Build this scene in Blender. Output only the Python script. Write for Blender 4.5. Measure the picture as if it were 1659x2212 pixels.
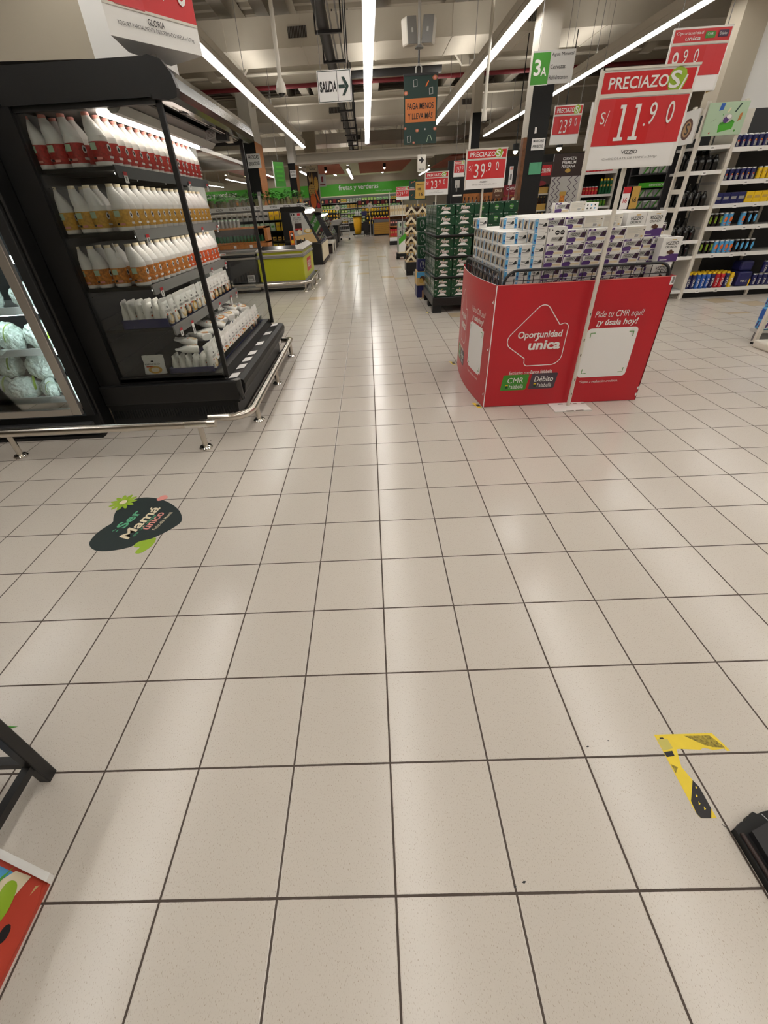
import bpy, bmesh, math, random
from mathutils import Vector, Matrix
for o in list(bpy.data.objects): bpy.data.objects.remove(o)
SC = bpy.context.scene
COL = SC.collection
PI = math.pi
rnd = random.Random(7)

# ------------------------------------------------------------------ camera
cam_d = bpy.data.cameras.new('camera')
cam = bpy.data.objects.new('camera', cam_d)
COL.objects.link(cam)
cam_d.sensor_fit = 'HORIZONTAL'
cam_d.sensor_width = 36.0
cam_d.lens = 889.53 / 1659 * 36.0
cam_d.shift_x = 31.77 / 1659
cam_d.shift_y = -45.0 / 1659
cam_d.clip_start = 0.05
cam_d.clip_end = 200
cam.matrix_world = Matrix.Translation((0.00265, -0.27332, 1.42255)) @ Matrix.Rotation(0.02857715, 4, 'Z') \
    @ Matrix.Rotation(0.96784556, 4, 'X') @ Matrix.Rotation(-0.06063982, 4, 'Z')
SC.camera = cam

# ------------------------------------------------------------------ world and exposure
W = bpy.data.worlds.new('world')
SC.world = W
W.use_nodes = True
W.node_tree.nodes['Background'].inputs[0].default_value = (0.9, 0.86, 0.8, 1)
W.node_tree.nodes['Background'].inputs[1].default_value = 0.25
SC.view_settings.view_transform = 'Standard'
SC.view_settings.look = 'None'
SC.view_settings.gamma = 1.0
SC.view_settings.use_curve_mapping = False
SC.view_settings.exposure = 0.0
ADDED_UPLIGHT = 13.0       # emission of the unseen upward emitters added to brighten the ceiling
LIGHT = 16.0          # emission of the ceiling strips
CASE = 11.0           # emission of the tubes inside the cabinets

# ------------------------------------------------------------------ materials
def lin(c):
    if isinstance(c, str):
        c = [int(c[i:i + 2], 16) for i in (0, 2, 4)]
    return tuple((v / 255 / 12.92) if v / 255 <= 0.04045 else ((v / 255 + 0.055) / 1.055) ** 2.4 for v in c) + (1.0,)

M = {}
def mat(name, col, rough=0.5, metal=0.0, spec=0.5, vary=0.0, scale=40.0, bump=0.0, emit=0.0, coat=0.0):
    m = bpy.data.materials.new(name)
    m.use_nodes = True
    nt = m.node_tree
    b = nt.nodes['Principled BSDF']
    c = lin(col)
    b.inputs['Base Color'].default_value = c
    b.inputs['Roughness'].default_value = rough
    b.inputs['Metallic'].default_value = metal
    b.inputs['Specular IOR Level'].default_value = spec
    if coat:
        b.inputs['Coat Weight'].default_value = coat
        b.inputs['Coat Roughness'].default_value = 0.1
    if emit:
        b.inputs['Emission Color'].default_value = c
        b.inputs['Emission Strength'].default_value = emit
    if vary or bump:
        tc = nt.nodes.new('ShaderNodeTexCoord')
        n = nt.nodes.new('ShaderNodeTexNoise')
        n.inputs['Scale'].default_value = scale
        n.inputs['Detail'].default_value = 4
        nt.links.new(tc.outputs['Object'], n.inputs['Vector'])
        if vary:
            r = nt.nodes.new('ShaderNodeValToRGB')
            r.color_ramp.elements[0].position = 0.3
            r.color_ramp.elements[1].position = 0.7
            r.color_ramp.elements[0].color = tuple(v * (1 - vary) for v in c[:3]) + (1,)
            r.color_ramp.elements[1].color = tuple(min(1, v * (1 + vary)) for v in c[:3]) + (1,)
            nt.links.new(n.outputs['Fac'], r.inputs['Fac'])
            nt.links.new(r.outputs['Color'], b.inputs['Base Color'])
        if bump:
            bp = nt.nodes.new('ShaderNodeBump')
            bp.inputs['Strength'].default_value = bump
            bp.inputs['Distance'].default_value = 0.01
            nt.links.new(n.outputs['Fac'], bp.inputs['Height'])
            nt.links.new(bp.outputs['Normal'], b.inputs['Normal'])
    M[name] = m
    return m

def glassmat(name, tint=(1, 1, 1), refl=0.06, rough=0.02):
    m = bpy.data.materials.new(name)
    m.use_nodes = True
    nt = m.node_tree
    nt.nodes.clear()
    out = nt.nodes.new('ShaderNodeOutputMaterial')
    mx = nt.nodes.new('ShaderNodeMixShader')
    tr = nt.nodes.new('ShaderNodeBsdfTransparent')
    gl = nt.nodes.new('ShaderNodeBsdfGlossy')
    lw = nt.nodes.new('ShaderNodeFresnel')
    lw.inputs['IOR'].default_value = 1.3 + refl
    tr.inputs['Color'].default_value = (*tint, 1)
    gl.inputs['Roughness'].default_value = rough
    nt.links.new(lw.outputs[0], mx.inputs[0])
    nt.links.new(tr.outputs[0], mx.inputs[1])
    nt.links.new(gl.outputs[0], mx.inputs[2])
    nt.links.new(mx.outputs[0], out.inputs['Surface'])
    M[name] = m
    return m

mat('white', (232, 230, 226), 0.5)
mat('paper', (238, 236, 234), 0.55)
mat('offwhite', (214, 208, 196), 0.5, vary=0.04, scale=8)
mat('black', (13, 12, 12), 0.42)
mat('blackgloss', (15, 15, 16), 0.18, coat=0.6)
mat('blackmatte', (14, 14, 14), 0.7)
mat('charcoal', (44, 44, 46), 0.5)
mat('ink', (30, 28, 30), 0.6)
mat('grey', (128, 126, 124), 0.5)
mat('lightgrey', (186, 184, 180), 0.45)
mat('steel', (205, 198, 188), 0.22, metal=1.0)
mat('aluminium', (190, 184, 176), 0.35, metal=0.8)
mat('chrome', (225, 222, 218), 0.1, metal=1.0)
mat('red', (196, 34, 44), 0.45)
mat('crate_red', (190, 32, 44), 0.38, vary=0.04, scale=3)
mat('sign_red', (204, 36, 40), 0.35)
mat('digit_red', (206, 52, 56), 0.35)
mat('dark_red', (120, 26, 36), 0.5)
mat('orange', (226, 110, 40), 0.5)
mat('yellow', (236, 196, 30), 0.5)
mat('cart_yellow', (236, 178, 16), 0.55, vary=0.08, scale=6, bump=0.2)
mat('lime', (182, 184, 28), 0.4)
mat('green', (72, 166, 40), 0.45)
mat('midgreen', (64, 140, 44), 0.45)
mat('leaf', (82, 158, 62), 0.6, vary=0.35, scale=30)
mat('darkgreen', (14, 66, 40), 0.35, vary=0.12, scale=20)
mat('deepgreen', (30, 56, 50), 0.5)
mat('navy', (36, 38, 92), 0.4)
mat('blue', (40, 92, 176), 0.4)
mat('skyblue', (88, 168, 220), 0.4)
mat('purple', (84, 52, 118), 0.45)
mat('darkpurple', (62, 34, 66), 0.45)
mat('brown', (92, 56, 40), 0.5)
mat('darkbrown', (50, 34, 30), 0.5)
mat('cardboard', (176, 138, 96), 0.7, vary=0.06, scale=12)
mat('tan', (206, 174, 120), 0.6)
mat('gold', (196, 158, 76), 0.5)
mat('silver', (188, 188, 188), 0.3, metal=0.6)
mat('glassgreen', (36, 92, 60), 0.15)
mat('glassbrown', (56, 32, 18), 0.15)
mat('cream', (228, 214, 184), 0.5)
mat('terracotta', (150, 72, 48), 0.7)
mat('wood', (176, 112, 58), 0.5, vary=0.2, scale=14)
mat('darkwood', (112, 70, 40), 0.6, vary=0.35, scale=16)
mat('ceil_paint', (168, 160, 146), 0.8, vary=0.03, scale=2)
mat('duct', (200, 193, 181), 0.75, vary=0.03, scale=1.5, bump=0.15)
mat('beam', (210, 203, 190), 0.6)
mat('dark_gap', (60, 54, 50), 0.8)
mat('wall_paint', (178, 168, 150), 0.8, vary=0.02, scale=2)
mat('plastic_white', (230, 226, 222), 0.28, spec=0.5)
mat('pouch', (234, 232, 226), 0.35, bump=0.3, scale=60)
mat('pink', (226, 150, 140), 0.5)
mat('mint', (92, 170, 130), 0.5)
mat('sage', (176, 200, 170), 0.5)
mat('sticker_green', (150, 182, 48), 0.5)
mat('tape_yellow', (232, 204, 48), 0.5, vary=0.05, scale=20)
mat('tape_worn', (150, 132, 44), 0.7, vary=0.6, scale=120)
mat('label_red', (176, 48, 42), 0.5, vary=0.35, scale=70)
mat('label_gold', (206, 158, 66), 0.5, vary=0.25, scale=70)
mat('label_peach', (206, 128, 52), 0.5, vary=0.5, scale=60)
mat('label_orange', (216, 92, 40), 0.5, vary=0.4, scale=60)
mat('veg', (150, 190, 90), 0.5, vary=0.5, scale=25)
mat('grime', (110, 98, 84), 0.8)
mat('tube', (255, 252, 247), 0.5, emit=LIGHT)
mat('added_uplight', (255, 250, 240), 0.5, emit=ADDED_UPLIGHT)
mat('tube_soft', (255, 248, 238), 0.5, emit=CASE * .6)
mat('tube_case', (255, 244, 232), 0.5, emit=CASE)
mat('tube_cool', (225, 245, 250), 0.5, emit=CASE * 1.8)
mat('spot_bulb', (255, 226, 180), 0.5, emit=25)
mat('herb_sleeve', (150, 142, 104), 0.4, vary=0.3, scale=30)
mat('plaque_grey', (74, 62, 72), 0.45)
mat('coin', (186, 112, 72), 0.5)
mat('banner_orange', (205, 118, 60), 0.5)
mat('sticker_dark', (40, 50, 50), 0.45)
mat('tape_olive', (196, 184, 96), 0.6)
mat('red_petal', (190, 68, 50), 0.5, vary=0.06, scale=10)
glassmat('glass', (0.93, 0.95, 0.94), 0.12)
glassmat('glass_clear', (0.97, 0.98, 0.97), 0.02)
glassmat('film', (0.9, 0.96, 0.93), 0.18, 0.12)

# ------------------------------------------------------------------ text outlines
_tc = {}
def text_geo(s, bold=0.0, shear=0.0):
    k = (s, bold, shear)
    if k in _tc: return _tc[k]
    cu = bpy.data.curves.new('t', 'FONT')
    cu.body = s
    cu.offset = bold
    cu.shear = shear
    cu.resolution_u = 3
    cu.space_line = 0.85
    cu.align_x = 'CENTER'
    ob = bpy.data.objects.new('t', cu)
    COL.objects.link(ob)
    dg = bpy.context.evaluated_depsgraph_get()
    me = bpy.data.meshes.new_from_object(ob.evaluated_get(dg))
    vs = [(v.co.x, v.co.y) for v in me.vertices]
    fs = [tuple(p.vertices) for p in me.polygons]
    flip = len(me.polygons) and me.polygons[0].normal.z < 0
    if flip: fs = [f[::-1] for f in fs]
    bpy.data.objects.remove(ob)
    bpy.data.curves.remove(cu)
    bpy.data.meshes.remove(me)
    x0 = min(v[0] for v in vs); x1 = max(v[0] for v in vs)
    y0 = min(v[1] for v in vs); y1 = max(v[1] for v in vs)
    vs = [((x - x0) / (x1 - x0), (y - y0) / max(1e-6, y1 - y0)) for x, y in vs]
    _tc[k] = (vs, fs, (x1 - x0) / max(1e-6, y1 - y0))
    return _tc[k]

# ------------------------------------------------------------------ mesh builder
class MB:
    def __init__(s, off=(0, 0, 0)):
        s.v = []; s.f = []; s.m = []; s.sm = []; s.mats = []; s.off = Vector(off)
    def mi(s, name):
        if name not in s.mats: s.mats.append(name)
        return s.mats.index(name)
    def add(s, vs, fs, m, smooth=False):
        b = len(s.v); i = s.mi(m)
        s.v += [tuple(Vector(p) - s.off) for p in vs]
        for f in fs:
            s.f.append(tuple(b + k for k in f)); s.m.append(i); s.sm.append(smooth)
    def quad(s, a, b, c, d, m): s.add([a, b, c, d], [(0, 1, 2, 3)], m)
    def box(s, x0, y0, z0, x1, y1, z1, m, bev=0.0):
        if x0 > x1: x0, x1 = x1, x0
        if y0 > y1: y0, y1 = y1, y0
        if z0 > z1: z0, z1 = z1, z0
        if bev <= 0:
            s.add([(x0, y0, z0), (x1, y0, z0), (x1, y1, z0), (x0, y1, z0), (x0, y0, z1), (x1, y0, z1), (x1, y1, z1), (x0, y1, z1)],
                  [(0, 3, 2, 1), (4, 5, 6, 7), (0, 1, 5, 4), (1, 2, 6, 5), (2, 3, 7, 6), (3, 0, 4, 7)], m)
            return
        bm = bmesh.new()
        bmesh.ops.create_cube(bm, size=1)
        for v in bm.verts:
            v.co = ((x0 + x1) / 2 + v.co.x * (x1 - x0), (y0 + y1) / 2 + v.co.y * (y1 - y0), (z0 + z1) / 2 + v.co.z * (z1 - z0))
        bmesh.ops.bevel(bm, geom=bm.edges[:], offset=bev, segments=2, profile=0.5, affect='EDGES')
        s.bm(bm, m)
    def bm(s, bm, m, smooth=False):
        bm.verts.ensure_lookup_table()
        for i, v in enumerate(bm.verts): v.index = i
        s.add([tuple(v.co) for v in bm.verts], [[v.index for v in f.verts] for f in bm.faces], m, smooth)
        bm.free()
    def prism(s, pts, d, m, cap=True):
        """polygon (3d points, planar) extruded along vector d"""
        n = len(pts); d = Vector(d)
        p = [Vector(q) for q in pts]
        nn = Vector((0, 0, 0))
        for i in range(n): nn += p[i].cross(p[(i + 1) % n])
        if nn.dot(d) > 0: p = p[::-1]
        vs = [tuple(q) for q in p] + [tuple(q + d) for q in p]
        fs = [(i, i + n, (i + 1) % n + n, (i + 1) % n) for i in range(n)]
        if cap: fs += [tuple(range(n)), tuple(range(2 * n - 1, n - 1, -1))]
        s.add(vs, fs, m)
    def cyl(s, a, b, r, m, n=16, r2=None, cap=True):
        a = Vector(a); b = Vector(b); r2 = r if r2 is None else r2
        w = (b - a).normalized()
        u = w.orthogonal().normalized(); t = w.cross(u)
        vs = []
        for k in range(n):
            q = 2 * PI * k / n; d = u * math.cos(q) + t * math.sin(q)
            vs += [tuple(a + d * r), tuple(b + d * r2)]
        s.add(vs, [(2 * k, 2 * ((k + 1) % n), 2 * ((k + 1) % n) + 1, 2 * k + 1) for k in range(n)], m, True)
        if cap:
            s.add(vs, [tuple(2 * k for k in range(n - 1, -1, -1)), tuple(2 * k + 1 for k in range(n))], m)
    def tube(s, path, r, m, n=12, closed=False):
        P = [Vector(p) for p in path]; N = len(P)
        vs = []; u = None
        for i in range(N):
            a = P[i - 1] if (i > 0 or closed) else P[i]
            b = P[(i + 1) % N] if (i < N - 1 or closed) else P[i]
            w = (b - a).normalized()
            if u is None: u = w.orthogonal().normalized()
            u = (u - w * u.dot(w)).normalized()
            t = w.cross(u)
            for k in range(n):
                q = 2 * PI * k / n
                vs.append(tuple(P[i] + (u * math.cos(q) + t * math.sin(q)) * r))
        fs = []
        for i in range(N if closed else N - 1):
            j = (i + 1) % N
            for k in range(n):
                fs.append((i * n + k, i * n + (k + 1) % n, j * n + (k + 1) % n, j * n + k))
        s.add(vs, fs, m, True)
        if not closed:
            s.add(vs, [tuple(range(n - 1, -1, -1)), tuple((N - 1) * n + k for k in range(n))], m)
    def lathe(s, prof, c, m, n=20, ax='Z', sq=1.0):
        """prof: list of (r, h[, material])"""
        c = Vector(c)
        rows = []
        for p in prof:
            r, h = p[0], p[1]
            row = []
            for k in range(n):
                q = 2 * PI * k / n
                x, y = r * math.cos(q), r * math.sin(q) * sq
                row.append(tuple(c + (Vector((x, y, h)) if ax == 'Z' else Vector((x, -h, y)) if ax == 'Y' else Vector((h, x, y)))))
            rows.append(row)
        for i in range(len(rows) - 1):
            mm = prof[i + 1][2] if len(prof[i + 1]) > 2 else m
            s.add(rows[i] + rows[i + 1], [(k, (k + 1) % n, n + (k + 1) % n, n + k) for k in range(n)], mm, True)
        s.add(rows[0], [tuple(range(n - 1, -1, -1))], prof[1][2] if len(prof[1]) > 2 else m)
        s.add(rows[-1], [tuple(range(n))], prof[-1][2] if len(prof[-1]) > 2 else m)
    def ball(s, c, r, m, n=12, sc=(1, 1, 1), jit=0.0, rr=None):
        bm = bmesh.new()
        bmesh.ops.create_icosphere(bm, subdivisions=2 if n <= 12 else 3, radius=r)
        for v in bm.verts:
            k = 1 + ((rr or rnd).uniform(-jit, jit) if jit else 0)
            v.co = (c[0] + v.co.x * sc[0] * k, c[1] + v.co.y * sc[1] * k, c[2] + v.co.z * sc[2] * k)
        s.bm(bm, m, True)
    def mesh(s, name):
        me = bpy.data.meshes.new(name)
        me.from_pydata(s.v, [], s.f)
        for n in s.mats: me.materials.append(M[n])
        me.polygons.foreach_set('material_index', s.m)
        me.polygons.foreach_set('use_smooth', s.sm)
        me.update()
        return me
    def obj(s, name, parent=None):
        o = bpy.data.objects.new(name, s.mesh(name))
        COL.objects.link(o)
        if parent: o.parent = parent
        else: o.location = s.off
        return o

class Face:
    """a flat (or warped) panel on which things are drawn: origin, right and up vectors"""
    def __init__(s, mb, o, ux, uy, e=0.0012, warp=None):
        s.mb = mb; s.o = Vector(o); s.ux = Vector(ux).normalized(); s.uy = Vector(uy).normalized()
        s.n = s.ux.cross(s.uy); s.e = e; s.warp = warp
    def P(s, u, v, l=1):
        if s.warp: return s.warp(u, v, l * s.e)
        return tuple(s.o + s.ux * u + s.uy * v + s.n * (l * s.e))
    def poly(s, pts, m, l=1):
        s.mb.add([s.P(u, v, l) for u, v in pts], [tuple(range(len(pts)))], m)
    def rect(s, x, y, w, h, m, l=1, nx=1):
        for i in range(nx):
            a = x + w * i / nx; b = x + w * (i + 1) / nx
            s.poly([(a, y), (b, y), (b, y + h), (a, y + h)], m, l)
    def rrect(s, x, y, w, h, r, m, l=1, sh=0.0):
        pts = []
        for cx, cy, a0 in ((x + w - r, y + r, -90), (x + w - r, y + h - r, 0), (x + r, y + h - r, 90), (x + r, y + r, 180)):
            for k in range(5):
                a = math.radians(a0 + 22.5 * k)
                py = cy + r * math.sin(a)
                pts.append((cx + r * math.cos(a) + sh * (py - y), py))
        s.poly(pts, m, l)
    def disc(s, cx, cy, r, m, l=1, n=20, ry=None):
        s.poly([(cx + r * math.cos(2 * PI * k / n), cy + (ry or r) * math.sin(2 * PI * k / n)) for k in range(n)], m, l)
    def stroke(s, pts, w, m, l=1, closed=False):
        N = len(pts)
        L = []; R = []
        for i in range(N):
            a = pts[i - 1] if (i > 0 or closed) else pts[i]
            b = pts[(i + 1) % N] if (i < N - 1 or closed) else pts[i]
            dx, dy = b[0] - a[0], b[1] - a[1]
            q = math.hypot(dx, dy) or 1
            L.append((pts[i][0] - dy / q * w / 2, pts[i][1] + dx / q * w / 2))
            R.append((pts[i][0] + dy / q * w / 2, pts[i][1] - dx / q * w / 2))
        for i in range(N if closed else N - 1):
            j = (i + 1) % N
            s.poly([R[i], R[j], L[j], L[i]], m, l)
    def text(s, t, x, y, w, h, m, bold=0.0, shear=0.0, l=2, slope=0.0):
        vs, fs, asp = text_geo(t, bold * .55, shear)
        if w is None: w = h * asp
        s.mb.add([s.P(x + u * w, y + v * h + slope * u * w, l) for u, v in vs], fs, m)

# ------------------------------------------------------------------ objects
def tagp(o, label=None, cat=None, group=None, kind=None):
    if label: o['label'] = label
    if cat: o['category'] = cat
    if group: o['group'] = group
    if kind: o['kind'] = kind
    return o
def thing(name, label, cat, loc=(0, 0, 0), rz=0.0, group=None):
    o = bpy.data.objects.new(name, None)
    o.empty_display_size = 0.1
    COL.objects.link(o)
    o.location = loc; o.rotation_euler = (0, 0, rz)
    return tagp(o, label, cat, group)
def dup(root, loc, rz=0.0, label=None, group=None, rot=None, sc=None):
    r = root.copy(); COL.objects.link(r); r.location = loc
    r.rotation_euler = rot or (0, 0, rz)
    if sc: r.scale = sc
    if label: r['label'] = label
    if group: r['group'] = group
    for ch in KIDS.get(root.name, ()):
        c = ch.copy(); COL.objects.link(c); c.parent = r
        for g in KIDS.get(ch.name, ()):
            d = g.copy(); COL.objects.link(d); d.parent = c
    return r
KIDS = {}
def part(name, mb, parent, label=None):
    o = mb.obj(name, parent)
    KIDS.setdefault(parent.name, []).append(o)
    if label: o['label'] = label
    return o
def solo(name, mb, label, cat, group=None):
    return tagp(mb.obj(name), label, cat, group)
def struct(name, mb):
    return tagp(mb.obj(name), kind='structure')
class Proto:
    """first call gives the original, later calls give copies"""
    def __init__(s, make): s.make = make; s.root = None
    def put(s, loc, rz=0.0, label=None, group=None, rot=None, sc=None):
        if s.root is None:
            s.root = s.make()
            r = s.root
            r.location = loc; r.rotation_euler = rot or (0, 0, rz)
            if sc: r.scale = sc
            if label: r['label'] = label
            if group: r['group'] = group
            return r
        return dup(s.root, loc, rz, label, group, rot, sc)
ORD = ['first', 'second', 'third', 'fourth', 'fifth', 'sixth', 'seventh', 'eighth', 'ninth', 'tenth', 'eleventh', 'twelfth',
       'thirteenth', 'fourteenth', 'fifteenth', 'sixteenth', 'seventeenth', 'eighteenth', 'nineteenth', 'twentieth'] + \
      ['twenty-%s' % s for s in ('first', 'second', 'third', 'fourth', 'fifth', 'sixth', 'seventh', 'eighth', 'ninth')] + \
      ['thirtieth'] + ['thirty-%s' % s for s in ('first', 'second', 'third', 'fourth', 'fifth', 'sixth', 'seventh', 'eighth', 'ninth')]
# ================================================================== SETTING
def floor_material():
    m = bpy.data.materials.new('floor_tiles'); m.use_nodes = True
    nt = m.node_tree; N = nt.nodes; L = nt.links
    b = N['Principled BSDF']
    g = N.new('ShaderNodeNewGeometry')
    sx = N.new('ShaderNodeSeparateXYZ'); L.new(g.outputs['Position'], sx.inputs[0])
    def mth(op, a, bb=None, clamp=False):
        n = N.new('ShaderNodeMath'); n.operation = op; n.use_clamp = clamp
        for i, q in enumerate((a, bb)):
            if q is None: continue
            if isinstance(q, (int, float)): n.inputs[i].default_value = q
            else: L.new(q, n.inputs[i])
        return n.outputs[0]
    dist = []; cells = []
    for ax in 'XY':
        t = mth('DIVIDE', sx.outputs[ax], 0.3)
        r = mth('ROUND', t)
        dist.append(mth('MULTIPLY', mth('ABSOLUTE', mth('SUBTRACT', t, r)), 0.3))
        cells.append(mth('FLOOR', t))
    d = mth('MINIMUM', dist[0], dist[1])
    nz = N.new('ShaderNodeTexNoise'); nz.inputs['Scale'].default_value = 60; nz.inputs['Detail'].default_value = 3
    L.new(g.outputs['Position'], nz.inputs['Vector'])
    w = mth('ADD', mth('MULTIPLY', nz.outputs['Fac'], 0.0012), 0.0022)
    grout = mth('LESS_THAN', d, w)
    chip = mth('SUBTRACT', 1.0, mth('DIVIDE', mth('SUBTRACT', d, 0.0028), 0.0022), True)   # rounded arris of each tile
    cv = N.new('ShaderNodeCombineXYZ'); L.new(cells[0], cv.inputs[0]); L.new(cells[1], cv.inputs[1])
    wn = N.new('ShaderNodeTexWhiteNoise'); wn.noise_dimensions = '2D'; L.new(cv.outputs[0], wn.inputs['Vector'])
    # speckle
    sp = N.new('ShaderNodeTexNoise'); sp.inputs['Scale'].default_value = 290; sp.inputs['Detail'].default_value = 2
    mp = N.new('ShaderNodeMapping'); mp.inputs['Scale'].default_value = (1.4, 0.7, 1); mp.inputs['Rotation'].default_value = (0, 0, 0.5)
    L.new(g.outputs['Position'], mp.inputs['Vector']); L.new(mp.outputs[0], sp.inputs['Vector'])
    rs = N.new('ShaderNodeValToRGB')
    rs.color_ramp.elements[0].position = 0.30; rs.color_ramp.elements[0].color = lin((172, 160, 145))
    rs.color_ramp.elements[1].position = 0.40; rs.color_ramp.elements[1].color = lin((203, 195, 185))
    L.new(sp.outputs['Fac'], rs.inputs['Fac'])
    big = N.new('ShaderNodeTexNoise'); big.inputs['Scale'].default_value = 1.3; L.new(g.outputs['Position'], big.inputs['Vector'])
    val = mth('ADD', mth('ADD', mth('MULTIPLY', wn.outputs['Value'], 0.05), 0.93), mth('MULTIPLY', big.outputs['Fac'], 0.06))
    hsv = N.new('ShaderNodeHueSaturation'); L.new(rs.outputs[0], hsv.inputs['Color']); L.new(val, hsv.inputs['Value'])
    # a few replacement tiles of a yellower batch
    odd = mth('GREATER_THAN', wn.outputs['Value'], 0.975)
    far = mth('GREATER_THAN', sx.outputs['Y'], 5.6)
    mo = N.new('ShaderNodeMix'); mo.data_type = 'RGBA'
    L.new(mth('MULTIPLY', mth('MULTIPLY', odd, far), 0.6), mo.inputs['Factor']); L.new(hsv.outputs[0], mo.inputs['A']); mo.inputs['B'].default_value = lin((190, 164, 120))
    mg = N.new('ShaderNodeMix'); mg.data_type = 'RGBA'
    L.new(grout, mg.inputs['Factor']); L.new(mo.outputs['Result'], mg.inputs['A']); mg.inputs['B'].default_value = lin((74, 62, 54))
    L.new(mg.outputs['Result'], b.inputs['Base Color'])
    rg = mth('ADD', mth('ADD', mth('MULTIPLY', grout, 0.5), 0.15), mth('MULTIPLY', big.outputs['Fac'], 0.1))
    L.new(rg, b.inputs['Roughness'])
    hgt = mth('ADD', mth('MULTIPLY', mth('ADD', grout, mth('MULTIPLY', chip, 0.5)), -1.0), mth('MULTIPLY', sp.outputs['Fac'], 0.04))
    bp = N.new('ShaderNodeBump'); bp.inputs['Strength'].default_value = 0.5; bp.inputs['Distance'].default_value = 0.0015
    L.new(hgt, bp.inputs['Height']); L.new(bp.outputs[0], b.inputs['Normal'])
    b.inputs['Specular IOR Level'].default_value = 0.5
    M['floor_tiles'] = m
floor_material()
XL, XR, YB, YE, ZC = -12.6, 12.0, -4.0, 37.0, 5.4
m = MB(); m.box(XL - .2, YB - .2, -0.2, XR + .2, YE + .2, 0, 'floor_tiles'); struct('floor', m)

# ribbed metal roof deck
m = MB()
m.box(XL, YB, ZC + 0.1, XR, YE, ZC + 0.3, 'ceil_paint')
y = YB
while y < YE:
    m.prism([(XL, y, ZC + 0.1), (XL, y + 0.05, ZC), (XL, y + 0.2, ZC), (XL, y + 0.25, ZC + 0.1)], (XR - XL, 0, 0), 'ceil_paint')
    y += 0.45
struct('ceiling', m)
m = MB(); m.box(XL - .2, YB, 0, XL, YE, ZC + .2, 'wall_paint'); struct('wall_left', m)
m = MB(); m.box(XR, YB, 0, XR + .2, YE, ZC + .2, 'wall_paint'); struct('wall_right', m)
m = MB(); m.box(XL, YE, 0, XR, YE + .2, ZC + .2, 'wall_paint'); struct('wall_back', m)
m = MB(); m.box(XL, YB - .2, 0, XR, YB, ZC + .2, 'wall_paint'); struct('wall_front', m)
# bulkhead wall standing behind the refrigerators on the left
m = MB(); m.box(XL, 4.95, 0, -2.33, 5.15, ZC, 'wall_paint'); struct('wall_side_left', m)
m = MB(); m.box(-2.33, 4.9, 0, -1.78, 5.4, ZC, 'white'); struct('trim_5', m)
m = MB(); m.box(5.22, 7.95, 0, 5.58, 8.3, ZC, 'wall_paint'); struct('trim_6', m)
# white wall above the right-hand shelves
m = MB(); m.box(5.6, 8.0, 2.28, XR, 8.25, ZC, 'white'); m.box(5.58, 7.96, 2.25, XR, 8.26, 2.29, 'white'); struct('wall_side_right', m)

# transverse air ducts
def duct(y0, y1, z0, z1, seams, grilles, label):
    t = thing('air_duct', label, 'air duct', (0, y0, z0), group=None)
    m = MB((0, y0, z0))
    m.box(XL + .02, y0, z0, XR - .02, y1, z1, 'duct')
    x = -7.4
    while x < XR:
        m.box(x, y0 - 0.012, z0 - 0.012, x + 0.03, y1, z1, 'duct'); x += 1.55
    part('duct_body', m, t)
    for gx, w in grilles:
        m = MB((0, y0, z0))
        gz = (z0 + z1) / 2 - 0.02
        m.box(gx - w / 2, y0 - 0.025, gz - 0.08, gx + w / 2, y0 - 0.002, gz + 0.08, 'dark_gap')
        for k in range(12):
            xx = gx - w / 2 + w * (k + .5) / 12
            m.box(xx - 0.004, y0 - 0.035, gz - 0.08, xx + 0.004, y0 - 0.025, gz + 0.08, 'grey')
        part('grille', m, t)
duct(11.88, 13.18, 4.20, 4.66, 0, [(-1.24, .38), (3.61, .38), (-6.5, .38)], 'large beige transverse air duct nearest the entrance')
duct(20.5, 23.1, 4.235, 4.73, 0, [(-0.95, .55), (4.0, .55), (1.9, .55)], 'second beige air duct crossing behind the hanging exit sign')
duct(26.1, 27.7, 4.07, 4.47, 0, [(-3.55, .6), (-0.41, .55)], 'farthest beige air duct just above the long white beam')

# steel roof beams (I-sections) running across
m = MB()
for yb, z0, z1 in ((14.72, 4.41, 4.61), (17.2, 4.61, 4.82), (18.9, 4.45, 4.61), (24.5, 4.47, 4.65)):
    m.box(XL, yb, z0, XR, yb + 0.04, z1, 'beam'); m.box(XL, yb - 0.1, z0 - 0.02, XR, yb + 0.14, z0, 'beam')
    m.box(XL, yb - 0.1, z1, XR, yb + 0.14, z1 + 0.02, 'beam')
struct('trim_1', m)
m = MB()
for xb in (-7.0, -4.6, -3.0, -2.2, -1.75, 0.35, 2.1, 3.0, 5.2, 7.6):
    m.box(xb, YB, 4.95, xb + 0.28, YE, 5.35, 'beam')
struct('trim_2', m)
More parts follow.
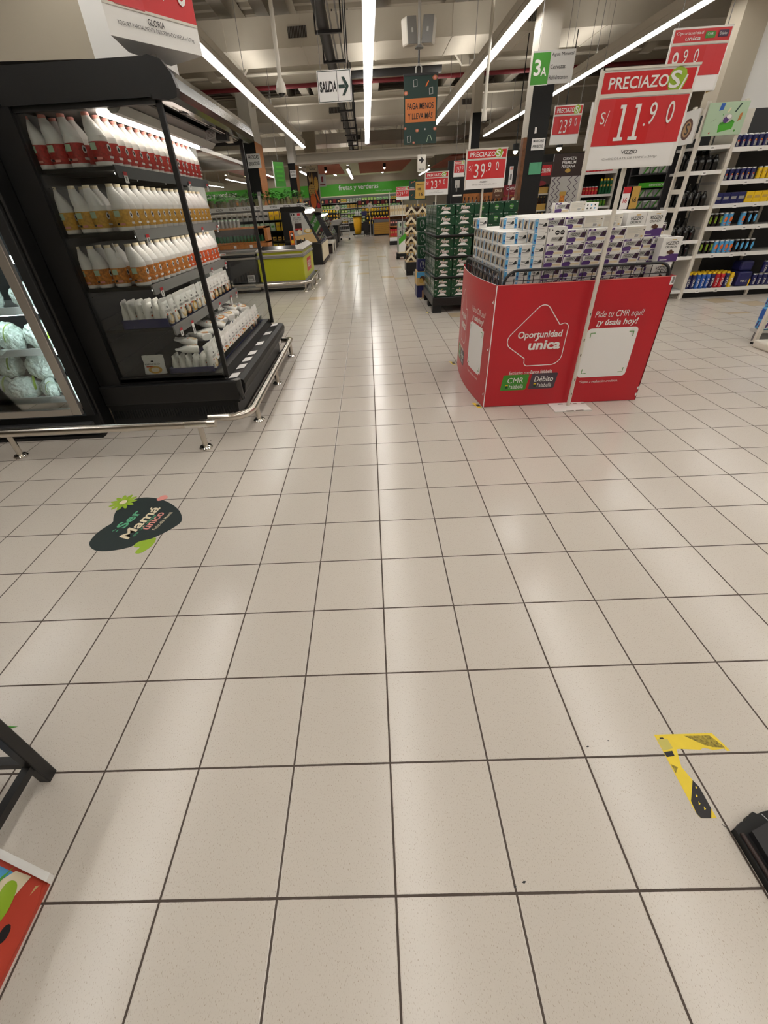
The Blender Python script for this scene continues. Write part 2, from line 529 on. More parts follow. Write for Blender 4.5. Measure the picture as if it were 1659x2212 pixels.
# deep girder at the end of the light strips with the lower soffit
m = MB()
m.box(XL, 22.6, 3.15, XR, 22.75, 3.42, 'beam'); m.box(XL, 22.3, 3.08, 3.0, 23.1, 3.16, 'beam'); m.box(XL, 22.5, 3.42, XR, 23.0, 3.47, 'beam')
struct('trim_3', m)
m = MB()
for xb in (-6.1, -3.4, 2.95, 6.8):
    for sgn in (-1, 1):
        m.prism([(xb + sgn * .14, 14.2, 4.23), (xb + sgn * .4, 14.2, 4.23), (xb + sgn * 1.12, 14.2, 5.06), (xb + sgn * .86, 14.2, 5.06)], (0, 0.16, 0), 'beam')
struct('trim_4', m)
m = MB(); m.cyl((XL + .02, 16.1, 4.39), (XR - .02, 16.1, 4.39), 0.05, 'dark_red'); solo('sprinkler_pipe', m, 'dark red sprinkler pipe running across under the roof beams', 'pipe')
m = MB(); m.cyl((-0.35, 15.4, 4.45), (2.2, 15.4, 4.45), 0.12, 'charcoal'); solo('insulated_pipe', m, 'short dark insulated pipe crossing behind the hanging green banner', 'pipe')

# cable tray along the aisle
CO = (-0.5, 5, 3.6)
t = thing('cable_tray', 'dark hanging cable tray running along the aisle left of the middle light', 'cable tray', CO)
m = MB(CO); m.tube([(-0.52, y, 3.66 + 0.015 * math.sin(y)) for y in range(5, 25)], 0.085, 'charcoal', 10); part('cable_bundle', m, t)
for dx in (0.12, 0.22):
    m = MB(CO); m.box(-0.52 + dx, 5, 3.585, -0.5 + dx, 24, 3.62, 'grey'); part('side_rail', m, t)
k = 5.5
while k < 24:
    m = MB(CO); m.box(-0.64, k, 3.55, -0.24, k + 0.06, 3.585, 'charcoal')
    for x in (-.63, -.25): m.cyl((x, k + .03, 3.56), (x, k + .03, 4.195 if 11.8 < k < 13.3 else 4.23 if 20.4 < k < 23.2 else ZC), 0.012, 'charcoal', 6)
    part('hanger', m, t)
    k += 1.5

# linear ceiling lights
def strip(x, y0, y1, label, z=3.5):
    o = (x, (y0 + y1) / 2, z)
    t = thing('strip_light', label, 'ceiling light', o, group=None)
    m = MB(o)
    m.box(x - 0.05, y0, z + 0.02, x + 0.05, y1, z + 0.165, 'duct')
    for sg in (-1, 1): m.box(x + sg * .055 - .004, y0, z + .1, x + sg * .055 + .004, y1, z + .21, 'duct')
    for sg in (-1, 1): m.prism([(x + sg * .048, y0, z + .02), (x + sg * .085, y0, z - .005), (x + sg * .085, y0, z + .0), (x + sg * .048, y0, z + .03)], (0, y1 - y0, 0), 'white')
    part('housing', m, t)
    m = MB(o); m.box(x - 0.045, y0 + 0.01, z - 0.012, x + 0.045, y1 - 0.01, z + 0.019, 'tube'); part('diffuser', m, t)
    m = MB(o); m.box(x - 0.045, y0 + 0.01, z + 0.166, x + 0.045, y1 - 0.01, z + 0.172, 'added_uplight'); part('added_up_emitter', m, t)  # added emitter facing up, hidden by the housing, lifts the ceiling brightness
    k = y0 + .6
    while k < y1:
        zt = 4.2 if 11.7 < k < 13.3 else 4.235 if 20.3 < k < 23.2 else 4.07 if 26 < k < 27.8 else ZC + .1
        m = MB(o); m.cyl((x, k, z + .16), (x, k, zt), 0.006, 'grey', 5); part('suspension_wire', m, t)
        k += 2.9 if y1 - y0 > 5 else 1.1
for x, nm in ((-4.78, 'strip light over the cooler on the far left'), (-2.37, 'long white strip light above the milk cooler, left of the aisle'),
              (0.145, 'long white strip light straight above the middle of the aisle'), (2.31, 'long white strip light right of the hanging green banner'),
              (4.76, 'long strip light above the right-hand shelves'), (7.2, 'strip light over the far right shelves'), (9.6, 'strip light beside the right wall')):
    strip(x, (-3.6 if -4 < x < 6 else 0), (4.9 if x < -4 else 7.9 if x > 6 else 21.0), nm)
for x, y0, y1, z, nm in ((-0.83, 25.5, 33.4, 3.0, 'strip light hanging over the fruit section, left of the terracotta panel'), (2.86, 25.9, 27.4, 3.05, 'short strip light right of the terracotta panel over the fruit'),
                      (-4.9, 25, 31, 3.0, 'strip light left of the fruit columns'), (-3.1, 25, 31, 3.0, 'strip light between the fruit columns'), (3.6, 29, 34, 3.0, 'added strip light at the far right of the fruit section'),
                      (-9.5, 27, 34, 3.0, 'added strip light at the far left end of the fruit section'), (-7.3, 27, 34, 3.0, 'added strip light over the left end of the green fascia')):  # strips at the far left and right ends added to brighten the fruit section
    strip(x, y0, y1, nm, z)
for x, nm in ((-11.0, 'leftmost'), (-6.0, 'second'), (-2.0, 'third'), (1.2, 'rightmost')): strip(x, 32.6, 35.4, '%s added short strip light close to the green fascia on the back wall' % nm, 3.32)  # extra strips added to wash the dim fascia with light

# terracotta ceiling panels over the fruit section, back wall banner
for x0, x1, y0, y1, nm in ((-2.7, -1.25, 24.6, 32.0, 'terracotta ceiling panel right of the pineapple column'), (-.3, 2.3, 24.6, 32.5, 'terracotta ceiling panel above the wooden fruit bin'), (-6.7, -5.4, 24.6, 32, 'terracotta ceiling panel left of the pineapple column'), (4.1, 5.8, 24.6, 32, 'terracotta ceiling panel at the right of the fruit section')):
    t = thing('ceiling_panel', nm, 'ceiling panel', ((x0 + x1) / 2, y0, 3.2), group='terracotta panels over the fruit section')
    m = MB(((x0 + x1) / 2, y0, 3.2)); m.prism([(x0, y0, 3.2), (x1 - .4, y0, 3.2), (x1, y0 + .8, 3.2), (x1, y1, 3.2), (x0, y1, 3.2)], (0, 0, 0.06), 'terracotta'); part('panel', m, t)
    for x, y in ((x0 + .2, y0 + .6), (x1 - .5, y0 + .6), (x0 + .2, y1 - .4), (x1 - .3, y1 - .4)):
        m = MB(((x0 + x1) / 2, y0, 3.2)); m.cyl((x, y, 3.26), (x, y, ZC), .01, 'grey', 5); part('suspension_rod', m, t)
    m = MB(((x0 + x1) / 2, y0, 3.2)); m.cyl(((x0 + x1) / 2, y0 + 1.5, 3.03), ((x0 + x1) / 2, y0 + 1.5, 3.2), .07, 'blackmatte', 12); m.ball(((x0 + x1) / 2, y0 + 1.5, 3.02), .05, 'spot_bulb'); part('spotlight', m, t)
# ================================================================== MILK COOLER (left)
Y0, Y1, XF, XB = 2.955, 4.89, -1.17, -2.06
o = (-1.6, 3.9, 0)
cooler = thing('refrigerated_display_case', 'black open-front refrigerated case full of yogurt bottles and pouches, left of the aisle', 'refrigerator', o)
m = MB(o)
prof = [(XB, .03), (-1.14, .03), (-1.13, .16), (-1.09, .175), (-1.05, .235), (-1.035, .30), (-1.045, .335), (-1.08, .35), (-1.18, .335), (-1.2, .40), (XB, .40)]
m.prism([(x, Y0, z) for x, z in prof], (0, Y1 - Y0, 0), 'black')
m.box(-2.195, 2.9, .19, -1.08, Y0, .35, 'black', .012); m.box(-2.195, 2.935, .35, XB + .035, Y0 + .03, 2.0, 'black')
m.box(-2.195, 2.92, .165, -1.1, Y0, .19, 'blackmatte'); m.box(-2.195, Y0 - .012, .0, -1.16, Y0, .17, 'blackmatte')
m.cyl((-1.085, 2.93, .19), (-1.085, 2.93, .352), .03, 'blackgloss', 14)
for k in range(46): m.box(-2.18 + k * .022, Y0 - .018, .06, -2.172 + k * .022, Y0 - .01, .13, 'black')
part('base', m, cooler)
m = MB(o); m.box(-1.165, Y0 + .03, 0, -1.145, Y1, .03, 'blackmatte'); m.box(-1.2, Y1 - .05, .0, -1.05, Y1 + .03, .02, 'black'); part('plinth', m, cooler)
m = MB(o); m.box(XB, Y0, .40, XB + .04, Y1, 2.0, 'black')
for k in range(9): m.box(XB + .04, Y0 + .05, .5 + k * .16, XB + .045, Y1 - .05, .505 + k * .16, 'black')
part('back_panel', m, cooler)
# canopy
cp = [(XB, 2.0), (-1.60, 2.0), (-1.22, 2.035), (-1.20, 2.0), (-1.10, 1.985), (-1.055, 1.995), (-1.045, 2.03), (-1.06, 2.09), (-1.10, 2.14), (-1.16, 2.16), (XB, 2.185)]
m = MB(o); m.prism([(x, Y0 - .01, z) for x, z in cp], (0, Y1 - Y0 + .03, 0), 'blackgloss')
m.prism([(x * 1.0 + (.006 if x > -1.2 else 0), Y0 - .03, z) for x, z in [(-1.19, 1.99), (-1.10, 1.98), (-1.05, 1.99), (-1.038, 2.03), (-1.053, 2.09), (-1.095, 2.147), (-1.16, 2.168), (-1.2, 2.16)]], (0, .045, 0), 'black')
m.box(XB, Y0 - .022, 2.0, -1.19, Y0 - .008, 2.165, 'black')
part('canopy', m, cooler)
m = MB(o); m.prism([(-1.95, Y0 + .04, 1.985), (-1.62, Y0 + .04, 1.985), (-1.30, Y0 + .04, 2.0), (-1.30, Y0 + .04, 2.01), (-1.95, Y0 + .04, 2.0)], (0, Y1 - Y0 - .08, 0), 'grey')
m.prism([(-1.48, Y0 + .05, 1.955), (-1.44, Y0 + .05, 1.955), (-1.40, Y0 + .05, 1.99), (-1.5, Y0 + .05, 1.99)], (0, Y1 - Y0 - .1, 0), 'lightgrey')
part('air_guide', m, cooler)
m = MB(o); m.cyl((-1.17, 3.2, 2.005), (-1.17, 4.75, 2.005), .012, 'offwhite', 8); m.cyl((-1.2, 3.5, 2.0), (-1.2, 4.6, 2.0), .006, 'grey', 6)
for yy in (3.35, 3.9, 4.45): m.box(-1.19, yy, 1.99, -1.15, yy + .06, 2.03, 'charcoal')
part('night_blind_cassette', m, cooler)
m = MB(o); f = Face(m, (-1.28, 4.12, 1.93), (.5, .0, .12), (0, .7, .7)); f.rect(0, 0, .09, .11, 'paper', 1)
for k in range(6): f.rect(.012, .015 + k * .015, .066, .004, 'grey', 2)
part('wiring_label', m, cooler)
m = MB(o); m.box(-1.25, 4.33, 1.955, -1.16, 4.42, 1.995, 'charcoal'); m.box(-1.2, 4.42, 1.95, -1.15, 4.5, 1.99, 'offwhite')
part('junction_box', m, cooler)
m = MB(o); m.cyl((-1.575, 3.06, 1.972), (-1.575, 4.06, 1.972), .016, 'tube_case', 10); part('light_tube', m, cooler); m = MB(o); m.cyl((-1.575, 4.1, 1.972), (-1.575, 4.84, 1.972), .016, 'tube_case', 10)
part('light_tube', m, cooler)
# glass ends and frames
for nm, yy in (('near', Y0), ('far', Y1 - .03)):
    fr = MB(o)
    fr.box(XF - .015, yy, .36, XF + .018, yy + .03, 2.0, 'black', .004)
    fr.box(XB, yy, .36, XF, yy + .03, .385, 'black'); fr.box(XB, yy, 1.975, XF, yy + .03, 2.0, 'black')
    fr.box(XB, yy, .36, XB + .035, yy + .03, 2.0, 'black')
    p = part('end_frame', fr, cooler)
    g = MB(o); g.box(XB + .03, yy + .011, .38, XF - .012, yy + .017, 1.98, 'glass'); part('glass_pane', g, p)
SH = [1.715, 1.37, 1.035, .75]
for i, z in enumerate(SH):
    xf = -1.565 if i < 3 else -1.50
    s = MB(o); s.box(XB + .04, Y0 + .045, z - .022, xf, Y1 - .05, z, 'black')
    for yy in (3.4, 3.9, 4.4): s.box(XB + .04, yy, z - .06, xf - .05, yy + .012, z - .02, 'black')
    sh = part('shelf', s, cooler)
    s = MB(o); s.prism([(xf, Y0 + .045, z - .055), (xf + .016, Y0 + .045, z - .06), (xf + .008, Y0 + .045, z + .006), (xf, Y0 + .045, z + .006)], (0, Y1 - Y0 - .1, 0), 'grey' if i else 'charcoal')
    part('price_rail', s, sh)
    if i < 3:
        s = MB(o); s.cyl((xf - .02, Y0 + .1, z - .034), (xf - .02, Y1 - .1, z - .034), .009, 'tube_case', 8); part('shelf_lamp', s, sh)
    for yy in ((3.07, 4.25, 4.74), (3.12, 4.3, 4.77), (3.09, 4.3, 4.78), (3.07, 3.32, 4.1, 4.5, 4.72))[i]:
        s = MB(o); b = .1 if (i == 3 and yy in (3.32, 4.5)) else .055
        f = Face(s, (xf + .017, yy, z - .03 - b), (0, 1, 0), (0, 0, 1)); f.rect(0, 0, .05, b, 'paper', 1); f.rect(0, b - .015, .05, .02, 'red', 2)
        f.rect(.014, .012, .02, b * .4, 'grey', 2)
        part('price_tag', s, sh)
m = MB(o)
for yy in (2.99, 3.22, 3.42, 3.62, 3.95, 4.35, 4.75):
    m = MB(o); f = Face(m, (-1.172, yy, .346), (0, 1, 0), (1, 0, .12)); f.rect(0, 0, .12, .075, 'paper', 3); f.rect(.03, .02, .05, .012, 'grey', 4); f.rect(.01, .06, .09, .012, 'pink' if yy < 3.1 else 'lightgrey', 4)
    part('deck_price_tag', m, cooler)
for x0, x1, z0, z1, nm in ((-1.87, -1.52, .752, .815, ''), (-1.63, -1.27, .402, .442, '')):
    m = MB(o); m.box(x0, 3.0, z0, x1, 3.006, z1, 'navy'); m.box(x0, 3.0, z0, x0 + .006, 3.3, z1, 'navy'); m.box(x0, 3.0, z0 - .001, x1, 4.84, z0 + .003, 'navy')
    m.box(x1 - .003, 3.006, z0, x1, 4.84, z1 + .015, 'glass_clear')
    part('product_tray', m, cooler)
m = MB(o); m.cyl((-1.73, 2.99, 1.31), (-1.72, 2.99, 1.24), .003, 'white', 6); m.cyl((-1.72, 2.984, 1.235), (-1.72, 2.992, 1.235), .018, 'paper', 16)
part('hanging_tag', m, cooler)

# ---- yogurt bottles
def loft(mb, levels, m, n=18, cap=True):
    rows = []
    for z, rx, ry, cx in levels:
        rows.append([(cx + rx * math.sin(2 * PI * k / n) * 1.0, ry * -math.cos(2 * PI * k / n), z) for k in range(n)])
    for a, b in zip(rows, rows[1:]):
        mb.add(a + b, [(k, (k + 1) % n, n + (k + 1) % n, n + k) for k in range(n)], m, True)
    if cap:
        mb.add(rows[0], [tuple(range(n - 1, -1, -1))], m); mb.add(rows[-1], [tuple(range(n))], m)
def make_bottle(kind):
    def mk():
        t = thing('yogurt_bottle', 'x', 'bottle')
        b = MB()
        # local: front (label) faces -Y, spout leans to the back (+Y)
        def L(z, a, w, c): return (z, w, a, c)
        def lv(mb, rows, m):
            n = 18; R = []
            for z, rx, ry, cy in rows: R.append([(rx * math.sin(2 * PI * k / n), cy - ry * math.cos(2 * PI * k / n), z) for k in range(n)])
            for a, c in zip(R, R[1:]): mb.add(a + c, [(k, (k + 1) % n, n + (k + 1) % n, n + k) for k in range(n)], m, True)
            mb.add(R[0], [tuple(range(n - 1, -1, -1))], m); mb.add(R[-1], [tuple(range(n))], m)
        lv(b, [(0, .042, .046, 0), (.006, .049, .053, 0), (.03, .050, .055, 0), (.135, .050, .055, 0), (.15, .049, .051, -.002), (.165, .046, .046, .001), (.185, .042, .043, .008), (.208, .035, .037, .017), (.228, .027, .029, .024), (.238, .0225, .024, .026), (.246, .021, .022, .027)], 'plastic_white')
        part('bottle_body', b, t)
        h = MB(); h.tube([(0, .040, .14), (0, .050, .16), (0, .053, .185), (0, .050, .208), (0, .042, .222)], .0085, 'plastic_white', 8); part('handle', h, t)
        l = MB(); lv(l, [(.025, .0507, .0557, 0), (.122, .0507, .0557, 0)], kind)
        f = Face(l, (0, -.0562, .07), (1, 0, 0), (0, 0, 1), .0006)
        f.disc(0, .022, .02, 'paper', 1, 10); f.disc(0, .022, .011, 'ink', 2, 8); f.rect(-.022, -.03, .044, .012, 'paper', 1)
        f = Face(l, (-.0512, 0, .07), (0, -1, 0), (0, 0, 1), .0006)
        f.rect(-.03, .012, .036, .034, 'sage', 1); f.rect(-.028, -.034, .014, .012, 'ink', 1); f.rect(-.01, -.036, .034, .012, 'pink', 1)
        part('label_sleeve', l, t)
        c = MB(); c.cyl((0, .027, .244), (0, .027, .262), .0215, 'cream' if kind != 'label_red' else 'pink', 14); part('cap', c, t)
        return t
    return Proto(mk)
P_b = {k: make_bottle(k) for k in ('label_red', 'label_gold', 'label_peach', 'label_orange')}
NB = 16
for i, z in enumerate(SH[:3]):
    shn = ('top shelf', 'second shelf', 'third shelf')[i]
    for k in range(NB):
        kind = ('label_red', 'label_gold', 'label_peach')[i]
        if i == 2 and k >= 8: kind = 'label_orange'
        kn = {'label_red': 'red-label', 'label_gold': 'gold-label', 'label_peach': 'peach-label', 'label_orange': 'orange-red-label'}[kind]
        y = Y0 + .105 + k * .1135
        if y > Y1 - .09: break
        P_b[kind].put((-1.635 + rnd.uniform(-.006, .006), y, z), PI / 2 + rnd.uniform(-.06, .06),
                      'white %s yogurt bottle, %s from near glass, front row of %s' % (kn, ORD[k], shn), 'yogurt bottles in the cooler')
    for r, x in enumerate((-1.79, -1.905, -2.0 if i else -2.01)):
        for q in range(2):
            if r == 2 and q: continue
            P_b[('label_red', 'label_gold', 'label_peach')[i]].put((x + rnd.uniform(-.008, .008) + (.03 if i == 1 and r == 1 else 0), Y0 + .105 + q * .115, z), PI / 2 + rnd.uniform(-.15, .15),
                 'white yogurt bottle %s behind the front row, %s from the near glass, %s' % (('one', 'two', 'three')[r], ORD[q], shn), 'yogurt bottles in the cooler')

# ---- yogurt pouches
def make_pouch(var):
    def mk():
        t = thing('yogurt_pouch', 'x', 'pouch')
        b = MB(); n = 12; rows = []
        for z, w, d in ((0, .054, .026), (.01, .057, .029), (.06, .056, .03), (.11, .054, .024), (.145, .055, .012), (.158, .057, .004), (.178, .058, .002)):
            R = []
            for k in range(n):
                a = 2 * PI * k / n
                jx = rnd.uniform(-.002, .002)
                R.append((w * math.copysign(abs(math.sin(a)) ** .6, math.sin(a)) + jx, -d * math.copysign(abs(math.cos(a)) ** .8, math.cos(a)) + (.004 * math.sin(a * 3) if z > .15 else jx), z + (.006 * math.sin(a * 2.5) if z > .17 else 0)))
            rows.append(R)
        for a, c in zip(rows, rows[1:]): b.add(a + c, [(k, (k + 1) % n, n + (k + 1) % n, n + k) for k in range(n)], 'pouch', True)
        b.add(rows[0], [tuple(range(n - 1, -1, -1))], 'pouch'); b.add(rows[-1], [tuple(range(n))], 'pouch')
        part('pouch_body', b, t)
        l = MB(); f = Face(l, (0, -.031, .0), (1, 0, 0), (0, .05, 1), .001)
        f.disc(.008, .044, .036, var, 1, 14); f.disc(.008, .044, .022, 'cream', 2, 12); f.text('GRIEGO', -.04, .092, .078, .014, 'ink', .01); f.rrect(-.035, .07, .035, .012, .004, 'label_orange', 1)
        f.disc(0, .125, .008, 'ink', 1, 8)
        part('printed_front', l, t)
        return t
    return Proto(mk)
P_p = {k: make_pouch(k) for k in ('tan', 'label_peach', 'label_gold')}
pk = ['tan', 'tan', 'label_peach', 'label_peach', 'label_gold']
for k in range(14):
    P_p[pk[k % 5] if k > 2 else 'tan'].put((-1.548 + rnd.uniform(-.006, .006), 3.07 + k * .127, .754), PI / 2 + rnd.uniform(-.12, .12), 'white yogurt pouch, %s from near glass, front row of fourth shelf' % ORD[k], 'yogurt pouches in the cooler', sc=(1.12, 1, 1.04))
for r in range(5):
    P_p['tan'].put((-1.61 - r * .058, 3.07 + rnd.uniform(-.008, .008), .754), PI / 2 + rnd.uniform(-.2, .2), 'white yogurt pouch, %s behind the front one, near end of fourth shelf' % ORD[r], 'yogurt pouches in the cooler')
for k in range(14):
    P_p[pk[(k + 1) % 5]].put((-1.305 + rnd.uniform(-.005, .005), 3.08 + k * .125, .405), PI / 2 + rnd.uniform(-.12, .12), 'white yogurt pouch, %s from near glass, front row of bottom tray' % ORD[k], 'yogurt pouches in the cooler', sc=(1.12, 1, 1.0))
for k in range(1, 14):
    P_p[pk[(k + 3) % 5]].put((-1.365 + rnd.uniform(-.005, .005), 3.08 + k * .125, .405), PI / 2 + rnd.uniform(-.15, .15), 'white yogurt pouch, %s from near glass, second row of bottom tray' % ORD[k], 'yogurt pouches in the cooler', sc=(1.1, 1, .9))
for r in range(5):
    P_p['tan'].put((-1.365 - r * .055, 3.075, .405), PI / 2 + rnd.uniform(-.1, .1), 'white yogurt pouch, %s behind the front one, near end of bottom tray' % ORD[r], 'yogurt pouches in the cooler', sc=(1, 1, .72))
for k in range(13):
    P_p[pk[(k * 2 + 3) % 5]].put((-1.40 - (k % 2) * .05, 3.12 + k * .128, .552 + .014 * (k % 3)), 0, 'white yogurt pouch lying on top of the bottom tray, %s from the near glass' % ORD[k], 'yogurt pouches in the cooler', rot=(-1.25 + rnd.uniform(-.2, .2), rnd.uniform(-.2, .2), PI / 2 + rnd.uniform(-.9, .9)), sc=(1, 1, .95))
P_p['label_gold'].put((-1.75, 3.02, .40), 0, 'single yogurt pouch standing alone on the deck left of the blue tray', 'yogurt pouches in the cooler', rot=(-.15, 0, 0), sc=(1.55, 1, .8))

# ================================================================== GLASS DOOR CABINET (far left)
o = (-3.0, 3.1, 0)
cab = thing('glass_door_refrigerator', 'black glass-door refrigerator with bagged lettuce at the left edge', 'refrigerator', o)
m = MB(o)
m.box(-3.9, 2.78, .0, -2.21, 2.94, .17, 'blackmatte'); m.box(-3.9, 3.45, .17, -2.3, 3.5, 2.0, 'charcoal'); m.box(-3.9, 2.76, 2.0, -2.24, 3.5, 2.15, 'black')
m.box(-2.31, 2.94, .17, -2.27, 3.5, 2.0, 'charcoal')
part('cabinet_body', m, cab)
m = MB(o); m.box(-2.30, 2.80, .03, -2.20, 2.94, 2.0, 'black', .01); m.box(-2.29, 2.77, .17, -2.22, 2.80, 2.0, 'blackmatte', .006); part('end_pillar', m, cab)
m = MB(o); m.box(-3.9, 2.72, .0, -2.2, 2.78, .025, 'black'); m.box(-3.9, 2.70, .10, -2.24, 2.76, .135, 'charcoal', .012); part('kick_strip', m, cab)
m = MB(o)
m.box(-2.365, 2.735, .195, -2.295, 2.77, 2.0, 'aluminium', .004); m.box(-3.9, 2.735, .195, -2.365, 2.77, .245, 'aluminium'); m.box(-3.9, 2.735, 1.95, -2.365, 2.77, 2.0, 'aluminium'); m.box(-3.9, 2.735, .195, -3.83, 2.77, 2.0, 'aluminium')
dr = part('door', m, cab)
m = MB(o); m.box(-3.83, 2.75, .245, -2.365, 2.757, 1.95, 'glass'); part('glass_pane', m, dr)
for z in (.285, .655, .94, 1.25, 1.56):
    m = MB(o); m.box(-3.88, 2.86, z - .012, -2.31, 3.44, z, 'lightgrey'); m.box(-3.88, 2.845, z - .02, -2.31, 2.86, z + .03, 'lightgrey'); part('shelf', m, cab)
m = MB(o); m.cyl((-2.34, 2.80, .3), (-2.34, 2.80, 1.95), .012, 'tube_cool', 8); part('light_tube', m, cab)
for z in (.92, 1.23, 1.54):
    m = MB(o); m.cyl((-3.8, 2.87, z), (-2.4, 2.87, z), .008, 'tube_cool', 8); part('shelf_lamp', m, cab)
def mk():
    t = thing('salad_bag', 'x', 'bag of lettuce')
    b = MB(); bm = bmesh.new(); bmesh.ops.create_icosphere(bm, subdivisions=5, radius=.105)
    from mathutils import noise
    for v in bm.verts:
        p = v.co.copy()
        k = 1 + .16 * abs(noise.noise(p * 22)) + .10 * abs(noise.noise(p * 55 + Vector((3, 1, 2)))) + .05 * noise.noise(p * 8)
        v.co = (p.x * k * 1.05, p.y * k * .75, max(-.088, p.z * k * .95) + .088)
    b.bm(bm, 'lettuce_film', False); part('bag_film', b, t)
    b = MB(); n = 14; vs = []
    for k in range(n):
        a = k * PI / n * .8 - .1
        for d in (-.009, .009): vs.append((.075 + d + .02 * math.sin(a), -.082 * math.cos(a * .9) * .9, .09 + .1 * math.sin(a)))
    b.add(vs, [(2 * k, 2 * k + 1, 2 * k + 3, 2 * k + 2) for k in range(n - 1)], 'sticker_green'); part('green_band', b, t)
    b = MB(); b.cyl((.0, -.06, .02), (.035, -.105, .004), .010, 'lettuce_film', 8, .032); part('bag_tail', b, t)
    return t
mat('lettuce_film', (222, 232, 224), 0.2, vary=.1, scale=40, bump=.5, coat=.5)
PS = Proto(mk)
for k, (x, y, z, a, s) in enumerate(((-2.46, 2.98, .94, .4, .9), (-2.75, 2.96, .94, -.3, 1), (-2.97, 3.0, .94, .2, 1), (-2.48, 2.97, .655, .15, 1.05), (-2.72, 2.96, .655, -.5, 1.05), (-2.97, 2.98, .655, .3, 1.05), (-2.43, 2.95, .285, .3, .8), (-2.6, 2.94, .285, -.6, .72), (-2.79, 2.93, .285, .6, .9), (-3.0, 2.95, .285, 0, .95), (-2.62, 3.02, .41, .2, 1.1), (-2.93, 3.05, .43, -.2, 1.0))):
    PS.put((x, y, z), a, 'clear bag of pale lettuce, %s from the right on the %s' % (('first', 'second', 'third')[k % 3] if k < 6 else ('first', 'second', 'third', 'fourth', 'first', 'second')[k - 6], ('upper shelf', 'middle shelf')[k // 3] if k < 6 else ('bottom shelf' if k < 10 else 'pile above the bottom shelf')), 'bagged lettuce in the glass-door refrigerator', sc=(s, s, s))

# ================================================================== BUMPER RAILS
def rail(name, label, path, posts, r=.03, group=None, pr=.02):
    o = (posts[0][0], posts[0][1], 0)
    t = thing('bumper_rail', label, 'rail', o, group=group)
    m = MB(o); m.tube(path, r, 'steel', 14)
    part('tube', m, t)
    for x, y in posts:
        zz = min(path, key=lambda p: (p[0] - x) ** 2 + (p[1] - y) ** 2)[2]
        m = MB(o); m.cyl((x, y, 0), (x, y, zz), pr, 'steel', 14); p = part('post', m, t)
        m = MB(o); m.lathe([(pr * 2.3, 0), (pr * 2.4, .012), (pr * 2.0, .022), (pr * 1.2, .026)], (x, y, 0), 'chrome', 20); part('floor_flange', m, p)
    return t
t = rail('bumper_rail', 'steel bumper rail in front of the glass-door refrigerator at the left', [(-3.3, 2.44, .205), (-1.143, 2.44, .205)], [(-2.685, 2.455), (-1.272, 2.455)], .03)
m = MB((-2.685, 2.455, 0)); m.cyl((-2.74, 2.44, .205), (-2.73, 2.44, .205), .0318, 'aluminium', 16); part('collar', m, t)
m = MB((-2.685, 2.455, 0)); m.cyl((-1.36, 2.44, .205), (-1.2, 2.44, .205), .0312, 'chrome', 16)
part('collar', m, t)
arc = [(-1.275, 2.655, .155), (-1.17, 2.655, .155)] + [(-1.12 + .153 * math.sin(a), 2.81 - .155 * math.cos(a), .155) for a in [k * PI / 2 / 8 for k in range(9)]]
rail('bumper_rail', 'steel bumper rail curving around the corner of the open yogurt case', arc + [(-.967, y, .155 + .01 * (y - 3)) for y in (3.2, 3.8, 4.4)] + [(-.967, 4.72, .175), (-.97, 4.8, .17), (-.99, 4.87, .155), (-1.03, 4.9, .145), (-1.1, 4.9, .145)], [(-.967, 2.9), (-.967, 3.765), (-.967, 4.7)])
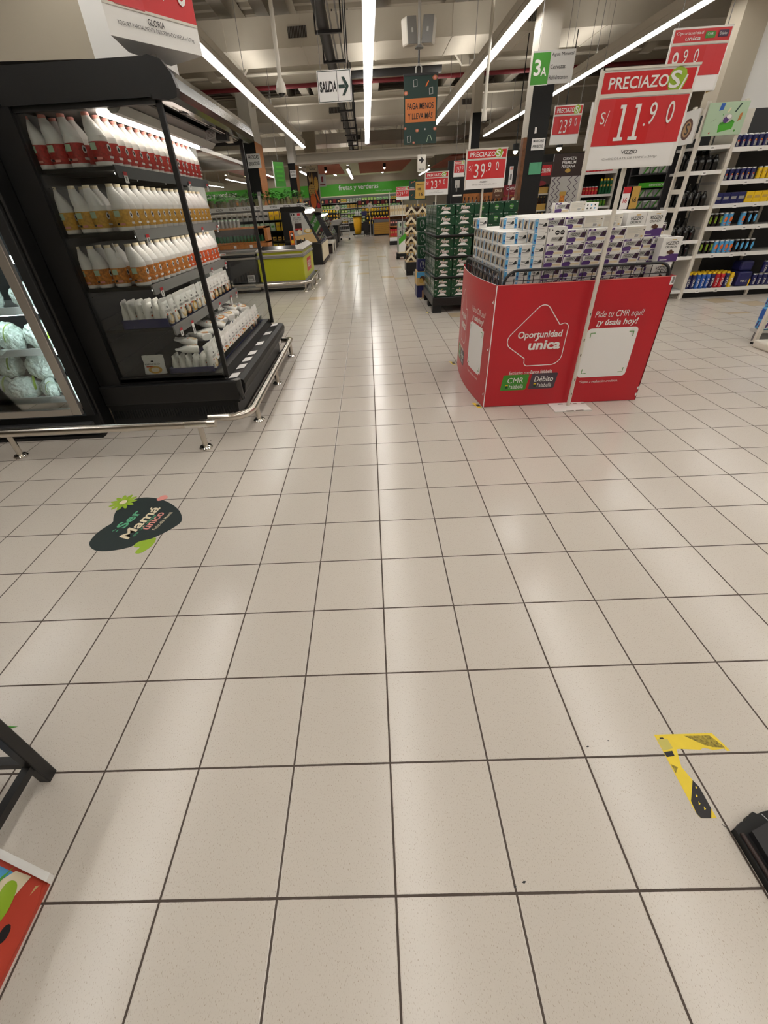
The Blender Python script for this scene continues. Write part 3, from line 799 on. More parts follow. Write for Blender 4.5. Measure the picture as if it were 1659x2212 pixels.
# ================================================================== RED DISPLAY CRATE
CX0, CX1, CY0, CY1, CH = .90, 2.152, 2.95, 4.125, .922
CYR = 4.28
o = (1.52, 3.5, 0)
crate = thing('promotional_bin', 'red cardboard display bin holding white chocolate boxes, right of the aisle', 'display bin', o)
def plaque(f, x, y, w, h, m, big, bw):
    f.rrect(x, y, w, h, .012, m, 1, .12)
    f.text(big, x + (w - bw) / 2 + .012, y + h * .47, bw, h * .34, 'white', .02 if big[0] == 'D' else .0, .1)
    f.text('Falabella', x + w * .34, y + h * .12, w * .55, h * .26, 'white', .0, .1)
    f.disc(x + w * .24, y + h * .22, h * .09, 'darkgreen', 2, 10); f.rect(x + w * .19, y + h * .3, w * .1, h * .07, 'yellow', 2)
def artwork(f):
    """printed front of the bin: 1.25 wide x 0.92 high"""
    L = [(.135, .49), (.28, .665)]
    def P(px, py): return (px, py)
    pts = []
    def arc(cx, cy, r, a0, a1, n=8):
        for k in range(n + 1):
            a = math.radians(a0 + (a1 - a0) * k / n)
            pts.append((cx + r * math.cos(a), cy + r * math.sin(a)))
    arc(.365, .72, .056, 140, 35); pts.append((.503, .634)); arc(.537, .608, .034, 125, -8, 7); arc(.488, .412, .078, -5, -88)
    arc(.312, .364, .031, -90, -185); pts.append((.279, .392)); arc(.196, .53, .066, 225, 140)
    f.stroke(pts, .0062, 'white', 1, True)
    f.text('Oportunidad', .204, .530, .332, .066, 'white', .04, .06)
    f.text('unica', .295, .455, .242, .07, 'white', .06, .06)
    f.poly([(.335, .522), (.353, .522), (.366, .543), (.35, .543)], 'white', 2)
    f.text('Exclusivo con', .177, .268, .16, .026, 'white', 0, .15); f.text('Banco Falabella', .345, .269, .172, .027, 'white', .03, .1)
    plaque(f, .122, .137, .205, .128, 'midgreen', 'CMR', .125); plaque(f, .348, .14, .205, .128, 'plaque_grey', 'Débito', .15)
    f.text('Pide tu CMR aquí!', .752, .655, .352, .058, 'white', 0, .15); f.text('¡y úsala hoy!', .778, .598, .30, .056, 'white', .04, .15)
    f.rrect(.722, .215, .38, .375, .03, 'paper', 1)
    for cx, cy, sx, sy in ((.752, .248, 1, 1), (1.072, .248, -1, 1), (.752, .557, 1, -1), (1.072, .557, -1, -1)):
        f.stroke([(cx, cy + .035 * sy), (cx, cy), (cx + .035 * sx, cy)], .006, 'midgreen', 2)
    f.text('*Sujeto a evaluación crediticia.', .752, .163, .308, .027, 'white', 0, .15)
def bow(u, v, l):   # left side panel, bowed outwards: u runs from the far end to the front corner
    y = CY1 - u
    k = (y - CY0) / (CY1 - CY0)
    return (CX0 - .05 * math.sin(PI * min(1, k * .98)) - l, y, v)
m = MB(o); m.box(CX0, CY0, .004, CX1, CY0 + .006, CH, 'crate_red')
f = Face(m, (CX0, CY0, 0), (1, 0, 0), (0, 0, 1)); artwork(f)
f.rect(CX1 - CX0 - .03, .865, .03, .057, 'paper', 1); f.rect(CX1 - CX0 - .02, .875, .015, .04, 'grey', 2)
for py in (.05, .105): f.disc(CX1 - CX0 - .008, py, .008, 'paper', 1, 7, .014)
f.rect(0, 0, .007, CH, 'paper', 2); f.rect(0, CH - .004, CX1 - CX0, .004, 'pink', 2)
part('front_panel', m, crate)
m = MB(o); N = 24; LW = CY1 - CY0
for k in range(N):
    u0, u1 = LW * k / N, LW * (k + 1) / N
    m.quad(bow(u0, .004, 0), bow(u1, .004, 0), bow(u1, CH, 0), bow(u0, CH, 0), 'crate_red'); m.quad(bow(u1, .004, -.006), bow(u0, .004, -.006), bow(u0, CH, -.006), bow(u1, CH, -.006), 'crate_red')
    m.quad(bow(u0, CH, 0), bow(u1, CH, 0), bow(u1, CH, -.006), bow(u0, CH, -.006), 'paper')
f = Face(m, (0, 0, 0), (0, -1, 0), (0, 0, 1), .0015, warp=lambda u, v, l: bow(u * LW / 1.252, v, l))
_r, _p, _rr = f.rect, f.poly, f.rrect
def rr_strips(x, y, w, h, r, mm, l=1, sh=0.0, f=f):
    for k in range(10): Face.rect(f, x + w * k / 10, y + (r * .5 if k in (0, 9) else 0), w / 10, h - (r if k in (0, 9) else 0), mm, l)
f.rrect = rr_strips
artwork(f)
for y in (.10, .46, .80): f.poly([(1.205, y), (1.235, y - .006), (1.235, y + .022)], 'paper', 1)
part('side_panel', m, crate)
m = MB(o); m.box(CX1 - .006, CY0, .004, CX1, CYR, CH, 'crate_red'); part('side_panel', m, crate)
m = MB(o); m.box(.93, CYR - .006, .004, CX1, CYR, CH, 'crate_red'); part('rear_panel', m, crate)
m = MB(o)
for y in (3.1, 3.5, 3.95): m.box(.95, y, .004, 2.12, y + .1, .1, 'black')
m.box(.95, 3.0, .1, 2.12, 4.25, .13, 'black'); part('pallet', m, crate)
m = MB(o); m.box(.972, 3.06, .13, 2.125, 4.235, .857, 'cardboard'); m.box(1.06, 3.2, .857, 1.236, 4.235, 1.1515, 'cardboard'); m.box(1.245, 3.155, .857, 1.93, 4.235, 1.151, 'cardboard'); m.box(1.245, 3.245, 1.151, 1.93, 4.235, 1.2245, 'cardboard'); m.box(1.93, 3.25, .857, 2.12, 4.235, 1.2245, 'cardboard'); part('riser', m, crate)
# wire basket
def loop(a, b, zt, r, z0):
    a = Vector(a); b = Vector(b); d = (b - a).normalized(); L = (b - a).length
    P = [(a.x, a.y, z0)]
    for k in range(7):
        q = PI / 2 * k / 6; s = r - r * math.cos(q)
        P.append(tuple(a + d * s)[:2] + (zt - r + r * math.sin(q),))
    for k in range(7):
        q = PI / 2 * (1 - k / 6); s = L - (r - r * math.cos(q))
        P.append(tuple(a + d * s)[:2] + (zt - r + r * math.sin(q),))
    return P + [(b.x, b.y, z0)]
for a, b, zt, nx in (((.965, 3.005, 0), (2.135, 3.005, 0), 1.0, 17), ((.945, 4.24, 0), (.945, 3.03, 0), .985, 28), ((2.14, 3.03, 0), (2.14, 4.24, 0), .99, 16), ((2.1, 4.25, 0), (.98, 4.25, 0), .99, 17)):
    m = MB(o); P = loop(a, b, zt, .075, .13)
    if a[0] == .965: P = [(x, y, z) for x, y, z in loop(a, b, zt, .09, .13)]
    m.tube(P, .0095, 'charcoal', 10); A = Vector(a); B = Vector(b)
    for k in range(1, nx):
        p = A.lerp(B, k / nx); m.cyl((p.x, p.y, .14), (p.x, p.y, zt - (.012 if 1 < k < nx - 1 else .05)), .0028, 'charcoal', 6)
    for z in (.3, .5, .7, .86, .935): m.cyl((A.x, A.y, z), (B.x, B.y, z), .0028, 'charcoal', 6)
    part('wire_side', m, crate)

# ---- chocolate boxes: 0.132 x 0.088 x 0.0735
BW, BD, BH = .131, .087, .073
def mk_purple():
    t = thing('chocolate_box', 'x', 'box'); b = MB()
    b.box(-BW / 2, 0, 0, BW / 2, BD, BH, 'white', .0015)
    f = Face(b, (-BW / 2, 0, 0), (1, 0, 0), (0, 0, 1), .0008)
    f.poly([(.002, .002), (.058, .002), (.064, .02), (.05, .03), (.012, .026), (.002, .014)], 'purple', 1)
    f.rect(.002, .002, .004, .067, 'purple', 1); f.rect(.006, .059, .046, .012, 'purple', 1); f.rect(.018, .064, .02, .005, 'paper', 2)
    f.poly([(.012, .024), (.1, .03), (.125, .06), (.02, .06)], 'lightgrey', 1)
    f.poly([(.084, .028), (.124, .024), (.128, .06), (.1, .058)], 'darkpurple', 2); f.disc(.112, .042, .009, 'darkbrown', 3, 9)
    f.text('VIZZIO', .022, .038, .062, .015, 'ink', .03, .25, 3)
    f.rect(.062, .006, .06, .014, 'cream', 1); f.text('CHOCOLATE', .068, .011, .048, .004, 'tan', 0, 0, 2)
    f.disc(.112, .068, .003, 'ink', 1, 6); f.disc(.125, .066, .004, 'ink', 1, 6)
    f = Face(b, (-BW / 2, BD, 0), (0, -1, 0), (0, 0, 1), .0008); f.rect(.01, .01, .03, .018, 'lightgrey', 1); f.rect(.05, .012, .025, .04, 'cream', 1)
    f = Face(b, (BW / 2, 0, 0), (0, 1, 0), (0, 0, 1), .0008); f.rect(.01, .01, .03, .05, 'purple', 1)
    part('carton', b, t); return t
def mk_blue():
    t = thing('chocolate_box', 'x', 'box'); b = MB()
    b.box(-BD / 2, 0, 0, BD / 2, BW, BH, 'white', .0015)
    f = Face(b, (-BD / 2, 0, 0), (1, 0, 0), (0, 0, 1), .0008)
    f.rect(.001, .001, .018, .07, 'skyblue', 1); f.disc(.012, .02, .007, 'blue', 2, 8); f.disc(.009, .026, .004, 'ink', 3, 6); f.rect(.004, .06, .012, .006, 'paper', 2)
    f.poly([(.05, .03), (.082, .03), (.078, .05), (.068, .05)], 'charcoal', 1)
    f.text('Vizzio', .025, .038, .03, .01, 'ink', .03, .2); f.rect(.024, .026, .05, .0025, 'ink', 1); f.rect(.024, .017, .04, .0022, 'lightgrey', 1); f.disc(.074, .064, .002, 'ink', 1, 6); f.disc(.08, .066, .0025, 'ink', 1, 6)
    f = Face(b, (-BD / 2, BW, 0), (0, -1, 0), (0, 0, 1), .0008)
    f.rect(.012, .008, .105, .056, 'lightgrey', 1); f.poly([(.03, .012), (.075, .012), (.085, .058), (.05, .058)], 'darkbrown', 2); f.rect(.085, .015, .028, .03, 'cream', 2); f.rect(.016, .03, .02, .022, 'tan', 2); f.rect(.12, .004, .01, .066, 'skyblue', 1)
    part('carton', b, t); return t
def mk_back():
    t = thing('chocolate_box', 'x', 'box'); b = MB()
    b.box(-BW / 2, 0, 0, BW / 2, BD, BH, 'white', .0015)
    f = Face(b, (-BW / 2, 0, 0), (1, 0, 0), (0, 0, 1), .0008)
    f.rect(.004, .004, .123, .065, 'offwhite', 1)
    for k in range(5): f.rect(.01, .034 + k * .006, .09 - (k % 2) * .02, .0018, 'lightgrey', 2)
    f.rect(.062, .006, .03, .022, 'paper', 2)
    for k in range(8): f.rect(.064 + k * .0033, .009, .0016, .016, 'ink', 3)
    f.rect(.105, .008, .012, .01, 'tan', 2); f.disc(.118, .05, .004, 'ink', 2, 6)
    part('carton', b, t); return t
def mk_tall(kind):
    def mk():
        t = thing('chocolate_box', 'x', 'box'); b = MB(); H = .15 if kind == 'crunch' else .095
        b.box(-.066, 0, 0, .066, .075, H, 'white', .0015)
        f = Face(b, (-.066, 0, 0), (1, 0, 0), (0, 0, 1), .0008)
        if kind == 'crunch':
            f.poly([(.001, .001), (.131, .001), (.131, .048), (.085, .05), (.04, .036), (.001, .04)], 'purple', 1)
            f.text('VIZZIO', .025, .105, .085, .02, 'ink', .03, .2); f.text('CRUNCH', .028, .085, .075, .014, 'ink', .02, .2)
            for x, y in ((.058, .06), (.072, .066), (.085, .058), (.07, .056)): f.disc(x, y, .011, 'brown', 2 + int(x * 100) % 3, 10, .009)
            f.rect(.06, .132, .03, .005, 'gold', 1); f.rect(.012, .012, .05, .004, 'paper', 2)
            f = Face(b, (-.066, 0, H), (1, 0, 0), (0, 1, 0), .0008); f.rect(.05, .02, .04, .03, 'darkpurple', 1); f.rect(.015, .045, .03, .01, 'grey', 1)
        else:
            f.disc(.065, .062, .015, 'ink', 1, 8); f.disc(.1, .062, .015, 'ink', 1, 8); f.rect(.056, .06, .018, .005, 'paper', 2); f.rect(.091, .06, .018, .005, 'paper', 2)
            f.poly([(.025, .012), (.1, .008), (.115, .038), (.035, .036)], 'lightgrey', 1); f.poly([(.075, .014), (.1, .012), (.108, .034), (.09, .034)], 'darkbrown', 2); f.text('VIZZIO', .032, .02, .04, .01, 'ink', .03, .25, 3)
            f.disc(.03, .078, .004, 'ink', 1, 6); f.rect(.006, .07, .004, .018, 'ink', 1)
        part('carton', b, t); return t
    return mk
PB, PP, PK = Proto(mk_blue), Proto(mk_purple), Proto(mk_back)
GB = 'white chocolate boxes stacked in the red bin'
ZT = [.858 + .0735 * k for k in range(9)]
def j(): return rnd.uniform(-.0025, .0025)
row_n = ['lowest visible row', 'second row up', 'third row up', 'fourth row up', 'fifth row up', 'sixth row up', 'top row']
XB3 = [1.016, 1.104, 1.193]
for c, x in enumerate(XB3):
    cn = ('left', 'second', 'third')[c]
    for d in range(8):
        y = 3.06 + d * .1335
        top = 4 if d == 0 else 5
        if c == 2: top = 6 if d < 3 else 5
        if c == 1 and d in (0,): top = 4
        if c == 1 and d in (2, 3, 4): top = 5
        lo = 0 if (c == 0 or d == 0) else max(0, top - 1)
        if c > 0 and d > 0: lo = 4
        for k in range(lo, top):
            PB.put((x + j(), y + j(), ZT[k]), rnd.uniform(-.012, .012), 'blue-edged chocolate box, %s column from left, %s from front, %s' % (cn, ORD[d], row_n[k]), GB)
PB.put((.985, 4.02 - .1, ZT[5]), .05, 'single blue-edged chocolate box standing on the far left corner of the stack', GB)
PB.put((1.13, 3.62, ZT[5]), -.03, 'blue-edged chocolate box raised alone behind the second column of the stack', GB)
PB.put((1.215, 3.62, ZT[5]), .03, 'blue-edged chocolate box raised beside another behind the third column of the stack', GB)
XP = [1.309 + .1335 * k for k in range(7)]
for c in range(6):
    x = XP[c] + (.0 if c < 2 else .004)
    if c == 5: continue
    top = 4 if c == 0 else 5
    for k in range(top):
        P = PK if (c == 4 and k == 4) else PP
        P.put((x + j(), 3.06 + j(), ZT[k]), rnd.uniform(-.012, .012), '%s white chocolate box at the front, %s purple column, %s' % ('plain-backed' if P is PK else 'purple-printed', ORD[c], row_n[k]), GB)
Proto(mk_tall('seal')).put((XP[0], 3.062, ZT[4]), 0, 'white chocolate box with two black octagon seals standing on the first purple column', GB)
Proto(mk_tall('seal'))
PC = Proto(mk_tall('crunch'))
PC.put((2.118, 3.055, .997), -.03, 'tall chocolate box showing almonds and a purple band, standing at the right front corner', GB)
PC.put((2.09, 3.045, .845), .0, 'tall almond chocolate box half sunk behind the wire at the right corner', GB)
PC.put((1.885, 3.165, ZT[5] - .075), .0, 'tall almond chocolate box facing out in the second row, left of another', GB)
PC.put((2.02, 3.165, ZT[5] - .075), .02, 'tall almond chocolate box facing out at the right end of the second row', GB)
for d in range(1, 12):
    y = 3.06 + d * .0925
    for c in range(7):
        if d == 1 and c == 4: continue
        x = XP[c] + .004 - (.02 if c == 6 else 0)
        top = 6 + (1 if (d == 11 and c in (3, 4)) else 0) - (1 if d < 3 and c == 6 else 0)
        ks = [top - 1] if d > 1 else [4, 5]
        if d == 1 and c == 0: ks = [4, 5]
        if d == 1 and c >= 5: ks = [0, 1, 2, 3]
        if d > 1 and top == 7: ks = [5, 6]
        for k in ks:
            P = PK if (d == 1 and c in (2, 3)) or (d > 1 and (c + d) % 3 == 0) else PP
            P.put((x + j(), y + j(), ZT[k]), rnd.uniform(-.02, .02), '%s white box, %s purple column, %s from front, %s' % ('plain-backed' if P is PK else 'purple-printed', ORD[c], ORD[d], row_n[k]), GB)

# ================================================================== PRICE SIGNS
def price_face(f, w, h, big, cents, name, line, sx=True, head='PRECIAZO', lead=0.0):
    """front of a plastic price sign, 0.53 x 0.42"""
    f.rect(0, 0, w, h, 'white', 1)
    f.rect(.012, h * .77, w - .024, h * .20, 'sign_red', 2)
    if head == 'PRECIAZO':
        f.disc(w * .80, h * .87, h * .125, 'sticker_green', 3, 8); f.text('PRECIAZO', w * .09, h * .81, w * .62, h * .115, 'white', .03, 0, 4)
        f.text('S', w * .72, h * .79, w * .115, h * .165, 'white', .03, 0, 5); f.stroke([(w * .845, h * .77), (w * .895, h * .91)], h * .022, 'white', 5)
    f.rect(.0, h * .735, w - .006, h * .038, 'offwhite', 4)
    f.rect(.012, h * .255, w - .024, h * .47, 'digit_red', 2)
    f.rect(w * .2, h * .255, w * .42, h * .47, 'sign_red', 3)
    for k in (.36, .62, .81): f.rect(w * k, h * .255, .0018, h * .47, 'red', 4)
    if sx: f.text('S', w * .07, h * .48, w * .05, h * .12, 'white', .0, 0, 4); f.stroke([(w * .128, h * .46), (w * .155, h * .61)], .003, 'white', 4)
    n = len(big); dx = w * .16
    x = w * (.23 if n == 2 else .06) + lead
    for ch in big:
        if ch == '1':
            a = x + w * .025; b = h * .30; q = h * .36; e = w * .1
            f.poly([(a, b), (a + e, b), (a + e, b + q * .1), (a + e * .72, b + q * .1), (a + e * .72, b + q), (a + e * .12, b + q), (a + e * .12, b + q * .9), (a + e * .38, b + q * .9), (a + e * .38, b + q * .1), (a, b + q * .1)], 'white', 5)
        else: f.text(ch, x + w * .02, h * .29, w * .105, h * .35, 'white', .0, 0, 5)
        x += dx
    f.disc(x + w * .01, h * .45, w * .012, 'white', 5, 8)
    for i, ch in enumerate(cents): f.text(ch, x + w * (.04 + .19 * i), h * .45, w * .075, h * .22, 'white', .0, 0, 5)
    f.rect(.004, .006, w - .03, h * .235, 'paper', 2)
    if name: f.text(name, w * .38, h * .155, w * .03 * len(name), h * .042, 'ink', .02, 0, 4)
    if line: f.text(line, w * .18, h * .095, w * .62, h * .033, 'grey', 0, 0, 4)
def post_sign(label, x, y, zb, w, h, post, big, cents, name, line, tilt=0.0, base=True, group=None, lead=0.0, zt=None):
    """floor standing price sign; x is the left edge, zb the bottom edge"""
    o = (post, y, 0)
    t = thing('price_sign', label, 'price sign', o, group=group)
    if base:
        m = MB(o); m.box(post - .145, y - .075, 0, post + .15, y + .09, .008, 'white', .002)
        for k in range(10):
            a, b = rnd.uniform(-.14, .12), rnd.choice((-.0755, .06)); m.box(post + a, y + b - .004, .0078, post + a + .03, y + b + .006, .0085, 'grime')
        part('base_plate', m, t)
    m = MB(o); m.cyl((post, y + .03, 0.0), (post + tilt, y + .03, zb + h * .9), .0135, 'offwhite', 14)
    for z in (.1, .22, .41, .52, .7): m.box(post - .004, y + .0155, z, post + .003, y + .0175, z + .018, 'grime')
    part('pole', m, t)
    m = MB(o); d = .02
    m.box(x, y - .004, zb, x + w, y + .014, zb + h, 'white', .003)
    m.box(x - .004, y - .012, zb - .004, x + .01, y + .016, zb + h + .006, 'offwhite'); m.box(x, y - .012, zb + h - .004, x + w + .004, y + .016, zb + h + .006, 'offwhite')
    f = Face(m, (x, y - .005, zb), (1, 0, 0), (0, 0, 1), .0012)
    price_face(f, w, h, big, cents, name, line, True, 'PRECIAZO', lead)
    part('sign_board', m, t)
    return t
post_sign('large red price sign 11.90 on a white pole in front of the red bin', 1.318, 2.86, 1.538, .52, .432, 1.578, '11', '90', 'VIZZIO', 'CHOCOLATE DE MANÍ x 260gr')
# ================================================================== BEER STACK
def carton12():
    t = thing('beer_carton', 'x', 'carton'); b = MB(); w, d, h = .258, .196, .124
    b.box(-w / 2, 0, 0, w / 2, d, h, 'darkgreen', .004)
    f = Face(b, (-w / 2, 0, 0), (1, 0, 0), (0, 0, 1), .0015)
    f.poly([(.05, .02), (.205, .02), (.15, .052), (.105, .052)], 'paper', 1); f.rect(.045, .012, .165, .0025, 'silver', 1)
    f.text('Pilsen', .068, .06, .12, .04, 'pink', .05, .25, 1); f.text('Pilsen', .07, .062, .12, .04, 'white', .03, .25, 2)
    for x in (.012, .03, .225): f.rect(x, .1, .014, .012, 'silver', 1)
    f.rect(.018, .035, .006, .02, 'silver', 1); f.disc(.128, .108, .008, 'gold', 1, 8)
    for s in (-1, 1):
        f = Face(b, (s * w / 2, 0 if s > 0 else d, 0), (0, s, 0), (0, 0, 1), .0015)
        for k in range(3):
            f.rrect(.012 + k * .06, .01, .048, .1, .01, 'glassgreen', 1); f.rect(.02 + k * .06, .02, .016, .075, 'silver', 2); f.disc(.038 + k * .06, .06, .012, 'paper', 2, 8)
    f = Face(b, (-w / 2, 0, h), (1, 0, 0), (0, 1, 0), .0015)
    for i in range(4): f.disc(.04 + i * .06, .05, .02, 'silver', 1, 10)
    part('carton_body', b, t); return t
def carton_end():
    t = thing('beer_carton', 'x', 'carton'); b = MB(); w, d, h = .196, .258, .124
    b.box(-w / 2, 0, 0, w / 2, d, h, 'darkgreen', .004)
    f = Face(b, (-w / 2, 0, 0), (1, 0, 0), (0, 0, 1), .0015)
    f.disc(.1, .062, .036, 'deepgreen', 1, 14); f.disc(.1, .062, .028, 'midgreen', 2, 14); f.text('Pilsen', .075, .055, .05, .016, 'white', .03, .2, 3); f.rect(.085, .03, .03, .006, 'silver', 3)
    for x in (.01, .04, .16): f.rect(x, .105, .02, .01, 'silver', 1)
    part('carton_body', b, t); return t
PIL, PIE = Proto(carton12), Proto(carton_end)
PY, PX = 6.68, .982
o = (1.6, 7.3, 0)
pal = thing('display_pallet', 'black plastic pallet under the tall green beer stack', 'pallet', o)
m = MB(o); m.box(.962, 6.64, .10, 2.2, 7.9, .222, 'black', .01)
for x in (.97, 1.52, 2.06):
    for y in (6.65, 7.2, 7.75): m.box(x, y, 0, x + .13, y + .13, .1, 'blackmatte')
part('deck', m, pal)
m = MB(o); f = Face(m, (.962, 6.64, .10), (1, 0, 0), (0, 0, 1), .002)
for k in range(12): f.rect(.12 + k * .09, .05, .006, .01, 'charcoal', 1)
part('deck_trim', m, pal)
ZR = []; z = .224; gaps = []
for k in range(9):
    ZR.append(z); z += .127
    if k in (1, 3, 5): gaps.append(z); z += .012
for gz in gaps:
    tr = thing('carton_tray', 'thin black tray between beer cartons, %s tier from the pallet' % ORD[gaps.index(gz)], 'tray', (1.6, 7.3, gz), group='black trays in the beer stack'); m = MB((1.6, 7.3, gz)); m.box(.972, 6.665, gz - .002, 2.2, 7.89, gz + .010, 'blackmatte'); part('tray_sheet', m, tr)
    m = MB((1.6, 7.3, gz)); m.tube([(2.2, 6.655, gz + .02), (1.02, 6.655, gz + .02), (.98, 6.66, gz + .022), (.965, 6.68, gz + .028), (.962, 6.73, gz + .035), (.962, 7.88, gz + .02)], .011, 'black', 8); part('tray_rim', m, tr)
GP = 'green beer cartons on the black pallet'
for k, z in enumerate(ZR):
    rn = ('bottom tier', 'second tier', 'third tier', 'fourth tier', 'fifth tier', 'sixth tier', 'seventh tier', 'eighth tier', 'top tier')[k]
    for c in range(2):
        PIL.put((PX + .13 + c * .2645 + rnd.uniform(-.004, .004), PY + rnd.uniform(-.003, .003), z), rnd.uniform(-.012, .012), 'green beer carton facing the aisle entrance, %s column, %s' % (('left', 'right')[c], rn), GP)
    for d in range(1, 6):
        PIL.put((PX + .13 + rnd.uniform(-.004, .004), PY + d * .201, z), rnd.uniform(-.01, .01), 'green beer carton on the aisle side, %s behind the front one, %s' % (ORD[d - 1], rn), GP)
    if k > 5:
        for c in range(3): PIE.put((PX + .53 + .1 + c * .205, PY + .01, z + (.0 if k > 6 else 0)), 0, 'green beer carton showing its round emblem, %s from the white pole, %s' % (ORD[c], rn), GP)
        for c in range(4):
            PIE.put((PX + .42 + c * .205, PY + .3, z), 0, 'green beer carton in the row behind the emblem cartons, %s from left, %s' % (ORD[c], rn), GP) if k == 8 else None
o = (1.8, 7.3, 0)
t = thing('carton_filler', 'dark green inner core of beer cartons in the middle of the pallet', 'cartons', (1.8, 7.3, .224))
m = MB((1.8, 7.3, .224)); pass
_e = [.2245] + gaps + [1.2745]
for a, b in zip(_e, _e[1:]):
    m = MB((1.8, 7.3, .224)); m.box(1.26, 6.90, a + (.011 if a > .3 else 0), 2.15, 7.86, b - .003, 'darkgreen')
    if a < .9: m.box(1.53, 6.70, a + (.011 if a > .3 else 0), 2.1, 6.9, min(b - .003, 1.0205), 'darkgreen')
    part('carton_block', m, t)
post_sign('red price sign 39.90 on a white pole above the green beer stack', 1.345, 6.66, 1.552, .53, .42, 1.60, '39', '90', 'PILSEN', 'CERVEZA TWELVE PACK LATA x 355 ml', tilt=0, base=False, lead=-.02)

# packs stacked in a column behind the beer pallet
def shrink_pack(col, hand):
    def mk():
        t = thing('shrink_pack', 'x', 'pack'); b = MB(); w = .17; h = .2
        b.box(-w / 2, 0, 0, w / 2, .2, h, col, .02)
        for x in (-.055, 0, .055): b.cyl((x, .03, h - .01), (x, .03, h + .006), .024, 'silver', 10)
        f = Face(b, (-w / 2, 0, 0), (1, 0, 0), (0, 0, 1), .002)
        for x in (.03, .085, .14): f.rect(x - .003, .02, .006, h - .04, 'deepgreen', 1)
        f.disc(.085, .105, .04, 'silver', 1, 14, .06); f.disc(.085, .105, .03, col, 2, 14, .05); f.rect(.085, .1, .03, .05, 'silver', 3); f.rect(.12, .005, .05, .018, 'paper', 1)
        part('pack_body', b, t); return t
    return Proto(mk)
Pg, Pn = shrink_pack('darkgreen', 1), shrink_pack('navy', 1)
for k, (P, z, nm) in enumerate(((Pg, 1.04, 'topmost green can pack of the narrow stack behind the beer pallet'), (Pg, .835, 'second green can pack from the top behind the beer pallet'), (Pg, .63, 'third green can pack from the top behind the beer pallet'), (Pn, .43, 'dark blue can pack in the narrow stack behind the beer pallet'))):
    P.put((.935 + (.012 if k else 0), 8.02, z), 0, nm, 'can packs behind the beer pallet')
m = MB((.94, 8.02, .2)); m.box(.855, 8.02, .2, 1.02, 8.4, .428, 'tan', .01); f = Face(m, (.855, 8.02, .2), (1, 0, 0), (0, 0, 1), .002); f.rect(.0, .13, .165, .09, 'skyblue', 1); f.disc(.1, .11, .05, 'brown', 2, 12); f.disc(.08, .08, .04, 'gold', 3, 12)
solo('snack_bag', m, 'turquoise and gold snack pack under the dark blue can pack', 'pack')
m = MB((.94, 8.02, 0)); m.box(.862, 8.03, .0, 1.02, 8.4, .198, 'navy', .008); m.box(.955, 7.98, 0, 1.03, 8.03, .12, 'cardboard'); solo('dark_carton', m, 'dark blue carton at the floor behind the beer pallet', 'carton')

# ================================================================== WINE / SPARKLING PALLET
def mk():
    t = thing('bottle_case', 'x', 'case'); b = MB(); w, h = .245, .19
    b.box(-w / 2, 0, 0, w / 2, .3, .035, 'tan'); f = Face(b, (-w / 2, -.002, 0), (1, 0, 0), (0, 0, 1), .002)
    f.poly([(0, .0), (.03, .0), (.122, .10), (.215, .0), (w, .0), (w, .04), (.122, .155), (0, .04)], 'cream', 1); f.disc(.122, .045, .014, 'ink', 2, 8, .03); f.disc(.16, .03, .01, 'ink', 2, 8, .02); f.disc(.085, .03, .01, 'ink', 2, 8, .02)
    p = part('cardboard_tray', b, t)
    for y in (.05, .15, .25):
        for x in (-.08, 0, .08):
            if y > .1 and x > -.05: continue
            c = MB(); c.lathe([(.034, 0), (.036, .01), (.036, .1), (.03, .12), (.015, .145), (.013, .17, 'gold'), (.015, .172, 'gold'), (.015, .185, 'gold')], (x, y, .005), 'glassbrown', 10); part('bottle', c, t)
    return t
PW = Proto(mk)
for k in range(6):
    for c in range(2):
        if c and k < 5 and k > 0: pass
        PW.put((1.02 + c * .25, 11.02, .285 + k * .19), 0, 'cream tray of dark sparkling bottles, %s column, %s' % (('left', 'right')[c], ('bottom tier', 'second tier', 'third tier', 'fourth tier', 'fifth tier', 'top tier')[k]), 'sparkling bottle trays on the small pallet')
m = MB((1.15, 11.3, 0)); m.box(.9, 11.0, .08, 1.5, 11.5, .28, 'black', .01); m.box(.91, 11.02, 0, 1.08, 11.2, .08, 'blackmatte'); m.box(1.3, 11.02, 0, 1.48, 11.2, .08, 'blackmatte'); solo('display_pallet', m, 'small black pallet under the cream trays of sparkling bottles', 'pallet')
post_sign('red price sign 23.90 above the trays of sparkling bottles', 1.31, 10.98, 1.57, .51, .41, 1.56, '23', '90', 'CUSQUEÑA', 'CERVEZA TRIGO BOTELLA x 310 ml', base=False, zt=None)
# green/gold poster on a stand behind
t = thing('promo_poster', 'dark green poster with a yellow price panel beside the 23.90 sign', 'poster', (1.35, 13.0, 0))
m = MB((1.35, 13.0, 0)); m.box(1.13, 13.0, 1.51, 1.575, 13.02, 1.925, 'deepgreen'); f = Face(m, (1.13, 13.0, 1.51), (1, 0, 0), (0, 0, 1), .003); f.rect(.17, .03, .255, .36, 'gold', 1); f.text('18', .23, .21, .08, .05, 'ink', .02, 0, 2); f.text('16', .26, .09, .11, .07, 'ink', .03, 0, 2); f.rect(.2, .33, .18, .01, 'ink', 2)
f.rect(.01, .22, .14, .03, 'pink', 1); f.text('OFERTA', .02, .255, .12, .03, 'white', .02, 0, 1)
for x, y in ((.05, .36), (.06, .1), (.14, .06), (.11, .38)): f.stroke([(x, y), (x + .04, y + .03)], .01, 'orange', 1)
part('poster_board', m, t); m = MB((1.35, 13.0, 0)); m.cyl((1.36, 13.03, 0), (1.36, 13.03, 1.7), .012, 'lightgrey', 8); part('stand', m, t)
post_sign('small far red price sign 239.90 left of the dark green poster', 1.22, 20.0, 1.6, .51, .42, 1.46, '239', '90', '', '', base=False)

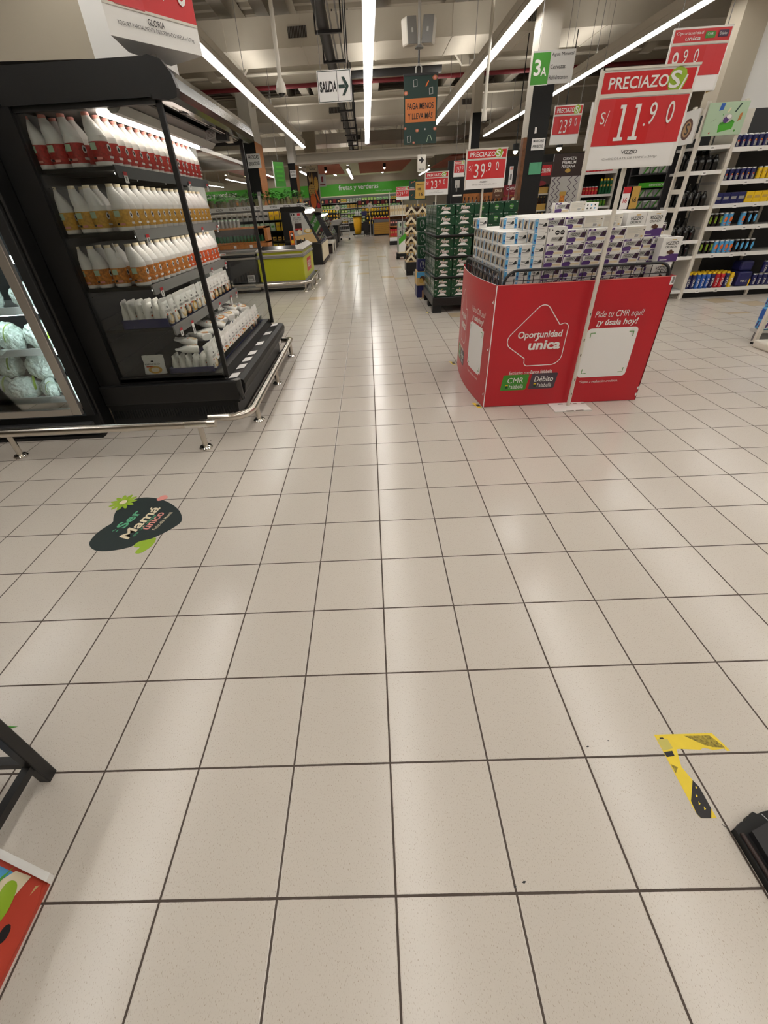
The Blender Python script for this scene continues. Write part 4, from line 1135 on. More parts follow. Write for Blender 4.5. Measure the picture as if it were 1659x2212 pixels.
# stack of pale cans on white board
def mk():
    t = thing('can_pack', 'x', 'pack'); b = MB(); b.box(-.078, 0, 0, .078, .2, .2, 'silver', .01); f = Face(b, (-.078, 0, 0), (1, 0, 0), (0, 0, 1), .003); f.disc(.078, .1, .05, 'sage', 1, 12, .07); f.disc(.095, .12, .025, 'deepgreen', 2, 10, .05)
    f = Face(b, (-.078, .2, 0), (0, -1, 0), (0, 0, 1), .003); f.disc(.1, .1, .05, 'sage', 1, 12, .07); part('pack_body', b, t); return t
PC2 = Proto(mk)
for k in range(4):
    for c in range(2): PC2.put((1.012 + c * .162, 14.83, .20 + k * .205), 0, 'pale can pack on the small pallet, %s column, %s tier up' % (('left', 'right')[c], ORD[k]), 'pale can packs on the small pallet')
m = MB((1.1, 15, 0)); m.box(.9, 14.78, .07, 1.28, 15.2, .165, 'black'); m.box(.9, 14.8, 0, 1.0, 15.1, .07, 'blackmatte'); m.box(1.15, 14.8, 0, 1.27, 15.1, .07, 'blackmatte'); m.box(.96, 14.77, .165, 1.27, 15.1, .198, 'cream'); solo('display_pallet', m, 'small black pallet under the pale cans and white board', 'pallet')
m = MB((1.1, 14.8, .165)); m.prism([(.975, 14.79, .2), (1.268, 14.79, .2), (1.268, 14.79, .78), (1.12, 14.79, .56), (.975, 14.79, .42)], (0, -.01, 0), 'white'); f = Face(m, (.975, 14.78, .2), (1, 0, 0), (0, 0, 1), .003); f.poly([(0, .2), (.293, .42), (.293, .58), (0, .36)], 'green', 1)
solo('display_board', m, 'white board with a green diagonal stripe in front of pale cans', 'board')
# wooden display shelf farther on
t = thing('display_shelf', 'orange wooden display shelf of gift boxes and red cartons far right of the aisle', 'shelf', (1.3, 20.9, 0))
m = MB((1.3, 20.9, 0))
m.box(.96, 20.8, 0, 1.8, 21.2, .15, 'black')
for z, mm in ((.15, 'white'), (.29, 'wood'), (.66, 'wood'), (1.05, 'white')): m.box(.96, 20.8, z, 1.8, 21.2, z + .045, mm)
m.box(.955, 20.8, .15, .985, 21.2, 1.45, 'wood'); m.box(.96, 21.18, .15, 1.8, 21.2, 1.4, 'wood'); m.box(.96, 20.79, .15, 1.8, 20.8, .29, 'paper')
part('shelf_frame', m, t); m = MB((1.3, 20.9, 0)); m.cyl((.985, 20.8, 1.4), (.985, 20.8, 1.9), .015, 'lightgrey', 8); part('post', m, t)
def small(col, w, d, h, cap=None):
    def mk():
        t = thing('carton', 'x', 'carton'); b = MB(); b.box(-w / 2, 0, 0, w / 2, d, h, col, .004)
        if cap: f = Face(b, (-w / 2, 0, 0), (1, 0, 0), (0, 0, 1), .003); f.rect(w * .15, h * .4, w * .7, h * .25, cap, 1)
        part('carton_body', b, t); return t
    return Proto(mk)
Pa, Pb, Pc = small('cream', .095, .2, .33, 'tan'), small('darkbrown', .1, .2, .24, 'pink'), small('red', .09, .2, .26, 'gold')
for k in range(7): Pa.put((1.04 + k * .105, 20.84, 1.096), 0, 'tall cream gift carton, %s from the aisle on the top of wooden shelf' % ORD[k], 'cream gift cartons'); Pb.put((1.04 + k * .108, 20.84, .706), 0, 'dark bottle carton, %s from the aisle on the middle wooden shelf' % ORD[k], 'dark cartons on the wooden shelf'); Pc.put((1.04 + k * .1, 20.84, .336), 0, 'red carton, %s from the aisle on the lower wooden shelf' % ORD[k], 'red cartons on the wooden shelf')

# ================================================================== SHELVES ON THE RIGHT
SZ = [.131, .603, .942, 1.211, 1.473, 1.826]
GX0, GX1, GY = 4.83, 7.4, 6.7
o = (6.0, 6.9, 0)
g = thing('gondola_shelf', 'white gondola shelving full of energy drink cans, facing us at the right edge', 'shelving', o)
m = MB(o); m.box(GX0, GY + .42, .05, GX1, GY + .45, 2.25, 'charcoal'); m.box(GX0 + .02, GY + .415, .05, GX0 + .42, GY + .42, 2.25, 'offwhite'); part('back_panel', m, g)
for x in (GX0 + .003, 5.84, 6.85):
    m = MB(o); m.box(x, GY + .02 if x < 5 else GY + .4, 0, x + .035, GY + .45, 2.28 if x < 5 else 2.25, 'offwhite')
    if x > 5: m.box(x, GY + .03, 0, x + .035, GY + .4, .09, 'offwhite')
    part('upright', m, g)
m = MB(o); m.box(GX0, GY + .06, .0, GX1, GY + .09, .10, 'blackmatte'); part('kick_plate', m, g)
for i, z in enumerate(SZ):
    m = MB(o); m.box(GX0, GY + (.0 if i else 0), z - .03, GX1, GY + .42, z, 'lightgrey'); s = part('shelf', m, g)
    m = MB(o); m.box(GX0, GY - .012, z - .045, GX1, GY, z + .004, 'white'); part('price_rail', m, s)
    for x in (5.02, 5.3, 5.5, 5.75)[:2 + i % 3]:
        m = MB(o); f = Face(m, (x + .03 * i, GY - .013, z - .05), (1, 0, 0), (0, 0, 1)); f.rect(0, 0, .055, .05, 'paper', 1); f.rect(.012, .018, .03, .012, 'grey', 2); part('price_tag', m, s)
def can(nm, body, h, r, deco):
    def mk():
        t = thing(nm, 'x', 'can' if 'can' in nm else 'bottle'); b = MB()
        if 'bottle' in nm:
            b.lathe([(r * .95, 0), (r, .006), (r, h * .80), (r * .78, h * .87), (r * .72, h * .875, 'yellow'), (r * .74, h * .9, 'yellow'), (r * .72, h * .98, 'yellow'), (r * .6, h, 'yellow')], (0, r, 0), body, 12)
        else:
            b.lathe([(r * .85, 0, 'silver'), (r, .008, 'silver'), (r, .010, body), (r, h - .014, body), (r * .86, h - .002, 'silver'), (r * .8, h, 'silver')], (0, r, 0), body, 14)
        f = Face(b, (-r, -.0012, 0), (1, 0, 0), (0, 0, 1), .0012)
        if deco == 'bull': f.poly([(r * .5, h * .1), (r * 1.5, h * .1), (r * 1.5, h * .4), (r * .5, h * .55)], 'silver', 1); f.disc(r, h * .5, r * .4, 'red', 2, 8); f.disc(r, h * .54, r * .2, 'yellow', 3, 8)
        elif deco == 'claw':
            for k in (-.35, 0, .35): f.stroke([(r + r * k * .9, h * .75), (r + r * k * .9 + .003, h * .25)], .006, 'sticker_green', 1)
        elif deco == 'sun': f.disc(r, h * .5, r * .6, 'orange', 1, 10, h * .2); f.rect(r * .5, h * .15, r, h * .06, 'orange', 1)
        elif deco == 'claw2': f.disc(r, h * .5, r * .55, 'skyblue', 1, 8, h * .3)
        elif deco == 'plain': f.rect(r * .5, h * .5, r, h * .12, 'gold', 1)
        elif deco == 'text':
            vs, fs, a = text_geo('VOLT', .03, 0); L = h * .52; T = r * .9
            f.mb.add([f.P(r + T / 2 - v * T, h * .12 + u * L, 1) for u, v in vs], fs, 'white')
        part('can_body', b, t); return t
    return Proto(mk)
P_bull = can('energy_drink_can', 'navy', .14, .027, 'bull'); P_yel = can('energy_drink_can', 'yellow', .14, .027, 'plain'); P_mon = can('energy_drink_can', 'blackgloss', .165, .032, 'claw'); P_sky = can('energy_drink_can', 'skyblue', .165, .032, 'sun'); P_bc = can('energy_drink_can', 'blackgloss', .165, .032, 'claw2')
P_vn = can('energy_drink_can', 'navy', .165, .033, 'text'); P_vb = can('energy_drink_bottle', 'blue', .22, .032, 'text'); P_vk = can('energy_drink_bottle', 'navy', .22, .032, 'text'); P_vr = can('energy_drink_bottle', 'red', .22, .032, 'text'); P_vy = can('energy_drink_bottle', 'yellow', .2, .032, 'text')
def fill(P, x0, n, dx, z, label, group, rows=2, dy=.07, sc=None):
    for r in range(rows):
        for k in range(n): P.put((x0 + k * dx + rnd.uniform(-.003, .003), GY + .03 + r * dy, z), rnd.uniform(-.3, .3) if 0 else 0, '%s, %s from left%s' % (label, ORD[k], ('', ', row two', ', row three')[r]), group, sc=sc)
fill(P_bull, 4.90, 7, .074, SZ[5], 'blue energy drink can on the top shelf at right', 'blue cans on the top shelf', 2)
fill(P_bull, 4.90, 6, .072, SZ[4], 'blue energy drink can on the fifth shelf up', 'blue cans on the fifth shelf', 2)
fill(P_yel, 5.345, 4, .072, SZ[4], 'yellow energy drink can on the fifth shelf up', 'yellow cans on the fifth shelf', 1)
Pp1, Pp2 = small('navy', .1, .14, .13, 'silver'), small('yellow', .1, .14, .13, 'gold')
for k in range(4): Pp1.put((4.9 + k * .105, GY + .03, SZ[3]), 0, 'blue and silver can carton, %s from the left on the fourth shelf up' % ORD[k], 'blue can cartons')
for k in range(4): Pp2.put((5.325 + k * .105, GY + .03, SZ[3]), 0, 'yellow can carton, %s from the left on the fourth shelf up' % ORD[k], 'yellow can cartons')
fill(P_mon, 4.9, 3, .072, SZ[2], 'black clawed energy can on the third shelf up', 'black cans on the third shelf', 1)
fill(P_sky, 5.116, 2, .07, SZ[2], 'sky-blue energy can on the third shelf up', 'sky-blue cans on the third shelf', 1)
P_sky.put((5.36, GY + .03, SZ[2]), 0, 'single sky-blue energy can before the black-and-blue cans on the third shelf', 'sky-blue cans on the third shelf')
fill(P_bc, 5.45, 2, .072, SZ[2], 'black and blue energy can on the third shelf up', 'black and blue cans on the third shelf', 1)
fill(P_mon, 4.9, 3, .074, SZ[1], 'black clawed energy can on the second shelf up', 'black cans on the second shelf', 2)
fill(P_sky, 5.122, 4, .072, SZ[1], 'sky-blue energy can on the second shelf up', 'sky-blue cans on the second shelf', 2)
fill(P_bc, 5.415, 4, .075, SZ[1], 'black and blue energy can on the second shelf up', 'black and blue cans on the second shelf', 1)
for k, P in enumerate((P_vk, P_vk, P_vb, P_vb, P_vb, P_vk, P_vr, P_vr, P_vk, P_vy)):
    for r in range(3): P.put((4.9 + k * .072, GY + .03 + r * .075, SZ[0]), 0, 'yellow-capped energy bottle on the bottom shelf, %s from the left, %s row' % (ORD[k], ('front', 'second', 'third')[r]), 'yellow-capped bottles on the bottom shelf')
m = MB((5.72, GY + .03, SZ[0])); m.box(5.63, GY + .03, SZ[0], 5.83, GY + .25, SZ[0] + .2, 'navy', .02); m.box(5.65, GY + .08, SZ[0] + .2, 5.84, GY + .28, SZ[0] + .34, 'navy', .03); f = Face(m, (5.63, GY + .03, SZ[0]), (1, 0, 0), (0, 0, 1), .002); f.text('VOLT', .05, .06, .1, .03, 'white', .03, 0, 1); f.rect(.18, 0, .02, .1, 'yellow', 1)
solo('shrink_pack', m, 'dark blue shrink-wrapped pack among the bottles on the bottom shelf', 'pack')
fill(P_vn, 5.9, 4, .074, SZ[0], 'dark blue can on the bottom shelf right of the shrink pack', 'dark blue cans on the bottom shelf', 1)
for k in range(2): P_vn.put((5.99 + k * .08, GY + .03, SZ[0] + .17), 0, 'dark blue can stacked on the others at right of the bottom shelf, %s' % ('left', 'right')[k], 'dark blue cans on the bottom shelf')
m = MB((6.28, GY + .03, SZ[0])); m.box(6.2, GY + .03, SZ[0], 6.36, GY + .2, SZ[0] + .2, 'blue', .01); solo('shrink_pack', m, 'blue pack at the right image edge on the bottom shelf', 'pack')

# end unit with black bottles and ladder frame
EX0, EX1 = 4.33, 4.79
o = (4.55, 6.9, 0)
e = thing('shelf_end_unit', 'narrow white ladder-framed end unit filled with black bottles', 'shelving', o)
for x in (EX0, EX1):
    m = MB(o); m.box(x, GY - .02, 0, x + .037, GY + .02, 2.3, 'offwhite'); part('upright', m, e)
m = MB(o); m.box(EX0, GY + .24, 0, EX0 + .035, GY + .28, 2.28, 'offwhite'); part('upright', m, e)
for z in (2.2, 1.97, 1.58, 1.38, 1.17, .9, .6, .3):
    m = MB(o); m.box(EX0 + .005, GY + .02, z - .025, EX0 + .03, GY + .24, z + .03, 'offwhite'); part('ladder_rung', m, e)
m = MB(o); m.box(EX0, GY + .44, .05, EX1, GY + .46, 2.25, 'charcoal'); part('back_panel', m, e)
for z in (.125, .585, .79, 1.2, 1.597, 1.86):
    m = MB(o); m.box(EX0 + .04, GY, z - .03, EX1, GY + .44, z, 'lightgrey'); s = part('shelf', m, e)
    m = MB(o); m.box(EX0 + .04, GY - .012, z - .04, EX1, GY, z + .004, 'white'); part('price_rail', m, s)
    m = MB(o); f = Face(m, (EX0 + .2, GY - .013, z - .045), (1, 0, 0), (0, 0, 1)); f.rect(0, 0, .06, .045, 'paper', 1); f.rect(.012, .015, .035, .012, 'grey', 2); part('price_tag', m, s)
t = thing('promo_poster', 'mint-green poster with a floating basket of goods atop the end unit', 'poster', (4.56, 6.66, 1.95))
m = MB((4.56, 6.66, 1.95)); m.box(4.34, 6.655, 1.955, 4.83, 6.67, 2.275, 'sage'); f = Face(m, (4.34, 6.655, 1.955), (1, 0, 0), (0, 0, 1))
f.poly([(.19, .03), (.36, .06), (.37, .13), (.18, .10)], 'green', 1); f.poly([(.18, .10), (.37, .13), (.33, .15), (.19, .125)], 'midgreen', 2); f.disc(.265, .165, .06, 'lightgrey', 3, 12, .045); f.disc(.25, .15, .035, 'purple', 4, 10, .03); f.disc(.28, .18, .03, 'white', 5, 10, .02)
f.poly([(.13, .24), (.18, .25), (.19, .31), (.14, .31)], 'blue', 1); f.poly([(.04, .12), (.1, .15), (.13, .17), (.06, .13)], 'brown', 1); f.poly([(.33, .22), (.35, .22), (.4, .3), (.38, .3)], 'deepgreen', 1); f.poly([(.24, .22), (.26, .22), (.28, .26), (.265, .27)], 'cream', 1); f.poly([(.4, .13), (.44, .15), (.44, .22), (.41, .2)], 'wood', 1)
f.disc(.4, .04, .012, 'midgreen', 1, 8); f.disc(.09, .03, .01, 'red', 1, 6); f.disc(.2, .2, .006, 'midgreen', 1, 6)
part('printed_board', m, t)
def mk():
    t = thing('bottle', 'x', 'bottle'); b = MB()
    b.lathe([(.038, 0), (.042, .01), (.042, .12), (.038, .15), (.02, .185), (.016, .2), (.017, .215)], (0, .042, 0), 'blackgloss', 12)
    f = Face(b, (-.042, -.0005, 0), (1, 0, 0), (0, 0, 1))
    for k in range(7): f.disc(.06, .03 + k * .013, .0022, 'silver', 1, 5)
    part('bottle_body', b, t); return t
P_bk = Proto(mk)
for z, nm in ((1.597, 'upper'), (1.2, 'middle'), (.79, 'lower'), (.585, 'second lowest')):
    for r in range(2):
        for k in range(4):
            P_bk.put((EX0 + .1 + k * .095, GY + .03 + r * .1, z), 0, 'black bottle, %s end-unit shelf, %s from the left, %s row' % (nm, ORD[k], ('front', 'back')[r]), 'black bottles in the end unit', sc=(1, 1, .8 if z > .7 else .75))
            if z > .7 and z < 1.5 or z > 1.5:
                if r == 0 and z != .585: P_bk.put((EX0 + .1 + k * .095, GY + .26, z + .0), 0, 'black bottle at the back of the %s end-unit shelf, %s from the left' % (nm, ORD[k]), 'black bottles in the end unit', sc=(1, 1, 1.25))
# advert panel with brown sunburst fixed on the ladder side
m = MB((4.28, 6.9, 1.95)); m.box(4.305, 6.76, 1.9, 4.325, 7.12, 2.25, 'white'); f = Face(m, (4.305, 7.12, 1.9), (0, -1, 0), (0, 0, 1)); f.disc(.18, .16, .11, 'brown', 1, 16); f.disc(.18, .16, .08, 'cardboard', 2, 16); f.text('S', .15, .1, .07, .12, 'darkbrown', .03, 0, 3)
solo('side_poster', m, 'white panel with a brown sunburst on the side of the end unit', 'poster')

# near unit at the right image edge
o = (4.3, 4.4, 0)
t = thing('shelf_end_unit', 'white-framed shelf end with blue packs cut by the right image edge', 'shelving', o)
for x in (4.10, 4.80):
    m = MB(o); m.box(x, 4.25, .02, x + .035, 4.285, 1.0, 'offwhite'); m.box(x - .005, 4.24, 0, x + .04, 4.295, .02, 'black'); part('upright', m, t)
m = MB(o); m.box(4.135, 4.255, .25, 4.80, 4.28, .28, 'offwhite'); part('cross_bar', m, t)
m = MB(o); m.box(4.14, 4.30, .10, 4.80, 4.42, .13, 'lightgrey'); m.box(4.18, 4.33, .0, 4.78, 4.40, .1, 'grey'); part('base_shelf', m, t)
def mk():
    t = thing('shrink_pack', 'x', 'pack'); b = MB(); b.box(-.1, 0, 0, .1, .24, .22, 'skyblue', .02); f = Face(b, (-.1, 0, 0), (1, 0, 0), (0, 0, 1), .002); f.rect(.01, .01, .18, .07, 'paper', 1); f.poly([(.02, .02), (.05, .02), (.07, .07), (.04, .07)], 'purple', 2); f.poly([(.1, .02), (.13, .02), (.15, .08), (.12, .08)], 'purple', 2); f.rect(0.01, .1, .18, .1, 'blue', 1)
    f = Face(b, (-.1, .24, 0), (0, -1, 0), (0, 0, 1), .002); f.rect(.02, .1, .2, .1, 'blue', 1); f.poly([(.03, .02), (.07, .02), (.1, .08), (.06, .08)], 'purple', 1); f.poly([(.12, .02), (.16, .02), (.19, .08), (.15, .08)], 'purple', 1); part('pack_body', b, t); return t
P_ = Proto(mk)
for k, (x, y, z) in enumerate(((4.255, 4.31, .132), (4.47, 4.31, .132), (4.255, 4.31, .353), (4.47, 4.31, .353))):
    P_.put((x, y, z), 0, 'blue and white bottle pack at the right edge, %s' % ('lower left', 'lower right', 'upper left', 'upper right')[k], 'blue packs at the right edge', sc=(1, .4, 1))
m = MB((4.02, 3.95, 0)); m.box(4.02, 3.9, .0, 4.6, 4.18, .075, 'offwhite', .015); solo('packaged_goods', m, 'low pale speckled bundle on the floor at the right image edge', 'bundle')
# ================================================================== HANGING SIGNS AND CEILING FITTINGS
t = thing('exit_sign', 'hanging white SALIDA sign with a green arrow pointing right', 'exit sign', (-.35, 7, 2.55))
m = MB((-.35, 7, 2.55)); m.box(-.553, 7.0, 2.562, -.118, 7.012, 2.866, 'paper'); part('sign_board', m, t)
m = MB((-.35, 7, 2.55)); f = Face(m, (-.553, 7.0, 2.562), (1, 0, 0), (0, 0, 1), .002)
for p in ([(.01, .01), (.425, .01)], [(.01, .294), (.425, .294)], [(.012, .01), (.012, .294)], [(.423, .01), (.423, .294)], [(.255, .01), (.255, .294)]): f.stroke(p, .006, 'deepgreen', 1)
f.text('SALIDA', .03, .1, .215, .105, 'ink', .07, 0, 1)
f.poly([(.27, .13), (.35, .13), (.35, .165), (.27, .165)], 'deepgreen', 1); f.poly([(.31, .06), (.345, .06), (.40, .148), (.36, .148)], 'deepgreen', 2); f.poly([(.36, .148), (.40, .148), (.345, .235), (.31, .235)], 'deepgreen', 2)
part('printed_arrow', m, t)
for x in (-.5, -.17):
    m = MB((-.35, 7, 2.55)); m.cyl((x, 7.006, 2.86), (x, 7.006, ZC), .003, 'grey', 5); part('suspension_wire', m, t)
t = thing('hanging_banner', 'dark green hanging banner reading PAGA MENOS Y LLEVA MÁS on orange', 'banner', (.87, 8, 2.2))
m = MB((.87, 8, 2.2)); m.box(.625, 8.0, 2.185, 1.118, 8.01, 2.955, 'deepgreen')
f = Face(m, (.625, 8.0, 2.185), (1, 0, 0), (0, 0, 1), .002)
f.rect(.02, .255, .45, .265, 'banner_orange', 1); f.text('PAGA MENOS', .05, .40, .39, .07, 'ink', .02, 0, 2); f.text('Y LLEVA MÁS', .06, .29, .37, .085, 'ink', .02, 0, 2)
for x, y, r in ((.03, .58, .04), (.45, .73, .045), (.2, .16, .035), (.47, .17, .035), (.02, .19, .025), (.15, .02, .025)): f.disc(x, y, r * .8, 'coin', 1, 12, r * .6); f.disc(x, y, r * .4, 'pink', 2, 8)
for x, y in ((.08, .06), (.4, .59), (.17, .68)): f.stroke([(x - .025, y - .035), (x + .025, y - .03), (x + .02, y + .04), (x - .03, y + .035)], .008, 'lightgrey', 1, True)
f.stroke([(.35, .02), (.37, .09), (.4, .1), (.43, .03)], .008, 'sage', 1); f.stroke([(.32, .64), (.36, .7)], .016, 'orange', 1); f.disc(.32, .17, .012, 'lightgrey', 1, 8)
part('printed_cloth', m, t)
m = MB((.87, 8, 2.2)); m.box(.62, 7.995, 2.945, 1.12, 8.015, 2.97, 'charcoal'); m.tube([(.80, 8.005, 2.96), (.80, 8.005, 3.03), (.84, 8.005, 3.07), (.88, 8.005, 3.03), (.88, 8.005, 2.96)], .008, 'lightgrey', 6); m.cyl((.84, 8.005, 3.07), (.84, 8.005, ZC), .012, 'charcoal', 6); part('hanger', m, t)
t = thing('loudspeaker_cluster', 'pair of grey loudspeakers hanging from the ceiling right of the middle light', 'loudspeaker', (.75, 7.5, 3.2))
for sx, a in ((-1, .45), (1, -.35)):
    m = MB((.75, 7.5, 3.2)); c = Vector((.79 + sx * .12, 7.5, 3.27)); R = Matrix.Rotation(a, 4, 'Z') @ Matrix.Rotation(sx * .1, 4, 'Y')
    b = MB(); b.box(-.075, -.05, -.13, .075, .1, .13, 'duct', .02); b.box(-.07, -.055, -.125, .07, -.045, .125, 'grey', .004); b.box(-.012, -.06, -.02, .012, -.054, .02, 'lightgrey')
    m.mats = b.mats; m.v = [tuple(c + (R @ Vector(v)) - m.off) for v in b.v]; m.f = b.f; m.m = b.m; m.sm = b.sm
    part('speaker_cabinet', m, t)
m = MB((.75, 7.5, 3.2)); m.cyl((.79, 7.5, 3.12), (.79, 7.5, ZC), .02, 'lightgrey', 8); m.cyl((.79, 7.5, 3.11), (.79, 7.5, 3.14), .06, 'grey', 12, .03); part('mast', m, t)
def dome(x, y, zt, zb, label, r=.06):
    t = thing('security_camera', label, 'camera', (x, y, zb))
    m = MB((x, y, zb)); m.cyl((x, y, zb + .12), (x, y, ZC), .025, 'offwhite', 10); part('drop_pole', m, t)
    m = MB((x, y, zb)); m.lathe([(r, 0), (r * 1.05, .05), (r * .9, .09), (.03, .14)], (x, y, zb + .02), 'offwhite', 16); part('housing', m, t)
    m = MB((x, y, zb)); m.ball((x, y, zb + .025), r * .75, 'blackgloss', sc=(1, 1, .8)); part('dome_lens', m, t)
dome(-1.02, 7.0, 4, 2.66, 'white dome security camera on a pole left of the exit sign')
dome(2.05, 9.0, 4, 2.5, 'white dome security camera on a thin pole above the 39.90 sign', .045)
t = thing('aisle_sign', 'hanging aisle sign, green 3A panel beside a grey list panel', 'aisle sign', (2.6, 7.6, 2.7))
m = MB((2.6, 7.6, 2.7)); m.box(2.338, 7.6, 2.697, 2.905, 7.612, 3.03, 'lightgrey'); f = Face(m, (2.338, 7.6, 2.697), (1, 0, 0), (0, 0, 1), .002)
f.rect(0, 0, .235, .315, 'midgreen', 1); f.text('3', .03, .09, .09, .16, 'white', .04, 0, 2); f.text('A', .125, .085, .08, .085, 'white', .04, 0, 2)
f.text('Agua Mineral', .25, .265, .29, .042, 'ink', 0, 0, 2); f.text('Cervezas', .25, .15, .2, .042, 'ink', 0, 0, 2); f.text('Rehidratantes', .25, .045, .26, .04, 'ink', 0, 0, 2); f.rect(0, -.006, .24, .006, 'paper', 1)
part('sign_board', m, t)
for x in (2.4, 2.85):
    m = MB((2.6, 7.6, 2.7)); m.cyl((x, 7.606, 3.02), (x, 7.606, ZC), .003, 'grey', 5); part('suspension_wire', m, t)
def hang_sign(label, x0, x1, y, z0, z1, big, cents, head, dark=False, ext=None):
    o = ((x0 + x1) / 2, y, z0); w, h = x1 - x0, z1 - z0
    t = thing('price_sign', label, 'price sign', o)
    m = MB(o); m.box(x0, y, z0, x1, y + .02, z1, 'white')
    f = Face(m, (x0, y, z0), (1, 0, 0), (0, 0, 1), .002)
    price_face(f, w, h, big, cents, '', '', False, head)
    if head != 'PRECIAZO':
        f.text('Oportunidad', w * .05, h * .875, w * .46, h * .06, 'white', 0, .1, 4); f.text('unica', w * .22, h * .80, w * .26, h * .06, 'white', .03, .1, 4)
        f.rrect(w * .55, h * .82, w * .17, h * .1, .008, 'midgreen', 4); f.rrect(w * .77, h * .83, w * .17, h * .1, .008, 'darkpurple', 4); f.text('CMR', w * .58, h * .86, w * .1, h * .04, 'white', 0, 0, 5); f.text('Débito', w * .79, h * .86, w * .12, h * .04, 'white', 0, 0, 5)
    part('sign_board', m, t)
    m = MB(o); m.prism([(x0 + w * .5, y + .02, z0), (x1, y + .02, z0), (x1 + .05, y + .16, z0 + .02), (x0 + w * .5, y + .16, z0 + .02)], (0, 0, .012), 'lightgrey'); m.box(x1 - .004, y + .02, z0, x1, y + .14, z1, 'gold' if ext else 'lightgrey'); part('sign_box', m, t)
    for x in (x0 + .05, x1 - .05):
        m = MB(o); m.cyl((x, y + .03, z1), (x, y + .03, ZC), .004, 'grey', 5); part('suspension_wire', m, t)
hang_sign('large hanging red sign with yellow side near the white wall at upper right', 3.31, 3.92, 6.0, 2.30, 2.80, '9', '90', 'Oport', ext=1)
hang_sign('hanging red price sign 23.90 between the black column and the 11.90 sign', 3.57, 4.09, 10.0, 2.23, 2.79, '23', '90', 'PRECIAZO')
hang_sign('small far red price sign 75.90 left of the 39.90 sign', 2.44, 2.735, 14.0, 1.985, 2.34, '75', '90', 'PRECIAZO')
m = MB((3.95, 9.9, 2.3)); m.box(4.16, 9.8, 2.10, 4.32, 9.82, 2.78, 'white'); m.box(4.26, 9.795, 2.3, 4.33, 9.80, 2.8, 'yellow'); m.cyl((4.24, 9.81, 2.78), (4.24, 9.81, ZC), .004, 'grey', 5); solo('hanging_board', m, 'white and yellow board hanging beside the right 23.90 sign', 'board')
# yogurt price box sign on top of the cooler
t = thing('price_sign', 'red and white box sign for strawberry yogurt standing over the yogurt cooler', 'price sign', (-1.2, 3.2, 2.25))
A, B, C_, D = Vector((-1.325, 2.938, 2.25)), Vector((-.977, 3.393, 2.25)), Vector((-1.238, 3.552, 2.25)), Vector((-1.365, 3.23, 2.25))
m = MB((-1.2, 3.2, 2.25)); m.prism([tuple(A), tuple(B), tuple(C_), tuple(D)], (0, 0, .42), 'white')
ux = (B - A); w = ux.length; f = Face(m, A, ux, (0, 0, 1), .002)
f.rect(0, .125, w, .295, 'sign_red', 1); f.rect(w * .12, .125, w * .3, .295, 'digit_red', 2); f.rect(0, .118, w, .012, 'offwhite', 2)
f.text('8', w * .3, .165, w * .16, .2, 'white', .0, 0, 4); f.text('0', w * .8, .19, w * .12, .15, 'white', 0, 0, 4); f.text('.9', w * .56, .19, w * .16, .15, 'white', 0, 0, 4)
f.text('GLORIA', w * .42, .075, w * .18, .026, 'ink', .02, 0, 3); f.text('YOGURT PARCIALMENTE DESCREMADO FRESA x 1.7 kg', w * .1, .045, w * .82, .021, 'charcoal', 0, 0, 3)
part('sign_box', m, t); m = MB((-1.2, 3.2, 2.25)); m.cyl((-1.25, 3.3, 2.18), (-1.25, 3.3, 2.26), .02, 'lightgrey', 8); part('foot', m, t)

# ================================================================== COLUMNS
def column(x0, x1, y0, y1, zc, nm, wood=1, texts=(), top='white'):
    m = MB(); m.box(x0, y0, 0, x1, y1, ZC, top); s = struct(nm, m)
    o = ((x0 + x1) / 2, y0, 0)
    t = thing('column_cladding', {'trim_7': 'black column cladding with wooden side on the left, FRESCAS SENSACIONES sign', 'trim_8': 'farther black column cladding with wooden edge, left of the pineapple column', 'trim_9': 'black column cladding with MARIDAJE PERFECTO sign and rough wooden side', 'trim_10': 'slim far black column behind the 39.90 sign'}[nm], 'column', o)
    m = MB(o); m.box(x0 - .015, y0 - .02, 0, x1 + .01, y0 - .002, zc, 'blackmatte'); part('black_panel', m, t)
    if wood > 0: m = MB(o); m.box(x1 + .001, y0 - .02, 0, x1 + .02, y1, zc - .05, 'wood'); part('wood_panel', m, t)
    if wood < 0: m = MB(o); m.box(x0 - .07, y0 - .02, 0, x0 - .016, y0 + .1, zc - .6, 'darkwood'); part('wood_panel', m, t)
    for lines, x, z, w, h, c in texts:
        m = MB(o); m.box(x, y0 - .03, z, x + w, y0 - .021, z + h, c); f = Face(m, (x, y0 - .03, z), (1, 0, 0), (0, 0, 1), .003)
        for i, L in enumerate(lines): f.text(L, w * .1, h * (1 - (i + .85) / (len(lines) + .3)), w * .8, h * .6 / (len(lines) + .4), 'ink', .02, 0, 1)
        part('notice', m, t)
column(-4.16, -3.77, 18.3, 19.5, 3.54, 'trim_7', 1, [(('FRESCAS', 'SENSACIONES'), -4.11, 2.76, .47, .4, 'paper')])
column(-3.2, -2.93, 22.0 - .2, 22.6, 3.1, 'trim_8', 1, [(('ME TODO', 'EL MUNDO'), -3.16, 2.62, .25, .25, 'paper')])
column(2.53, 2.80, 8.0, 8.35, 2.78, 'trim_9', -1, [(('MARIDAJE', 'PERFECTO'), 2.59, 2.02, .2, .14, 'paper'), ((), 2.61, 2.22, .03, .07, 'paper'), ((), 2.60, 1.72, .19, .15, 'mint')], 'duct')
column(3.27, 3.5, 16.0, 16.4, 3.55, 'trim_10', 0, (), 'duct')
